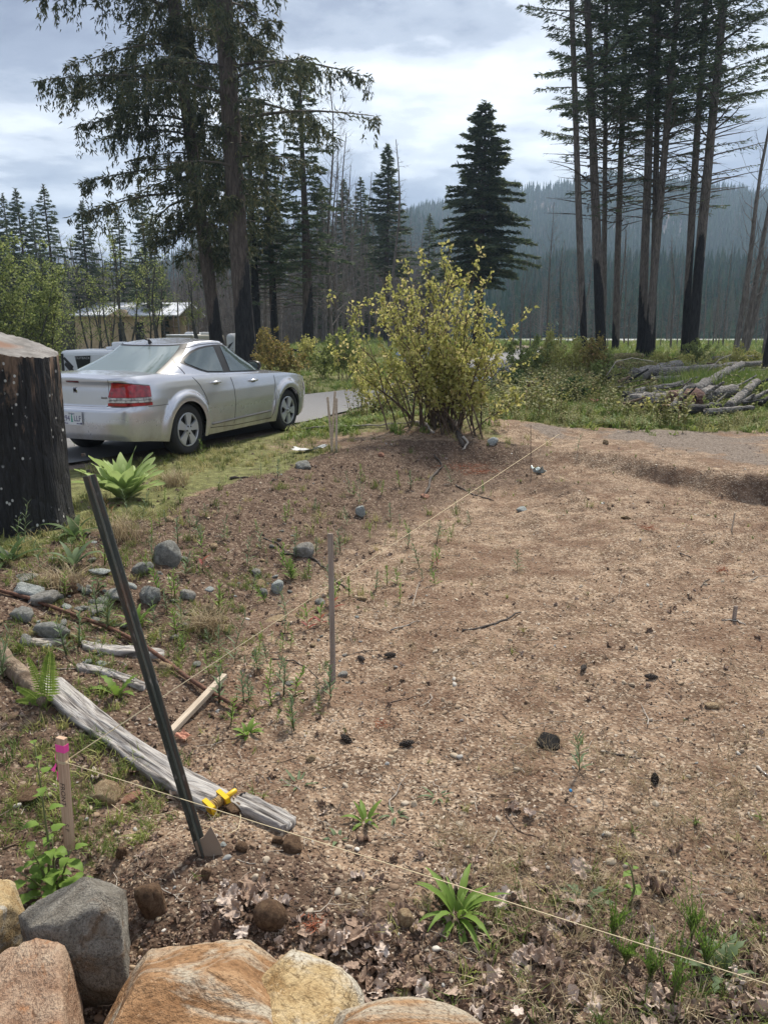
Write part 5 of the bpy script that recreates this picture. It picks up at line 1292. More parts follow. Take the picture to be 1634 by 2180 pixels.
# grade stake with pink tape and pencilled letters
f_ = Vector(on_z(152, 1830, -.40)); f_.z = hz(f_.x, f_.y)+.0; tp = at_y(131, 1570, f_.y+.02)
gs, go, gl = stake('grade_stake', f_, tp, .040, .022, NEWW, 'wooden survey stake with bright pink tape round its top at lower left', face=-.38)
PINK = leafmat('pink_tape', [(0, (.95, .07, .36)), (1, (1.0, .14, .48))], trans=.12); INK = simple('pencil_ink', (.05, .035, .03), .8)
mb = MB(); mb.box((0, 0, gl-.042), (.0425, .0245, .030)); ob = mb.build('pink_tape_band', PINK, go, sm=False)
mb = MB(); mb.add([(-.021, -.013, gl-.058), (-.024, -.016, gl-.075), (-.020, -.016, gl-.10), (-.028, -.018, gl-.115), (-.045, -.02, gl-.135), (-.026, -.02, gl-.140), (-.018, -.016, gl-.11)], [(0, 1, 2), (2, 3, 6), (3, 4, 5), (3, 5, 6)]); mb.add([(-.022, -.014, gl-.14), (-.017, -.0125, gl-.14), (-.019, -.0125, gl-.185), (-.022, -.014, gl-.17)], [(0, 1, 2, 3)]); mb.build('pink_tape_tail', PINK, go, sm=False)
text('FRONT', .030, INK, go, (-.002, -.0116, gl-.235), (R(90), R(90), 0), ext=.0002)
text('S F', .028, INK, go, (.004, -.0116, gl-.375), (R(90), R(90), 0), ext=.0002)
# steel T post
f_ = gpt(432, 1822); tp = at_y(190, 1012, f_.y+.03); ax = tp-f_; L = ax.length
tpost = empty('steel_fence_post', f_, 'leaning green and rusty steel T-post with an anchor plate at its foot', 'fence post')
TP = M('painted_rusty_steel', rough=.6, Metallic=.15); v = TP.noise(1, 5, .65, TP.coord((14, 14, 2.2)), .5); e = TP.noise(60, 3, .6, TP.coord((1, 1, .3)))
TP.set('Base Color', TP.mix(TP.ramp(e, [(.60, 0), (.72, .7)]), TP.ramp(v, [(.36, (.022, .030, .026)), (.50, (.050, .058, .050)), (.60, (.085, .050, .034)), (.72, (.13, .068, .044))]), (.21, .20, .19))); TP.bump(v, .4, .004); TP = TP.m
pr = [(-.021, .004), (-.0215, 0), (-.019, -.005), (-.006, -.008), (-.0045, -.020), (0, -.026), (.0045, -.020), (.006, -.008), (.019, -.005), (.0215, 0), (.021, .004), (.0, .007)]
V = []; F = []; ns = 24
for i in range(ns): z = -.25+(L+.25)*i/(ns-1); V += [(x, y, z) for x, y in pr]
for i in range(ns-1):
    for k in range(12): a = i*12+k; b = i*12+(k+1) % 12; F.append((a, b, b+12, a+12))
F.append(tuple(range(12))[::-1]); F.append(tuple(range((ns-1)*12, ns*12)))
po = obj('post', mesh_np('post', V, F, TP, sm=False), tpost); po.rotation_mode = 'QUATERNION'; po.rotation_quaternion = upright(ax, .25)
mb = MB(); mb.add([(-.015, -.010, -.10), (-.015, -.010, .06), (.022, -.012, .07), (.056, -.010, .10), (.070, -.010, .02), (.070, -.010, -.10)], [tuple(range(6))]); ap = mb.build('anchor_plate', simple('muddy_steel', (.26, .20, .15), .85), po, sm=False); md = ap.modifiers.new('t', 'SOLIDIFY'); md.thickness = .004
sb = MB()
for k in range(int(L/.055)): sb.box((0, .010, .14+k*.055), (.012, .008, .010))
sb = sb.build('studs', TP, po, sm=False); sb['kind'] = 'stuff'
# fallen square stake and its pale pink ribbon
a_ = gpt(363, 1567, .012); b_ = gpt(479, 1458, .05); d = b_-a_; mb = MB(); mb.box((0, 0, 0), (d.length, .034, .030)); o = mb.build('fallen_stake', PALEW, None, sm=False); o.location = (a_+b_)/2; o.rotation_mode = 'QUATERNION'; o.rotation_quaternion = d.to_track_quat('X', 'Z'); tag(o, 'pale square wooden stake lying across the end of the rusty pipe', 'stake')
bv = o.modifiers.new('b', 'BEVEL'); bv.width = .002
def crumple(name, px, py, w, l, mat, label, cat, seed, up=.02, amp=.35, n=14):
    g = gpt(px, py, up); rr_ = np.random.default_rng(seed); xx, yy = np.meshgrid(np.linspace(-.5, .5, n), np.linspace(-.5, .5, n)); z = amp*w*fbm(xx*3+seed, yy*3, 3, seed)
    V = np.stack([xx*w*(1+.3*fbm(yy*3, xx*0, 2, seed+1)), yy*l*(1+.3*fbm(xx*3, yy*0+4, 2, seed+2)), z+.2*w*np.abs(xx)], -1).reshape(-1, 3)
    o = obj(name, mesh_np(name, V, grid_faces(n, n), mat, sm=False)); o.location = g; o.rotation_euler = (.2, .1, rr_.random()*6); return tag(o, label, cat)
crumple('ribbon_scrap', 392, 1577, .07, .05, leafmat('faded_ribbon', [(0, (.50, .22, .15)), (1, (.62, .32, .22))], trans=.3), 'faded salmon ribbon scrap at the foot of the fallen square stake', 'ribbon', 4)
crumple('plastic_scrap', 660, 962, .5, .14, simple('white_plastic', (.42, .43, .42), .6), 'torn white plastic strip on the bank left of the three thin stakes', 'plastic sheet', 6, up=.015, amp=.10)
crumple('plastic_scrap', 1145, 1008, .26, .10, simple('pale_plastic', (.42, .50, .50), .4), 'crumpled clear plastic at the far side of the dirt by the thin rod', 'plastic sheet', 8)
crumple('pink_scrap', 1262, 865, .16, .10, PINK, 'faded pink tape scrap in the weeds at the far end of the string', 'ribbon', 9, up=.12)
# strings
STR = M('mason_string', (.72, .60, .38), .9); STR = STR.m
def wire(name, P, r, mat, label, cat, par=None):
    P = [Vector(p) for p in P]; o0 = P[0].copy(); mb = MB(); mb.tube([p-o0 for p in P], r, 5); o = mb.build(name, mat, par); o.location = o0; return tag(o, label, cat)
kn = tp if False else None
g0 = at_y(139, 1621, f0.y if False else on_z(152, 1830, -.40).y+.005)
farp = gpt(1222, 905, .02); wire('taut_string', [g0, g0.lerp(farp, .5), farp], .0021, STR, 'taut tan string from the pink-taped stake across the dirt to the far side', 'string')
b_end = at_y(1800, 2148, 1.62); wire('taut_string', [g0+Vector((0, -.004, -.001)), g0.lerp(b_end, .5), b_end], .0015, STR, 'taut tan string from the pink-taped stake to the lower right corner', 'string')
mb = MB()
for k in range(3): mb.tube([(.023*math.copysign(abs(math.cos(q))**.5, math.cos(q)), .0135*math.copysign(abs(math.sin(q))**.5, math.sin(q)), gl-.10+k*.004+.003*math.sin(q)) for q in np.linspace(0, 2*math.pi, 17)], .0013, 4)
mb.build('string_wrap', STR, go)
lo1 = [gpt(x, y, .012) for x, y in [(205, 1692), (228, 1715), (262, 1738), (300, 1749), (345, 1742), (375, 1737), (395, 1745)]]
wire('loose_string', lo1, .0012, STR, 'loose string curling over the dug soil left of the steel post', 'string')
lo2 = [gpt(x, y, .012) for x, y in [(425, 1762), (450, 1768), (470, 1780), (492, 1782), (508, 1770), (513, 1745), (510, 1730)]]
wire('loose_string', lo2, .0012, STR, 'loose string hanging from the yellow reel over the soil', 'string')
# yellow reel
YEL = simple('yellow_plastic', (.72, .45, .012), .35); COI = M('wound_string', (.34, .22, .08), .9); COI.bump(COI.voro(90, COI.coord()), .5, .003); COI = COI.m
g = gpt(466, 1722, .034); reel = empty('string_reel', g, 'yellow plastic string reel wound with tan string lying on the slab', 'string reel'); 
A = at_y(446, 1727, g.y-.02); B = at_y(500, 1691, g.y+.06); dx_ = (B-A).normalized(); qr = dx_.to_track_quat('X', 'Z')
def rp_(o): o.rotation_mode = 'QUATERNION'; o.rotation_quaternion = qr; return o
def hflange(x, w, hh):
    mb = MB(); V, F = [], []
    for s_ in (-1, 1):
        mb.box((x, s_*w*.0, 0), (.006, w, hh*.92))
    mb.box((x+.006, 0, hh/2), (.020, w, .004)); mb.box((x+.006, 0, -hh/2), (.020, w, .004)); mb.box((x+.006, w/2, 0), (.020, .004, hh)); mb.box((x+.006, -w/2, 0), (.020, .004, hh)); return mb
rp_(hflange(-.048, .078, .042).build('reel_flange', YEL, reel, sm=False)); rp_(hflange(.020, .078, .042).build('reel_flange', YEL, reel, sm=False))
mb = MB()
for k in range(11): x = -.040+k*.0055; q = np.linspace(0, 2*math.pi, 21); mb.tube([(x+.004*math.sin(w+k), .021*math.cos(w), .019*math.sin(w)) for w in q], .0034, 5, caps=False)
mb.tube([(-.045, 0, 0), (.02, 0, 0)], .018, 12); rp_(mb.build('string_coil', COI, reel))
mb = MB(); mb.tube([(.03, 0, 0), (.05, 0, 0), (.082, 0, 0), (.088, 0, 0)], [.010, .011, .011, .007], 12); rp_(mb.build('reel_handle', YEL, reel))
# ------------------------------------------------------------------ plants
def leaf_blade(L, W, droop=.4, fold=.25, segs=7, lobes=0.0, tipp=.7, wave=0.0, ang0=.9):
    """one leaf: rises at angle ang0 and bends down by droop; local X is outward"""
    V = []; F = []; x = 0; z = 0; a = ang0
    for i in range(segs+1):
        t = i/segs; w = W*.5*max(math.sin(math.pi*min(t**tipp, 1))**.8, .06)
        if lobes: w *= 1+lobes*(1 if i % 2 else -1)*(.5+t*.5 if t < .9 else 0)
        wv = wave*W*math.sin(t*9)
        V += [(x-.0, w, z+fold*w+wv), (x, 0, z), (x, -w, z+fold*w-wv)]
        x += L/segs*math.cos(a); z += L/segs*math.sin(a); a -= droop*1.6/segs*(1+t)
    for i in range(segs):
        b = i*3; F += [(b, b+1, b+4, b+3), (b+1, b+2, b+5, b+4)]
    return V, F
def place(V, az, tilt=0, off=(0, 0, 0), s=1.0):
    c, n = math.cos(az), math.sin(az); ct, st_ = math.cos(tilt), math.sin(tilt); out = []
    for x, y, z in V:
        x, z = x*ct-z*st_, x*st_+z*ct; out.append(((x*c-y*n)*s+off[0], (x*n+y*c)*s+off[1], z*s+off[2]))
    return out
def gleaf(nm, a, b, t=.4): return leafmat(nm, [(0, a), (1, b)], trans=t)
GM_MUL = gleaf('mullein_leaf', (.24, .34, .12), (.42, .52, .20), .40); GM_DK = gleaf('dark_green_leaf', (.045, .085, .028), (.10, .155, .05)); GM_BR = gleaf('bright_green_leaf', (.10, .19, .03), (.21, .31, .06))
GM_GY = gleaf('grey_green_leaf', (.09, .14, .07), (.18, .24, .12)); GM_FE = gleaf('fern_leaf', (.17, .26, .05), (.29, .38, .09)); GM_RD = gleaf('red_leaf', (.22, .03, .04), (.32, .10, .06)); GM_STM = simple('green_stem', (.12, .14, .05), .8)
def rosette(px, py, n, L, W, label, mat, cat='weed', seed=0, lobes=0, droop=.5, ang=(.5, 1.3), parts=True, name='broadleaf_weed', segs=7, fold=.25, wave=0.0, group=None, layers=1.0, tipp=.7):
    r = np.random.default_rng(seed or int(px+py)); g = hit(px, py); t = empty(name, g-Vector((0, 0, .01)), label, cat, group); mbs = MB()
    for i in range(n):
        az = i*2.4+r.normal()*.25; a0 = ang[1]+(ang[0]-ang[1])*((i+.5)/n)**layers; s = .65+.45*r.random(); V, F = leaf_blade(L*s, W*s, droop*(.6+.8*r.random()), fold, segs, lobes, tipp, wave, a0)
        V = place(V, az, 0, (.01*math.cos(az), .01*math.sin(az), 0))
        if parts: obj('leaf', mesh_np('leaf', V, F, mat), t)
        else: mbs.add(V, F)
    if not parts: mbs.build('leaves', mat, t)['kind'] = 'stuff'
    return t
def stalk(px, py, h, n, L, W, label, mat, cat='weed', seed=0, lean=(0, 0), droop=.3, ang=.6, parts=False, name='leafy_weed', group=None, stem=.004, lobes=0, top=1.0, mat2=None, segs=4, low=.05, tippy=.8, stems=1, spreadr=.0, stmat=None):
    r = np.random.default_rng(seed or int(px*3+py)); g = hit(px, py); t = empty(name, g-Vector((0, 0, .01)), label, cat, group); mb = MB(); sb = MB(); mb2 = MB()
    for q in range(stems):
        a1 = r.random()*6.3; ln = (lean[0]+spreadr*math.cos(a1)*r.random(), lean[1]+spreadr*math.sin(a1)*r.random()); hq = h*(1 if q == 0 else .55+.4*r.random())
        sb.tube([(ln[0]*hq*k*k/16, ln[1]*hq*k*k/16, hq*k/4) for k in range(5)], [stem*(1-.15*k) for k in range(5)], 5)
        for i in range(n):
            s = low+(1-low)*(i+.5)/n; z = hq*s; az = i*2.4+r.normal()*.3; sz = (1.1-.55*s*top)*(.7+.5*r.random()); V, F = leaf_blade(L*sz, W*sz, droop, .2, segs, lobes, tippy, 0, ang+.6*s)
            V = place(V, az, 0, (ln[0]*hq*s*s, ln[1]*hq*s*s, z))
            if parts: obj('leaf', mesh_np('leaf', V, F, mat), t)
            elif mat2 is not None and s < .35: mb2.add(V, F)
            else: mb.add(V, F)
    sb.build('stem', stmat or GM_STM, t)
    if not parts: mb.build('leaves', mat, t)['kind'] = 'stuff'
    if mat2 is not None and mb2.v: mb2.build('lower_leaves', mat2, t)['kind'] = 'stuff'
    return t
rosette(266, 1062, 40, .52, .15, 'large pale green woolly rosette plant behind the top of the steel post', GM_MUL, cat='plant', droop=.26, ang=(.55, 1.5), name='mullein_plant', fold=.28, wave=.10, segs=9, seed=12, layers=.9)
rosette(160, 1142, 11, .33, .065, 'broad-leaved green rosette at the right foot of the stump', GM_DK, ang=(.3, 1.25), seed=3)
rosette(158, 1205, 9, .24, .045, 'smaller upright-leaved weed below the rosette at the stump foot', GM_GY, ang=(.7, 1.35), seed=4)
rosette(18, 1195, 12, .28, .05, 'dark broad-leaved plant at the left edge below the stump', GM_DK, ang=(.3, 1.2), seed=5)
rosette(972, 1955, 30, .20, .024, 'big glossy long-leaved weed in the lower middle under the string', GM_BR, cat='plant', droop=.75, ang=(.1, 1.4), name='long_leaved_weed', lobes=.14, segs=10, seed=6, fold=.35)
rosette(526, 1562, 11, .095, .026, 'small bright green rosette at the lower end of the rusty pipe', GM_BR, ang=(.4, 1.35), seed=7)
rosette(635, 1670, 12, .10, .014, 'pale grey-green thistle-like rosette right of the long slab', GM_GY, ang=(.1, .5), lobes=.45, seed=8, droop=.1, segs=9)
rosette(250, 1478, 6, .17, .045, 'jagged-leaved dandelion-like weed above the long slab', GM_BR, ang=(.7, 1.3), lobes=.35, seed=9, segs=9)
rosette(778, 1752, 9, .11, .022, 'light green narrow-leaved weed right of the slab end', GM_BR, ang=(.3, 1.4), seed=10)
rosette(1240, 1928, 10, .12, .022, 'lobed green weed on the leaf litter right of the long-leaved weed', GM_GY, ang=(.4, 1.2), lobes=.5, seed=11, segs=9)
rosette(1530, 2075, 14, .14, .025, 'blue-green lobed weed near the bottom right corner', GM_GY, ang=(.4, 1.3), lobes=.5, seed=13, segs=9)
rosette(293, 1330, 8, .18, .03, 'lobed bright weed partly behind the lower half of the steel post', GM_BR, ang=(.7, 1.3), lobes=.3, seed=14, segs=8)
rosette(720, 1787, 8, .06, .016, 'tiny green rosette on the soil below the pale thistle rosette', GM_GY, ang=(.3, 1.0), parts=False, seed=15)
rosette(930, 1700, 12, .08, .012, 'low spreading green weed in dry grass', GM_GY, ang=(.1, .8), parts=False, seed=16)
rosette(840, 1735, 12, .07, .012, 'small fine-leaved weed right of the light green one', GM_GY, ang=(.1, .9), parts=False, seed=17)
# leafy climber and its tall stem at lower left
def broad(name, px, py, label, stems, seed, mat=GM_BR):
    r = np.random.default_rng(seed); g = hit(px, py); t = empty(name, g-Vector((0, 0, .02)), label, 'plant'); sb = MB()
    for (tx, ty, nl, L, fwd) in stems:
        e = at_y(tx, ty, g.y+fwd)-g; pts = [Vector((0, 0, 0)), e*.35+Vector((.02, 0, .03)), e*.7+Vector((.01, 0, .02)), e]; sb.tube(pts, [.005, .0045, .003, .002], 6)
        for i in range(nl):
            s = .12+.88*(i+.6)/nl; f = s*3; a = min(int(f), 2); p = pts[a].lerp(pts[a+1], f-a); az = i*2.4+r.random(); sz = L*(1.15-.65*s)*(.7+.5*r.random())
            V, F = leaf_blade(sz, sz*.72, .5, .18, 8, .10, .55, .03, .55*r.random()); pt = Vector((math.cos(az), math.sin(az), .35))*sz*.35; sb.tube([p, p+pt], [.0018, .0012], 4)
            obj('leaf', mesh_np('leaf', place(V, az, 0, tuple(p+pt)), F, mat), t)
    sb.build('stem', GM_STM, t); return t
broad('leafy_climber', 105, 1935, 'fresh green toothed-leaf plant with one tall stem beside the pink-taped stake', [(72, 1568, 12, .075, .03), (150, 1800, 9, .085, .02), (60, 1790, 8, .08, -.02), (185, 1860, 8, .08, 0), (45, 1850, 7, .085, -.05), (110, 1770, 8, .085, .05), (75, 1900, 6, .11, -.1)], 3)
broad('seedling', 1335, 1935, 'upright seedling with round light leaves right of centre at the bottom', [(1340, 1830, 7, .045, .02)], 5)
broad('leafy_sprig', 205, 1262, 'round-leaved small plant left of the steel post', [(205, 1225, 8, .05, .0), (225, 1240, 5, .05, 0)], 6, GM_DK)
# fern
g = hit(100, 1512); fern = empty('fern', g, 'light green fern frond standing over the left end of the slab', 'fern')
for (tx, ty, L, sc_) in [(108, 1385, .26, 1.0), (15, 1500, .22, .8), (60, 1395, .16, .6), (35, 1462, .16, .6)]:
    e = at_y(tx, ty, g.y-.02)-g; mb = MB(); n = 20; side = Vector((-e.z, 0, e.x)).normalized()
    mb.tube([Vector((0, 0, 0)), e*.5+Vector((0, 0, .02)), e], [.003, .002, .001], 4)
    for i in range(n):
        s = .12+.86*i/n; p = e*s+Vector((0, 0, .08*s*(1-s))); l = .085*sc_*(1-s)**.6*(.5 if s < .2 else 1)
        for sd_ in (-1, 1):
            d = (side*sd_+e.normalized()*.45).normalized(); q = p+d*l+Vector((0, 0, -.012)); w = e.normalized()*.008*sc_
            m1 = p.lerp(q, .5); mb.add([p-w*.5, m1-w*1.0, q, m1+w*1.0, p+w*.5], [(0, 1, 2, 3, 4)])
            for z_ in range(5):
                pp = p.lerp(q, .15+.16*z_); ww = .011*sc_*(1-z_*.15); mb.add([pp-w*.3, pp+w.normalized()*ww+d*ww*.5, pp+d*ww*.9], [(0, 1, 2)]); mb.add([pp-w*.3, pp-w.normalized()*ww+d*ww*.5, pp+d*ww*.9], [(0, 1, 2)])
    mb.build('frond', GM_FE, fern, sm=False)
# feathery upright weeds, one by one
for px, py, hp, lab, mt, m2 in [
    (500, 1412, 100, 'tallest feathery grey-green weed left of the middle stake', GM_GY, None), (475, 1150, 50, 'feathery weed on the slope straight above the cream stone', GM_GY, None),
    (527, 1205, 60, 'feathery weed left of the curved root', GM_GY, None), (557, 1172, 60, 'tall thin feathery weed above the arched root', GM_GY, None),
    (395, 1228, 50, 'feathery weed right of the wedge rock', GM_GY, None), (325, 1195, 50, 'feathery weed at the left side of the wedge rock', GM_GY, None),
    (388, 1340, 60, 'feathery weed beside the cream stone lower left', GM_GY, None), (328, 1330, 45, 'feathery weed just right of the steel post', GM_GY, None),
    (232, 1340, 80, 'tall bright feathery weed left of the steel post at the rusty pipe', GM_GY, None), (608, 1305, 55, 'feathery weed right of the pale flat rock', GM_GY, None),
    (655, 1340, 55, 'bright willow-leaved weed with red foot left of the middle stake', GM_BR, GM_RD), (682, 1330, 50, 'red-stemmed weed nearest the middle stake', GM_BR, GM_RD),
    (432, 1215, 70, 'reddish-stemmed jagged weed in the middle of the slope', GM_BR, GM_RD), (548, 1425, 45, 'pale feathery weed right of the tallest one', GM_GY, None),
    (1232, 1640, 85, 'feathery weed right of the black lump', GM_GY, None), (595, 1450, 40, 'feathery sprout left of the middle stake foot', GM_GY, None),
    (628, 1480, 60, 'small leafy weed left of the foot of the middle stake', GM_BR, None), (40, 1200, 85, 'tall leafy green weed in front of the stump', GM_DK, None),
    (55, 1170, 90, 'tall feathery weed in front of the middle of the stump', GM_GY, None), (88, 1215, 70, 'feathery green weed below the stump foot', GM_GY, None),
    (305, 1110, 60, 'feathery weed below the right side of the big rosette', GM_GY, None), (272, 1100, 55, 'needle-leaved sprout below the big rosette', GM_GY, None),
    (245, 1120, 60, 'rust-brown dried weed below the big rosette', leafmat('dry_rust_leaf', [(0, (.14, .075, .03)), (1, (.26, .15, .06))], trans=.3), None), (8, 1450, 110, 'tall blue-green weed at the left edge behind the fern', GM_GY, None),
    (738, 1120, 40, 'weed left of the white pointed rock', GM_GY, None), (765, 1075, 50, 'feathery weed behind the white pointed rock', GM_GY, None), (745, 1055, 50, 'feathery weed high on the slope under the heap', GM_GY, None),
    (930, 1205, 40, 'small green weed beside the string in the middle', GM_BR, GM_RD), (925, 1245, 35, 'short yellow-green weed below the string', GM_BR, None), (845, 1245, 30, 'small weed left of the white wiggly twig', GM_BR, None),
    (1100, 1215, 40, 'faint grey-green weed alone on the right dirt', GM_GY, None), (708, 1300, 60, 'reddish weed directly behind the middle stake', GM_BR, GM_RD), (620, 1235, 60, 'bushy green tuft on the slope above the pale flat rock', GM_BR, None),
    (960, 1030, 35, 'thin weed below the forked root', GM_GY, None), (1228, 960, 35, 'grey-green weed at the far side near the string', GM_GY, None), (435, 990, 50, 'tall seeding weed in the grass by the rear wheel', GM_BR, None), (160, 955, 80, 'yellow-green seeding weed right of the stump', GM_BR, None)]:
    g = hit(px, py); dep = g.y*math.cos(PITCH)+(CAMZ-g.z)*math.sin(PITCH); h = hp*dep/FPX*1.12
    wide = 'willow' in lab or 'leafy' in lab or 'red' in lab
    stalk(px, py, h, 26 if not wide else 14, .05+.13*h, .010 if not wide else .022, lab, mt, mat2=m2, lean=(random.uniform(-.15, .15), 0), ang=.45, stems=5 if 'tuft' in lab else (3 if 'bright feathery' in lab or 'blue-green' in lab else 1), spreadr=.5, stem=.0028)
# the straggly flowering weeds at the lower right
r_ = np.random.default_rng(5)
for px, py, hp, lab in [(1430, 2140, 230, 'tall straggly yellow-green flowering weed at the bottom right'), (1380, 2100, 130, 'straggly weed left of the tallest flowering one'), (1300, 2000, 120, 'thin flowering weed beside the round-leaved seedling'), (1500, 2070, 170, 'slender flowering weed right of the tallest one'), (1470, 2010, 120, 'slender weed behind the string at lower right'), (1330, 2060, 90, 'low straggly weed under the string')]:
    g = hit(px, py); dep = g.y*math.cos(PITCH)+(CAMZ-g.z)*math.sin(PITCH); h = hp*dep/FPX
    stalk(px, py, h, 20, .026, .0055, lab, GM_BR, stems=14, spreadr=.7, stem=.0017, ang=.9, low=.3)
# dry tan grass clumps
DRY = leafmat('dry_grass', [(0, (.20, .15, .085)), (.6, (.36, .28, .17)), (1, (.50, .42, .28))], trans=.3)
GRS = leafmat('green_grass', [(0, (.08, .12, .03)), (.5, (.16, .21, .05)), (.85, (.27, .30, .08)), (1, (.40, .35, .15))], trans=.35, per='rand')
LUSH = leafmat('lush_grass', [(0, (.10, .16, .035)), (.6, (.18, .25, .055)), (.9, (.27, .32, .085)), (1, (.38, .34, .14))], trans=.35, per='rand')
def tuft(seed, n, h, sp, w, mat, bend=.5):
    r = np.random.default_rng(seed); V = []; F = []
    for i in range(n):
        az = r.random()*6.28; l = h*(.5+.6*r.random()); b = bend*(.3+r.random()); x0 = sp*r.normal(); y0 = sp*r.normal(); c, s = math.cos(az), math.sin(az); k = len(V); ww = w*(.7+.6*r.random())
        for t in (0, .5): 
            xx = b*l*t*t; zz = l*t*(1-.25*b*t); V += [(x0+c*xx-s*ww*(1-t*.4), y0+s*xx+c*ww*(1-t*.4), zz), (x0+c*xx+s*ww*(1-t*.4), y0+s*xx-c*ww*(1-t*.4), zz)]
        V.append((x0+c*b*l, y0+s*b*l, l*(1-.3*b))); F += [(k, k+1, k+3, k+2), (k+2, k+3, k+4)]
    return mesh_np('grass_tuft', V, F, mat, sm=False)
for k, (px, py, w, lab) in enumerate([(262, 1150, .30, 'dry tan grass clump right of the top of the steel post'), (370, 1035, .26, 'round dry grass clump beside the big rosette'), (130, 1255, .22, 'dry grass clump over the rounded brown rock'), (440, 1345, .2, 'dry grass clump left of the tallest feathery weed')]):
    g = hit(px, py); o = obj('dry_grass_clump', tuft(k+3, 260, w, w*.28, .0022, DRY, 1.1)); o.location = g; tag(o, lab, 'dry grass')
# ------------------------------------------------------------------ the bush
def bush(px, py, h, w, nst, nleaf, label, seed, leaf=.085, mat=LEAFY, name='maple_bush', cat='bush', group=None, stemr=.013, side=3):
    r = np.random.default_rng(seed); g = hit(px, py); t = empty(name, g-Vector((0, 0, .05)), label, cat, group); mb = MB(); N_ = []
    for i in range(nst):
        az = r.random()*6.28; out = w*.5*abs(r.random())**.55; hh = h*(1-.42*(out/(w*.5))**2.2)*(.62+.42*r.random()); bx, by = r.normal(0, .075*w, 2)*np.array([1, .6])
        pts = [Vector((bx+math.cos(az)*out*(k/6)**1.15, by+math.sin(az)*out*.8*(k/6)**1.15, hh*(k/6)**.95)) for k in range(7)]
        pts = [p+Vector(r.normal(size=3))*.012*k for k, p in enumerate(pts)]
        mb.tube(pts, [stemr*(1.05-.15*k) for k in range(7)], 5, caps=False)
        for k in range(9):
            s = .34+.66*(k+.5)/9; f = s*6; a = min(int(f), 5); N_.append((pts[a].lerp(pts[a+1], f-a), s))
        for j in range(side):
            s = .35+.6*r.random(); f = s*6; a = min(int(f), 5); p = pts[a].lerp(pts[a+1], f-a); a2 = r.random()*6.28; L = h*.13*(.5+r.random()); e = p+Vector((math.cos(a2)*.6, math.sin(a2)*.6, 1)).normalized()*L
            mb.tube([p, e], [stemr*.45, .002], 4, caps=False)
            for k in range(4): N_.append((p.lerp(e, .3+.7*k/3), .9))
    mb.build('stems', STEM, t, sm=False)['kind'] = 'stuff'
    A = np.array([[p.x, p.y, p.z] for p, s in N_]); k = r.integers(0, len(A), nleaf//5); k = np.repeat(k, 5); n = len(k)
    P = A[k]+r.normal(size=(n, 3))*leaf*.55; D = r.normal(size=(n, 3))*.75; D[:, 2] -= .75
    o = obj('leaves', quads(P, D, leaf*(.4+1.1*r.random(n)), leaf*(.5+.5*r.random(n)), 'leaves', mat, seed, .35), t); o['kind'] = 'stuff'; return t
bush(925, 905, 2.8, 2.75, 62, 6000, 'large yellow-green budding maple bush with many stems in the centre', 1, leaf=.056)
bush(985, 925, 1.9, 2.3, 22, 2600, 'lower right part of the yellow-green shrubbery, spreading right of the big bush', 2, leaf=.07)
bush(800, 885, 1.35, 1.6, 14, 1500, 'low yellow shoots at the left foot of the big bush', 4, leaf=.06)
LEAFO = leafmat('orange_green_leaves', [(0, (.14, .12, .04)), (.5, (.26, .23, .07)), (.85, (.38, .30, .10)), (1, (.42, .26, .13))], trans=.4)
for k, (px, D, h, w, nl, mt, lab) in enumerate([(575, 27, 2.0, 1.6, 2200, LEAFO, 'orange-tinged shrub just ahead of the car bonnet'), (612, 25, 1.5, 1.7, 2200, LEAFO, 'yellow shrub by the road right of the car'), (655, 30, 1.7, 1.4, 1500, LEAFY, 'yellow-green shrub behind the road right of the car'),
      (690, 26, 1.2, 1.6, 1500, LEAFG, 'green shrub at the far road edge'), (735, 25, 1.8, 1.7, 2200, LEAFG, 'green shrub left behind the big bush'), (1120, 24, 1.8, 1.8, 2400, LEAFG, 'green shrub right behind the big bush'), (1165, 26, 1.9, 1.6, 2000, LEAFY, 'yellow-green shrub left of the log pile'),
      (1210, 25, 1.6, 1.6, 1900, LEAFY, 'yellow shrub between the leftmost tall trunk and the logs'), (1265, 23, 1.7, 1.2, 1500, LEAFO, 'slender yellow shrub in front of the second tall trunk'), (1300, 22, 1.0, 1.2, 900, LEAFG, 'low green shrub left of the log pile'),
      (1100, 20, .8, 1.6, 1600, GM_DK, 'dark green bramble mound right of the big bush'), (1190, 17.5, .55, 1.8, 1600, GM_DK, 'dark bramble patch left of the red pile weeds'), (1480, 36, 1.3, 2.0, 1500, LEAFG, 'green shrub at the foot of the rightmost tall trunks'),
      (1420, 30, 1.0, 2.2, 1500, LEAFY, 'green-yellow shrub among the fallen logs'), (1560, 32, 1.1, 2.4, 1700, LEAFY, 'olive shrub in the field near the right edge'), (1600, 16.5, .5, 1.8, 1500, LEAFG, 'light green weeds at the right end of the log pile'),
      (1400, 15.2, .35, 2.0, 1300, LEAFY, 'olive weeds in front of the log pile'), (1500, 14.8, .35, 2.0, 1300, LEAFG, 'green weeds in front of the right end of the log pile'), (350, 30, 1.5, .8, 500, LEAFG, 'pale green sapling above the car roof')]):
    b = base(px, D); dd = px_dir(px, 900)
    t = bush(915, 905, h, w, 16 if h > .7 else 12, nl, lab, 300+k, leaf=.075, mat=mt, name='shrub', cat='shrub', stemr=.009, side=2); t.location = (b.x, b.y, b.z-.03)
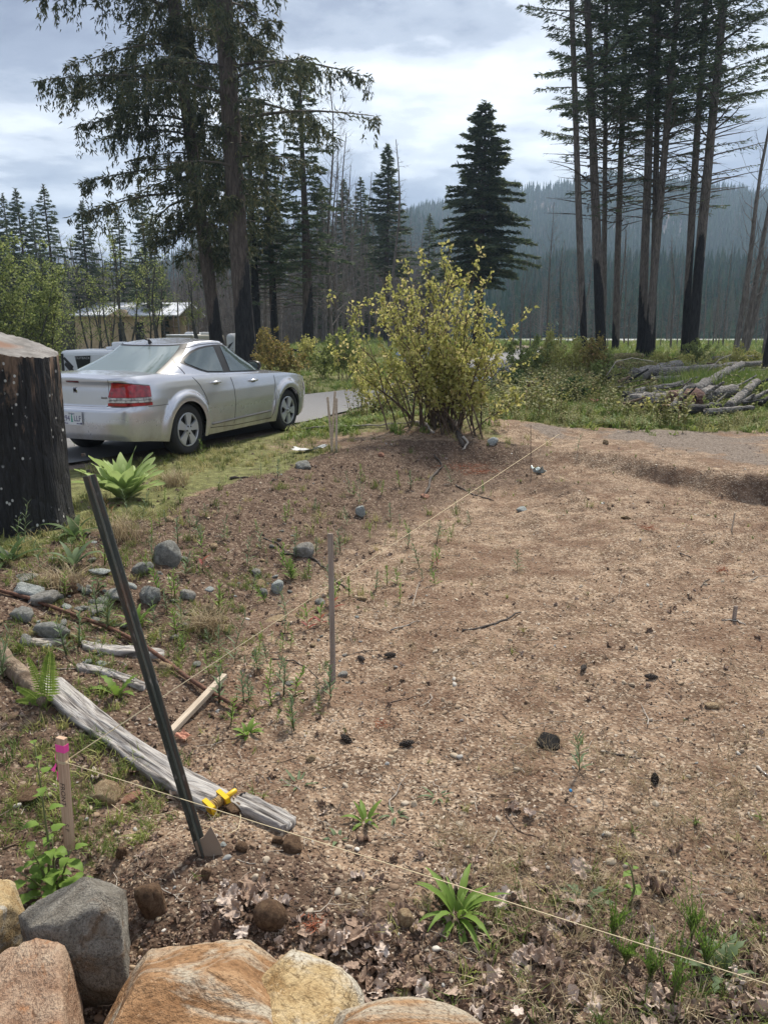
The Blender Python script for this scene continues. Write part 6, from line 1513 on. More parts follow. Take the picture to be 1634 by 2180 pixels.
# leaning dark root left under the bush
def log(p0, p1, r0, r1, mat, label, up0=0., up1=0., name='fallen_log', cat='log', n=12, bend=0., broken=True, group=None):
    a = Vector(p0)+Vector((0, 0, up0+.10)); b = Vector(p1)+Vector((0, 0, up1+.12)); rr_ = np.random.default_rng(int(abs(a.x*91+b.x*37)*10)); pts = []; m_ = 14
    for i in range(m_):
        t = i/(m_-1); pts.append(a.lerp(b, t)+Vector((0, 0, bend*math.sin(t*math.pi)))+Vector(rr_.normal(size=3))*r0*.10)
    o0 = pts[0].copy(); V, F = tube([p-o0 for p in pts], [(r0+(r1-r0)*i/(m_-1))*(1+.05*rr_.normal()) for i in range(m_)], n); V = [v+Vector(rr_.normal(size=3))*r0*.05 for v in V]
    o = obj(name, mesh_np(name, V, F, mat)); o.location = o0; return tag(o, label, cat, group)
LOGG = M('grey_log', rough=.9); v = LOGG.noise(5, 5, .65, LOGG.coord((1.5, 6, 6))); LOGG.set('Base Color', LOGG.ramp(v, [(.38, (.03, .027, .024)), (.5, (.16, .145, .13)), (.68, (.38, .36, .33))])); LOGG.bump(v, .8, .04); LOGG = LOGG.m
LOGM = M('mossy_log', rough=.95); v = LOGM.noise(5, 5, .65, LOGM.coord((2, 5, 5))); LOGM.set('Base Color', LOGM.ramp(v, [(.35, (.09, .075, .05)), (.5, (.20, .16, .07)), (.65, (.27, .24, .09))])); LOGM.bump(v, .8, .04); LOGM = LOGM.m
LOGB = M('charred_log', rough=.85); v = LOGB.noise(6, 5, .65, LOGB.coord((1, 5, 5))); LOGB.set('Base Color', LOGB.ramp(v, [(.35, (.008, .008, .008)), (.6, (.035, .033, .032)), (.8, (.15, .14, .13))])); LOGB.bump(v, .8, .04); LOGB = LOGB.m
LOGT = M('torn_bark_log', rough=.9); v = LOGT.noise(5, 5, .7, LOGT.coord((1, 3, 3)), .6); LOGT.set('Base Color', LOGT.ramp(v, [(.32, (.03, .015, .012)), (.5, (.12, .055, .04)), (.62, (.26, .19, .16)), (.75, (.48, .44, .40))])); LOGT.bump(v, .8, .05); LOGT = LOGT.m
for (x0, y0, x1, y1, r0, r1, mt, u0, u1, lab) in [
    (1212, 768, 1365, 764, .17, .12, LOGM, .25, .3, 'moss-streaked log lying just behind the trunk feet, farthest left'), (1300, 780, 1428, 790, .13, .09, LOGM, .2, .25, 'yellow mossy log with a burnt tip in the fallen timber'),
    (1345, 812, 1440, 792, .20, .16, LOGG, .2, .3, 'thick grey log angled right behind the pile'), (1395, 808, 1562, 795, .14, .08, LOGG, .25, .35, 'long pale grey log, longest of those behind the pile'),
    (1395, 815, 1490, 812, .11, .08, LOGG, .1, .15, 'grey log directly below the longest one'), (1340, 842, 1480, 826, .08, .05, LOGG, .1, .2, 'thin grey log behind the sawn end'),
    (1468, 848, 1572, 815, .15, .09, LOGG, .15, .55, 'grey log propped up to the right above the pile'), (1515, 772, 1600, 768, .10, .08, LOGG, .3, .3, 'pale log among shrubs near the right edge'),
    (1560, 790, 1634, 785, .10, .08, LOGG, .3, .3, 'grey log near the right edge behind the grass'), (1325, 858, 1480, 856, .14, .12, LOGB, .12, .12, 'black charred log lying lengthwise on top of the pile'),
    (1480, 862, 1560, 850, .17, .13, LOGG, .15, .2, 'pale barkless log at the right of the torn-bark log'), (1548, 878, 1602, 856, .10, .08, LOGG, .1, .42, 'short thick pole jutting up at the right end of the pile'),
    (1500, 884, 1600, 880, .07, .04, LOGG, .05, .1, 'thin bleached stick low at the right end of the pile'), (1455, 880, 1530, 878, .10, .06, LOGB, .05, .1, 'dark branch low in the middle of the pile')]:
    log(gpt(x0, y0+12), gpt(x1, y1+12), r0, r1, mt, lab, u0, u1)
r_ = np.random.default_rng(47)
for i in range(64):
    px, py = r_.uniform(1290, 1650), r_.uniform(782, 894); l = r_.uniform(18, 75); sl = r_.normal()*14; rr0 = r_.uniform(.014, .055)
    log(gpt(px, py), gpt(px+l, py+sl*.3), rr0, rr0*.5, [LOGG, LOGB, LOGG, SBR][i % 4], 'thin dead pole among the fallen timber at the right', r_.uniform(0, .25), r_.uniform(0, .5), name='dead_pole', n=6, group='thin dead poles in the log tangle')
g = gpt(1350, 892); rock_o = log(gpt(1345, 882), gpt(1435, 880), .20, .16, LOGG, 'whitened root end at the left of the pile', .1, .12)
log(gpt(1436, 885), gpt(1478, 883), .27, .25, LOGT, 'big reddish torn-bark log end in the middle of the pile', .12, .14, n=18)
def stump_(px, py, w, h, mat, label, name='stump', slant=.0, cat='stump', topmat=None):
    g = gpt(px, py); dep = g.y*math.cos(PITCH)+(CAMZ-g.z)*math.sin(PITCH); s = dep/FPX; R_ = w*s/2; Hh = h*s; t = empty(name, g, label, cat); V = []; F = []; n = 18; rr_ = np.random.default_rng(int(px)); pr = 1+.12*rr_.normal(size=n)
    for i in range(6):
        t_ = i/5
        for k in range(n): a = 2*math.pi*k/n; rad = R_*pr[k]*(1+.25*math.exp(-t_*5)); V.append((rad*math.cos(a), rad*math.sin(a), -.1+(Hh+.1+slant*math.cos(a)*R_)*t_))
    for i in range(5):
        for k in range(n): a = i*n+k; b = i*n+(k+1) % n; F.append((a, b, b+n, a+n))
    obj('trunk', mesh_np('trunk', V, F, mat), t); obj('cut_top', mesh_np('cut_top', V[-n:], [tuple(range(n))], topmat or ct.m, sm=False), t); return t
stump_(1125, 858, 20, 46, LG, 'pale peeled short stump right of the big bush', topmat=PALEW); stump_(1158, 828, 14, 26, LOGB, 'dark narrow stump behind the pale peeled one')
stump_(893, 862, 40, 58, LOGB, 'charred stump with a flat pale top behind the bush stems'); stump_(1415, 890, 24, 28, LOGB, 'small black stump in front of the torn-bark log'); stump_(852, 858, 30, 40, LOGB, 'dark burnt root knob at the left of the bush stems', slant=.5)
# arching dead branches over the pile
for pts, rad, lab in [([(1292, 845), (1330, 815), (1370, 808), (1405, 825), (1418, 850)], .018, 'arching bare branch at the left of the log pile'), ([(1330, 845), (1365, 828), (1385, 840)], .012, 'small arching branch over the pile'),
      ([(1370, 900), (1420, 850), (1470, 808)], .022, 'straight black branch leaning up to the right across the pile'), ([(1505, 822), (1535, 795), (1570, 800), (1590, 820)], .014, 'thin arching branch over the propped log'), ([(1290, 800), (1310, 770), (1345, 762), (1390, 770)], .014, 'bare branch tangle at the foot of the second tall trunk'), ([(1505, 790), (1530, 765), (1555, 755)], .014, 'bleached branch pointing up right in the green field')]:
    D_ = hit(pts[0][0], max(pts[0][1], 860)).y+1.5; P = [at_y(x, y, D_+.15*i) for i, (x, y) in enumerate(pts)]; Q = []
    for i in range(len(P)-1): Q += [P[i].lerp(P[i+1], k/4) for k in range(4)]
    wire('bare_branch', Q+[P[-1]], rad*.8, SDARK if 'black' in lab or 'arching' in lab else SPALE, lab, 'branch')
# exposed roots under the bush
for pts, rad, mt, lab in [([(965, 905), (975, 930), (985, 955)], .05, SDARK, 'dark exposed root clump below the bush'), ([(985, 935), (995, 950), (985, 965)], .02, SPALE, 'pale thin root hanging at the bush mound'), ([(640, 918), (740, 912), (830, 910), (875, 905)], .016, SPALE, 'long pale stick along the top of the mound left of the bush'), ([(885, 903), (905, 910), (925, 928)], .03, SPALE, 'weathered pale driftwood piece on the bush mound'), ([(1100, 862), (1150, 868), (1200, 882)], .03, SPALE, 'long pale pole lying in the weeds right of the bush')]:
    rodlike('root' if 'root' in lab else 'stick', pts, rad, mt, lab, 'root' if 'root' in lab else 'stick', up=.04, wob=.008)
mb = MB()
for k in range(3):
    w = random.uniform(.3, .5); mb.box((k*.45, 0, .12), (w, .35, .22+.1*k))
o = crumple('white_sack', 1032, 822, .55, .5, simple('white_cloth', (.6, .62, .64), .7), 'white plastic bag lying by the road right behind the bush', 'bag', 12, up=.18, amp=.6)
o = crumple('blue_tarp', 900, 800, 1.5, 1.4, simple('blue_tarp', (.16, .22, .34), .5), 'pale blue tarp heap behind the bush stems', 'tarp', 13, up=.5, amp=.35)
# red fallen conifer twigs
REDN = leafmat('dead_red_needles', [(0, (.22, .06, .03)), (1, (.38, .14, .07))], trans=.2)
for k, (px, py, n_, w, lab) in enumerate([(985, 995, 240, .5, 'rust-red dead conifer sprig on the dirt below the bush'), (1380, 1131, 60, .12, 'small red needle tuft on the far dirt'), (1020, 1008, 150, .3, 'rust-red needles at the right end of the dead sprig'), (1535, 1222, 50, .12, 'red needle twig at the right of the dirt'), (808, 1550, 50, .05, 'tiny orange dry sprig in the middle of the dirt'), (672, 1985, 60, .05, 'orange-brown needle tuft on the soil right of the cobble')]):
    g = gpt(px, py, .01); rr_ = np.random.default_rng(k); P = rr_.normal(size=(n_, 3))*np.array([w*.45, w*.3, .01])+np.array([0, 0, .012]); D = rr_.normal(size=(n_, 3)); D[:, 2] = np.abs(D[:, 2])*.35
    T = Tri(); T.add(P, D/np.linalg.norm(D, axis=1)[:, None]*min(.09, w*.5), np.full(n_, .004)); o = obj('dead_conifer_sprig', T.mesh('dead_conifer_sprig', REDN)); o.location = g; tag(o, lab, 'dead sprig')
# cones
for k, (px, py, lab) in enumerate([(1382, 1450, 'dark fir cone lying alone in the middle of the dirt'), (1240, 1432, 'fir cone left of the middle of the dirt'), (770, 1407, 'fir cone right of the middle stake'), (868, 1588, 'fir cone left of the black lump'), (1392, 1664, 'dark fir cone below the straight dark stick'), (735, 1582, 'pair-like dark cone in the lower middle dirt'), (828, 1402, 'small dark cone beside the brown twig')]):
    g = gpt(px, py, .015); mb = MB(); nn_ = 9
    for i in range(nn_*7):
        t = i/(nn_*7); az = i*2.4; rad = .016*math.sin(math.pi*(.12+.8*t)); x = (t-.5)*.07; c, s = math.cos(az), math.sin(az); mb.add([(x, rad*.5*c, rad*.5*s), (x+.008, rad*c-.006*s, rad*s+.006*c), (x+.013, rad*1.1*c, rad*1.1*s), (x+.008, rad*c+.006*s, rad*s-.006*c)], [(0, 1, 2, 3)])
    mb.tube([(-.03, 0, 0), (0, 0, 0), (.03, 0, 0)], [.006, .012, .005], 6); o = mb.build('fir_cone', SDARK, None, sm=False); o.location = g; o.rotation_euler = (0, .1, k*1.1); tag(o, lab, 'cone')
o = put_rock(1214, 1684, 7, 6, 'white', 'tiny bright blue plastic bit on the dirt', name='plastic_bit', cat='litter'); o.data.materials.clear(); o.data.materials.append(simple('bright_blue', (.05, .35, .7), .4))
# ------------------------------------------------------------------ dead maple leaves, each a piece of the ground
DL = M('dead_leaf', rough=.85); rn = DL.rand(); vv = DL.noise(40, 4, .6, DL.coord()); DL.set('Base Color', DL.mix(DL.ramp(vv, [(.35, .5), (.6, 0)]), DL.ramp(rn, [(0, (.14, .09, .062)), (.4, (.33, .235, .175)), (.75, (.50, .395, .32)), (1, (.66, .57, .50))]), (.10, .062, .045))); DL.set('Specular IOR Level', .3); DL = DL.m
def maple(seed, curl):
    r = np.random.default_rng(seed); n = 40; out = []
    for i in range(n):
        a = 2*math.pi*i/n; lobe = abs(math.cos(2.5*a))**.7; w = .52+.46*lobe*(1-.25*abs(math.sin(a/2+.2)))+.05*math.sin(a*15+seed); out.append((a+math.pi/2, w))
    V = [(0, 0, 0)]; F = []; R3 = [.2, .4, .6, .8, 1]; fd = [(r.random()*6.3, 1.3+2.2*r.random(), r.random()*6, .10+.13*r.random()) for _ in range(4)]; ph = r.random(6)*6
    for k in R3:
        for a, w in out:
            x, y = k*w*math.cos(a), k*w*math.sin(a); rad = math.hypot(x, y)
            z = curl*(rad**2*.35+.30*rad*math.sin(3*a+ph[0]+rad*3)+.24*rad*math.sin(7*a+ph[1]+rad*6)+.13*math.sin(9*x+ph[2]))
            sh = 1-.38*curl*rad*(.5+.5*math.sin(2*a+ph[3])); 
            for fa, ff, fp, fm_ in fd: z += curl*fm_*(abs(((x*math.cos(fa)+y*math.sin(fa))*ff+fp) % 2-1)-.5)*1.6*min(1, rad*2)
            V.append((x*sh, y*sh, z))
    for i in range(n): F.append((0, 1+i, 1+(i+1) % n))
    for q in range(4):
        for i in range(n): a = 1+q*n+i; b = 1+q*n+(i+1) % n; F.append((a, a+n, b+n, b))
    return mesh_np('dead_leaf', V, F, DL, sm=False)
MAP = [maple(i, [.25, .5, .75, .9, .6, .35, 1.0, 1.1][i]) for i in range(8)]
r_ = np.random.default_rng(8); cl = [(1190, 1975, 60, 45, 26), (1150, 2100, 110, 50, 32), (1450, 2150, 170, 26, 40), (790, 2080, 70, 50, 26), (860, 2140, 70, 40, 12), (520, 1935, 50, 40, 22), (720, 2030, 70, 40, 16), (820, 1985, 40, 22, 6), (1118, 1852, 40, 24, 6), (1110, 1720, 26, 16, 4), (1380, 1925, 60, 50, 7), (700, 1715, 22, 16, 3), (558, 1672, 16, 8, 2), (250, 1620, 90, 40, 12), (100, 2050, 40, 30, 6), (290, 2110, 30, 40, 8), (60, 1460, 50, 40, 6), (640, 1500, 120, 80, 8), (1000, 1840, 120, 60, 8), (1600, 2120, 60, 50, 10)]
for cxp, cyp, sx, sy, n_ in cl:
    for i in range(n_):
        px, py = cxp+r_.normal()*sx*.8, cyp+r_.normal()*sy*.8; py = min(py, 2230)
        g = hit(px, py); s = (.018+.034*r_.random())*(1.0 if py > 1850 else .75); o = obj('dead_leaf', MAP[int(r_.integers(0, 8))], ground); o.location = g+Vector((0, 0, .002+.022*r_.random()))
        o.scale = (s, s, s); o.rotation_euler = (r_.normal()*.32, r_.normal()*.32, r_.random()*6.3)
# ------------------------------------------------------------------ ground litter as masses
def zof(x, y): return H(x, y)
CH = M('wood_chips', rough=.95); CH.set('Base Color', CH.ramp(CH.rand(), [(0, (.05, .03, .02)), (.35, (.15, .095, .06)), (.7, (.30, .22, .15)), (.9, (.43, .335, .24)), (1, (.58, .50, .40))])); CH = CH.m
def shard(seed):
    r = np.random.default_rng(seed); a = np.sort(r.random(5)*6.28); V = [(math.cos(q)*(.5+.5*r.random()), .45*math.sin(q), .12*r.normal()) for q in a]+[(0, 0, .28)]; return mesh_np('chip', V, [(i, (i+1) % 5, 5) for i in range(5)], CH, sm=False)
def litter(name, n, r0, r1, protos, s0, s1, label, keep=None, tilt=.5, up=0.0, aniso=None, a0=-44, a1=44, pw=2.0):
    x, y = polar(n, r0, r1, a0, a1); gz, gv, gd = zones(x, y); rd = np.abs(x-road_c(y))/road_w(y); sd = poly_sd(x, y, PAD)
    p = keep(x, y, gz, gv, gd, sd) if keep else np.ones(n); k = (rng.random(n) < p) & (rd > 1.0); x, y = x[k], y[k]; n = len(x)
    s = s0+(s1-s0)*rng.random(n)**pw; P = np.stack([x, y, zof(x, y)+up*s], 1); rot = np.stack([rng.normal(0, tilt, n), rng.normal(0, tilt, n), rng.random(n)*6.3], 1)
    sc = s[:, None]*np.ones((1, 3)) if aniso is None else s[:, None]*np.array(aniso)[None]
    return scatter(name, protos, P, rot, sc, label)
bare = lambda x, y, gz, gv, gd, sd: np.where(sd > -.3, 1-gz*.6, .5*(1-gz))
litter('wood_chips', 120000, 1.3, 14, [shard(i) for i in range(6)], .004, .017, 'countless tan and brown wood chips and crumbs covering the bare dirt', lambda *a: bare(*a)*(1-.55*a[4]))
DC = M('soil_crumbs', rough=.95); DC.set('Base Color', DC.ramp(DC.rand(), [(0, (.035, .018, .011)), (.5, (.095, .052, .032)), (.85, (.17, .10, .065)), (1, (.27, .19, .13))])); DC = DC.m
clods = [rock_mesh('clod', 500+i, DC, 1, 9, .12, .6) for i in range(5)]
litter('soil_crumbs', 60000, 1.3, 14, clods, .003, .011, 'crumbly brown clods of soil', lambda x, y, gz, gv, gd, sd: np.clip(gd*1.0+.02*(sd > 0), 0, 1), pw=3)
PB = M('pebbles', rough=.75); PB.set('Base Color', PB.ramp(PB.rand(), [(0, (.16, .10, .06)), (.35, (.30, .21, .13)), (.6, (.42, .34, .24)), (.86, (.34, .29, .23)), (.93, (.24, .25, .25)), (.98, (.44, .40, .34)), (1, (.55, .52, .47))])); PB = PB.m
pebs = [rock_mesh('pebble', 600+i, PB, 2, 10, .05, .75) for i in range(5)]
litter('pebbles', 5200, 1.3, 16, pebs, .004, .019, 'small tan, grey and white pebbles strewn over the dirt', bare, up=.15, pw=3.6, aniso=(1.2, .9, .6))
def twig(seed, mat):
    r = np.random.default_rng(seed); mb = MB(); p = [Vector((-.5, 0, 0))]
    for i in range(4): p.append(p[-1]+Vector((.25, .07*r.normal(), .05*r.normal())))
    mb.tube(p, [.016, .015, .012, .010, .006], 4); mb.tube([p[2], p[2]+Vector((.18, .15, .04))], [.009, .004], 3); return mb.mesh('twig', mat, sm=False)
TW = M('litter_twigs', rough=.9); TW.set('Base Color', TW.ramp(TW.rand(), [(0, (.04, .028, .02)), (.5, (.14, .10, .07)), (.85, (.33, .27, .21)), (1, (.50, .45, .38))])); TW = TW.m
litter('twigs', 16000, 1.3, 14, [twig(i, TW) for i in range(5)], .03, .15, 'thin dry twigs and rootlets lying on the dirt', lambda *a: bare(*a)*.8, tilt=.12, up=.02, pw=2.5)
litter('dry_straw', 20000, 1.3, 9, [tuft(40+i, 7, 1, .10, .012, DRY, 1.6) for i in range(4)], .025, .10, 'dry tan straw and dead grass lying on the dirt', lambda x, y, gz, gv, gd, sd: (fbm(x*1.4, y*1.4, 3, 88) > .02)*1.0*(sd > -.2)*np.where(y < 3.4, 1, .35)*np.clip(1.35-gd, .15, 1), tilt=.45, pw=1.5)
LL = M('brown_leaf_bits', rough=.85); LL.set('Base Color', LL.ramp(LL.rand(), [(0, (.10, .065, .045)), (.5, (.22, .15, .11)), (1, (.38, .30, .25))])); LL = LL.m
lb = []
for i in range(5): q = maple(20+i, .9); q.materials.clear(); q.materials.append(LL); lb.append(q)
litter('leaf_crumbs', 15000, 1.3, 12, lb, .006, .028, 'crumpled bits of brown leaf on the slope and between the weeds', lambda x, y, gz, gv, gd, sd: np.clip((fbm(x*1.1, y*1.1, 3, 98)+.12)*4, 0, 1)*np.where((sd < 2.2) | (y < 2.2), 1, .12)*np.where(x > 2.6, .2, 1), tilt=.6, up=.25)
# green growth
seedl = [tuft(60+i, 9, 1, .05, .045, GRS, 1.0) for i in range(4)]
litter('small_seedlings', 2400, 1.5, 12, seedl, .015, .065, 'tiny green seedlings sprouting on the slope', lambda x, y, gz, gv, gd, sd: np.where(sd < 2.6, .9, .10)*(sd > -.8)*np.where((y < 2.7) & (x < .6), .15, 1), tilt=.2)
def grass_mass(name, n, r0, r1, protos, s0, s1, label, cond, a0=-44, a1=44):
    x, y = polar(n, r0, r1, a0, a1); gz, gv, gd = zones(x, y); rd = np.abs(x-road_c(y))/road_w(y); k = (rng.random(n) < cond(x, y, gz)) & (rd > 1.03)
    x, y = x[k], y[k]; n = len(x); s = (s0+(s1-s0)*rng.random(n)); return scatter(name, protos, np.stack([x, y, zof(x, y)-.01], 1), np.stack([rng.normal(0, .15, n), rng.normal(0, .15, n), rng.random(n)*6.3], 1), s, label)
VRG = leafmat('verge_grass_blades', [(0, (.10, .13, .04)), (.4, (.20, .22, .07)), (.75, (.34, .33, .13)), (1, (.46, .38, .20))], trans=.35, per='rand')
gt = [tuft(80+i, 16, 1, .22, .028, VRG, .8) for i in range(4)]
gl_ = [tuft(90+i, 16, 1, .22, .03, LUSH, .7) for i in range(4)]
patchy = lambda x, y: np.clip(.35+1.6*fbm(x*.9, y*.9, 3, 71), .05, 1)
grass_mass('verge_grass', 26000, 4.5, 16, gt, .04, .15, 'patchy yellow-green grass on the verge in front of the car', lambda x, y, g: np.clip(g*patchy(x, y), 0, 1))
grass_mass('meadow_grass', 46000, 15, 48, gl_, .06, .24, 'rough green grass and weeds behind the road and round the logs', lambda x, y, g: np.clip(g*1.1, 0, 1)*np.clip(.55+1.6*fbm(x*.5, y*.5, 4, 73), .12, 1))
grass_mass('field_grass', 26000, 46, 150, gl_, .35, .8, 'bright green field grass stretching to the river', lambda x, y, g: np.ones(len(x)))
tall_ = [tuft(95+i, 26, 1, .16, .02, LUSH, .45) for i in range(3)]
bx_, by_ = rng.normal(0, 1, 700), rng.normal(0, 1, 700); c0 = base(1612, 19.5); xs_ = c0.x+bx_*.8; ys_ = c0.y+by_*1.1
scatter('tall_grass_patch', tall_, np.stack([xs_, ys_, zof(xs_, ys_)], 1), np.stack([0*xs_, 0*xs_, rng.random(700)*6.3], 1), .35+.4*rng.random(700), 'tall lush green grass patch at the right end of the logs')
edge = [tuft(100+i, 14, 1, .2, .05, LUSH, 1.0) for i in range(3)]
grass_mass('verge_weeds', 9000, 11.5, 24, edge, .07, .22, 'leafy green and yellowish weeds along the edge of the dirt track', lambda x, y, g: g*smooth(-.3, .25, fbm(x*.7, y*.7, 3, 44))*(x > -1.5), a0=-10, a1=40)
# ------------------------------------------------------------------ the house under construction
OSB = M('raw_board', rough=.9); _n = OSB.noise(2.2, 4, .6, OSB.coord()); OSB.set('Base Color', OSB.ramp(_n, [(.35, (.45, .33, .20)), (.65, (.58, .44, .29))])); OSB = OSB.m
RFM = M('pale_roof_sheet', rough=.5); _n = RFM.noise(1.2, 4, .6, RFM.coord((1, 4, 1))); RFM.set('Base Color', RFM.ramp(_n, [(.35, (.50, .53, .58)), (.65, (.68, .71, .76))])); RFM = RFM.m
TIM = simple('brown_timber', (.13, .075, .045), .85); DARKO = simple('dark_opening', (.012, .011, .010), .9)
HD = 70; gl0 = at_y(152, 645, HD); gr0 = at_y(382, 645, HD); hw = gr0.x-gl0.x; hb = empty('house', (gl0.x, HD, hz((gl0.x+gr0.x)/2, HD)-.1), 'unfinished two-storey house with bare board walls and a pale roof', 'house', rz=R(-1.5))
ze = at_y(200, 672, HD).z-hb.location.z; zr_ = at_y(200, 645, HD).z-hb.location.z
def hbx(name, c, s, mat, par=hb): mb = MB(); mb.box(c, s); return mb.build(name, mat, par, sm=False)
wpan = 8; pw = hw*.80/wpan
for fl_ in range(2):
    for k in range(wpan):
        hh = ze/2-.02; mb = MB(); mb.box((hw*.015+pw*(k+.5), .2+.003*((k+fl_) % 2), .02+hh/2+fl_*(ze/2)), (pw-.02, .12, hh)); mb.build('wall_panel', OSB, hb, sm=False)
hbx('side_wall', (hw*.01, 4.2, ze/2), (.12, 7.8, ze), OSB); hbx('back_wall', (hw*.45, 8.2, ze/2), (hw*.88, .12, ze), OSB); hbx('inner_wall', (hw*.90, 2.5, ze/2), (hw*.16, .12, ze), OSB)
mb = MB(); y0, ym_, y1 = -.55, 4.2, 9.0; ov = .25; V = [(-ov+.35, y0, ze-.02), (hw+.05, y0, ze-.02), (hw-.05, ym_, zr_+.35), (.75, ym_, zr_+.35), (.35, y1, ze), (hw, y1, ze)]
mb.add([(-.15, y0, ze), (hw+.1, y0, ze), (hw+.0, ym_, zr_+.1), (.6, ym_, zr_+.1)], [(0, 1, 2, 3)]); mb.add([(-.15, y1, ze), (hw+.1, y1, ze), (hw, ym_, zr_+.1), (.6, ym_, zr_+.1)], [(3, 2, 1, 0)]); rf = mb.build('roof', RFM, hb, sm=False); md = rf.modifiers.new('t', 'SOLIDIFY'); md.thickness = .12; md.offset = 0
mb = MB(); gx = hw*.46; mb.add([(gx-1.1, -.75, ze-.08), (gx+1.1, -.75, ze-.08), (gx, -.75, ze+.55), (gx, 1.2, ze+.55), (gx-1.1, .3, ze-.08), (gx+1.1, .3, ze-.08)], [(0, 1, 2), (0, 2, 3, 4), (1, 5, 3, 2)]); mb.build('porch_gable', OSB, hb, sm=False)
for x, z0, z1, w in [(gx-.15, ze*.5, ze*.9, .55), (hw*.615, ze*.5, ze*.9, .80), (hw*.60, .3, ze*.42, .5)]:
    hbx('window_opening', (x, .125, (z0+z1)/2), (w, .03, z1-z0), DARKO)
hbx('balcony', (hw*.60, -.4, ze*.48), (hw*.42, 1.2, .10), TIM)
hbx('lower_cladding', (hw*.58, .118, ze*.235), (hw*.34, .03, ze*.44), TIM)
for x in (gx-.75, gx-.65, hw*.79, hw*.88, hw*.97): hbx('post', (x, -.9, ze/2), (.10, .10, ze), TIM)
for k in range(8): o = hbx('stair_rail', (hw*.62+k*.3, -1.05, ze*.42-k*.2), (.34, .05, .05), TIM); o.rotation_euler.y = .58
# camper, van and trailer beyond the car
CREAM = simple('cream_panel', (.52, .49, .40), .5); WHT = simple('white_panel', (.62, .64, .66), .4); DKG = simple('dark_glass', (.02, .022, .025), .1); STRIPE = simple('black_stripe', (.02, .02, .022), .4); GREYP = simple('grey_panel', (.36, .36, .35), .5)
def vehicle(name, px0, px1, ytop, D, hh, depth, label, cat):
    a = at_y(px0, ytop, D); b = at_y(px1, ytop, D); W = b.x-a.x; t = empty(name, ((a.x+b.x)/2, D, a.z-hh), label, cat); return t, W
def rbox(name, c, s, mat, par, bev=.08):
    mb = MB(); mb.box(c, s); o = mb.build(name, mat, par, sm=False); b_ = o.modifiers.new('b', 'BEVEL'); b_.width = bev; b_.segments = 3; return o
t, W = vehicle('motorhome', 352, 408, 713, 46, 3.0, 2.4, 'cream motorhome with an awning line beyond the car roof', 'motorhome')
rbox('body', (0, 1.2, 1.6), (W, 2.4, 2.7), CREAM, t); rbox('roof_edge', (0, 1.2, 2.97), (W+.1, 2.5, .09), WHT, t, .03); rbox('window', (-.05*W, -.01, 2.05), (W*.62, .04, .55), DKG, t, .02); rbox('awning', (0, -.12, 2.7), (W*.9, .2, .16), GREYP, t, .05)
for s_ in (-.3, .3): mb = MB(); mb.tube([(s_*W, .0, .36), (s_*W, .3, .36)], .36, 16); mb.build('wheel', RUB, t)
t, W = vehicle('travel_trailer', 409, 458, 711, 44, 3.0, 2.3, 'cream travel trailer end with a dark window beside the motorhome', 'trailer')
rbox('body', (0, 1.2, 1.65), (W, 2.4, 2.6), CREAM, t, .12); rbox('window', (W*.25, -.01, 2.25), (W*.26, .04, .42), DKG, t, .02); rbox('roof_vent', (W*.1, .8, 3.02), (.8, .7, .16), WHT, t, .04); rbox('window', (-W*.42, -.01, 1.95), (.14, .04, .3), DKG, t, .01)
mb = MB(); mb.tube([(0, .0, .36), (0, .3, .36)], .36, 16); mb.build('wheel', RUB, t)
t, W = vehicle('white_van', 386, 424, 705, 56, 2.5, 2, 'white van roof showing above the motorhome', 'van')
rbox('body', (0, 1, 1.0), (W, 2, 1.1), WHT, t, .2); rbox('cabin', (-W*.03, 1, 1.95), (W*.8, 1.8, 1.0), WHT, t, .25); rbox('window', (W*.12, .08, 2.08), (W*.25, .04, .4), DKG, t, .02); rbox('window', (-W*.25, .08, 2.08), (W*.25, .04, .4), DKG, t, .02); mb = MB(); mb.tube([(0, .0, .34), (0, .3, .34)], .34, 14); mb.build('wheel', RUB, t)
t, W = vehicle('travel_trailer', 480, 497, 709, 42, 2.9, 2.3, 'white trailer with a black swoosh half hidden between the two old firs', 'trailer')
rbox('body', (0, 1.2, 1.6), (W, 2.4, 2.55), WHT, t, .25); mb = MB(); mb.add([(-.2, -.02, 2.0), (-.05, -.02, 2.3), (.2, -.02, 2.45), (.0, -.02, 2.15)], [(0, 1, 2, 3)]); mb.build('swoosh', STRIPE, t, sm=False)
t, W = vehicle('camping_trailer', 126, 254, 746, 25, 2.5, 2.3, 'white camping trailer with black swooshes and a dark window behind the car boot', 'trailer')
rbox('body', (0, 1.15, 1.35), (W, 2.3, 2.3), WHT, t, .14); rbox('front_panel', (-W*.5, 1.15, 1.2), (.04, 2.1, 1.8), GREYP, t, .02)
mb = MB(); zb_ = 2.5; mb.add([(-W*.245, -.015, 2.32), (W*.02, -.015, 2.34), (-W*.015, -.015, 1.9), (-W*.21, -.015, 1.9)], [(0, 1, 2, 3)]); wo_ = mb.build('window', DKG, t, sm=False); text('OUTBACK', .10, simple('window_letters', (.35, .36, .37), .6), wo_, (-W*.115, -.022, 2.26), (R(90), 0, 0))
mb = MB()
for q in ((-.44, 2.25, -.28, 1.95, .05), (-.43, 2.05, -.27, 1.78, .09), (-.42, 1.85, -.30, 1.55, .05)):
    mb.add([(q[0]*W, -.015, q[1]), (q[0]*W+.05, -.015, q[1]+q[4]), (q[2]*W, -.015, q[3]+q[4]), (q[2]*W-.05, -.015, q[3]-q[4])], [(0, 1, 2, 3)])
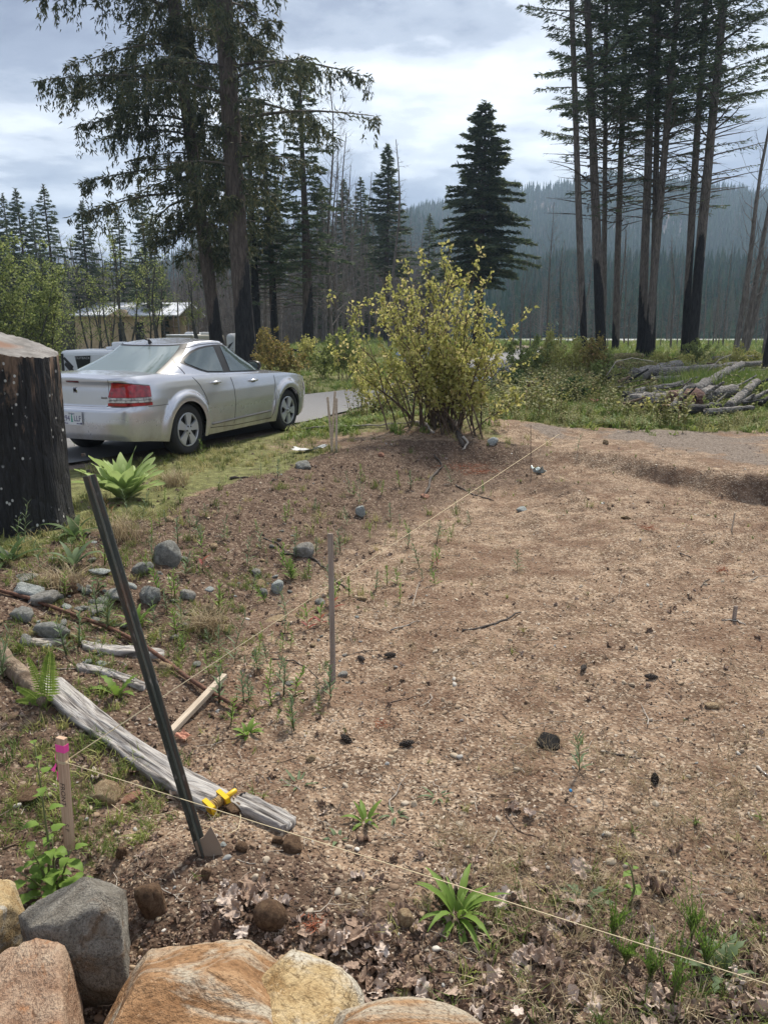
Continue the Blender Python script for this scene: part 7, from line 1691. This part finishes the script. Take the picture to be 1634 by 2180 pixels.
mb.box((-.455*W, -.01, 1.7), (.07, .04, 1.4)); mb.build('swoosh', STRIPE, t, sm=False); rbox('air_conditioner', (W*.42, 1.0, 2.62), (.62, .7, .26), WHT, t, .06); rbox('roof_vent', (W*.25, .9, 2.54), (.4, .4, .12), WHT, t, .04)
mb = MB(); mb.tube([(0, .0, .34), (0, .3, .34)], .34, 14); mb.build('wheel', RUB, t)
# fallen pole fence far behind the shrubs
for k, (x0, y0, x1, y1, lab) in enumerate([(600, 742, 700, 757, 'long dark fallen pole in the grass left of the bush')]):
    log(base(x0, 40)+Vector((0, 0, .5)), base(x1, 38)+Vector((0, 0, .35)), .07, .05, LOGB, lab)

# upright little weeds scattered over the slope: alike, one object each
SW = []
for i in range(4):
    mb = MB(); r = np.random.default_rng(700+i); mb.tube([(0, 0, 0), (.01, 0, .5), (.0, .02, 1)], [.02, .015, .006], 4)
    for k in range(22):
        s = .08+.9*k/22; V, F = leaf_blade(.30*(1.1-.6*s), .05, .3, .2, 3, 0, .8, 0, .45+.6*s); mb.add(place(V, k*2.4+r.normal()*.3, 0, (0, 0, s)), F)
    SW.append(mb.mesh('feathery_sprout', [GM_GY, GM_BR][i % 2]))
r_ = np.random.default_rng(61); cnt = 0
while cnt < 165:
    px, py = r_.uniform(130, 1050), r_.uniform(1010, 1560)
    g = hit(px, py); sd = float(poly_sd(np.array([g.x]), np.array([g.y]), PAD)[0])
    if not (-.3 < sd < 2.7) or (px < 420 and py > 1420): continue
    o = obj('feathery_sprout', SW[int(r_.integers(0, 4))]); o.location = g; s = .06+.17*r_.random()**1.6; o.scale = (s*1.1, s*1.1, s); o.rotation_euler = (r_.normal()*.12, r_.normal()*.12, r_.random()*6)
    tag(o, 'small feathery weed sprout on the dirt slope', 'weed', 'small weed sprouts on the slope'); cnt += 1

litter('left_ground_cover', 5200, 1.5, 6.5, [tuft(110+i, 16, 1, .25, .028, GRS, .9) for i in range(4)], .025, .10, 'low green and olive ground cover among the rocks at the left', lambda x, y, gz, gv, gd, sd: smooth(-.75, -1.25, x+fbm(x*2, y*2, 3, 17)*.4)*(y > 2.55)*(fbm(x*2.6, y*2.6, 3, 19) > -.12), tilt=.25, a0=-46, a1=-8)
litter('corner_weeds', 2600, 1.45, 3.4, [tuft(120+i, 12, 1, .2, .022, [GRS, DRY][i % 2], .9) for i in range(4)], .03, .11, 'thin green and tan grass at the lower right', lambda x, y, gz, gv, gd, sd: np.exp(-(((x-.85)/.55)**2+((y-2.05)/.45)**2))*(fbm(x*4, y*4, 2, 27) > -.2), tilt=.25, a0=-5, a1=44)

OLV = leafmat('olive_weed_leaves', [(0, (.12, .13, .045)), (.4, (.22, .24, .075)), (.75, (.34, .33, .12)), (1, (.42, .30, .17))], trans=.4, per='island')
def weedy(seed):
    r = np.random.default_rng(seed); mb = MB()
    for q in range(7):
        a = r.random()*6.3; o_ = Vector((r.normal()*.16, r.normal()*.16, 0)); tp_ = o_+Vector((math.cos(a)*.18, math.sin(a)*.18, .6+.4*r.random())); mb.tube([o_, o_.lerp(tp_, .5)+Vector((0, 0, .05)), tp_], [.010, .007, .003], 3, caps=False)
        for k in range(9):
            s = .2+.8*k/9; V, F = leaf_blade(.17*(1.15-.5*s), .075, .4, .2, 2, 0, .8, 0, .5); mb.add(place(V, k*2.4+r.normal()*.4, 0, tuple(o_.lerp(tp_, s))), F)
    return mb.mesh('weed_clump', OLV, sm=False)
WD = [weedy(800+i) for i in range(4)]
grass_mass('meadow_weeds', 7500, 13.5, 60, WD, .25, .85, 'olive and yellowish knee-high weeds scattered through the meadow', lambda x, y, g: g*np.clip(.12+2.2*fbm(x*.28, y*.28, 4, 75)+.35*(x > 1)*(y < 26), 0, 1)*np.where((x > 5.2) & (y < 22) & (x < 9.5), .25, 1))
grass_mass('track_edge_weeds', 2600, 11, 20, WD, .10, .32, 'small leafy weeds in front of the log pile', lambda x, y, g: g*(x > 1.2)*smooth(-.2, .2, fbm(x*1.2, y*1.2, 3, 76))*smooth(17, 13.5, y), a0=2, a1=40)

r_ = np.random.default_rng(71); RK = [rock_mesh('stone', 900+i, RM[['grey', 'slate', 'white', 'slate', 'brown', 'tan'][i]], 2, 9, .08) for i in range(6)]; cnt = 0
for i in range(400):
    if cnt >= 110: break
    px, py = (r_.normal(150, 130), r_.normal(1290, 70)) if i % 2 else (r_.uniform(100, 760), r_.uniform(1090, 1480))
    if px < -20 or (px < 420 and py > 1440): continue
    g = hit(px, py); k = int(r_.integers(0, 6)); s = .012+.032*r_.random()**1.6; o = obj('stone', RK[k]); o.location = g+Vector((0, 0, s*.15)); o.scale = (s*1.2, s, s*.6); o.rotation_euler = (r_.normal()*.3, r_.normal()*.3, r_.random()*6)
    tag(o, 'small angular stone lying on the rubbly left slope', 'stone', 'small stones on the left slope'); cnt += 1
TWG = [twig(30+i, SPALE) for i in range(3)]+[twig(40+i, SDARK) for i in range(2)]; cnt = 0
for i in range(46):
    px, py = r_.uniform(0, 1500), r_.uniform(1060, 1980)
    if py > 1850 and px < 900: continue
    g = hit(px, py); s = .06+.16*r_.random()**2; o = obj('twig', TWG[i % 5]); o.location = g+Vector((0, 0, .006)); o.scale = (s, s, s*.8); o.rotation_euler = (0, r_.normal()*.06, r_.random()*6)
    tag(o, 'loose dry twig lying on the ground', 'twig', 'loose twigs on the ground')
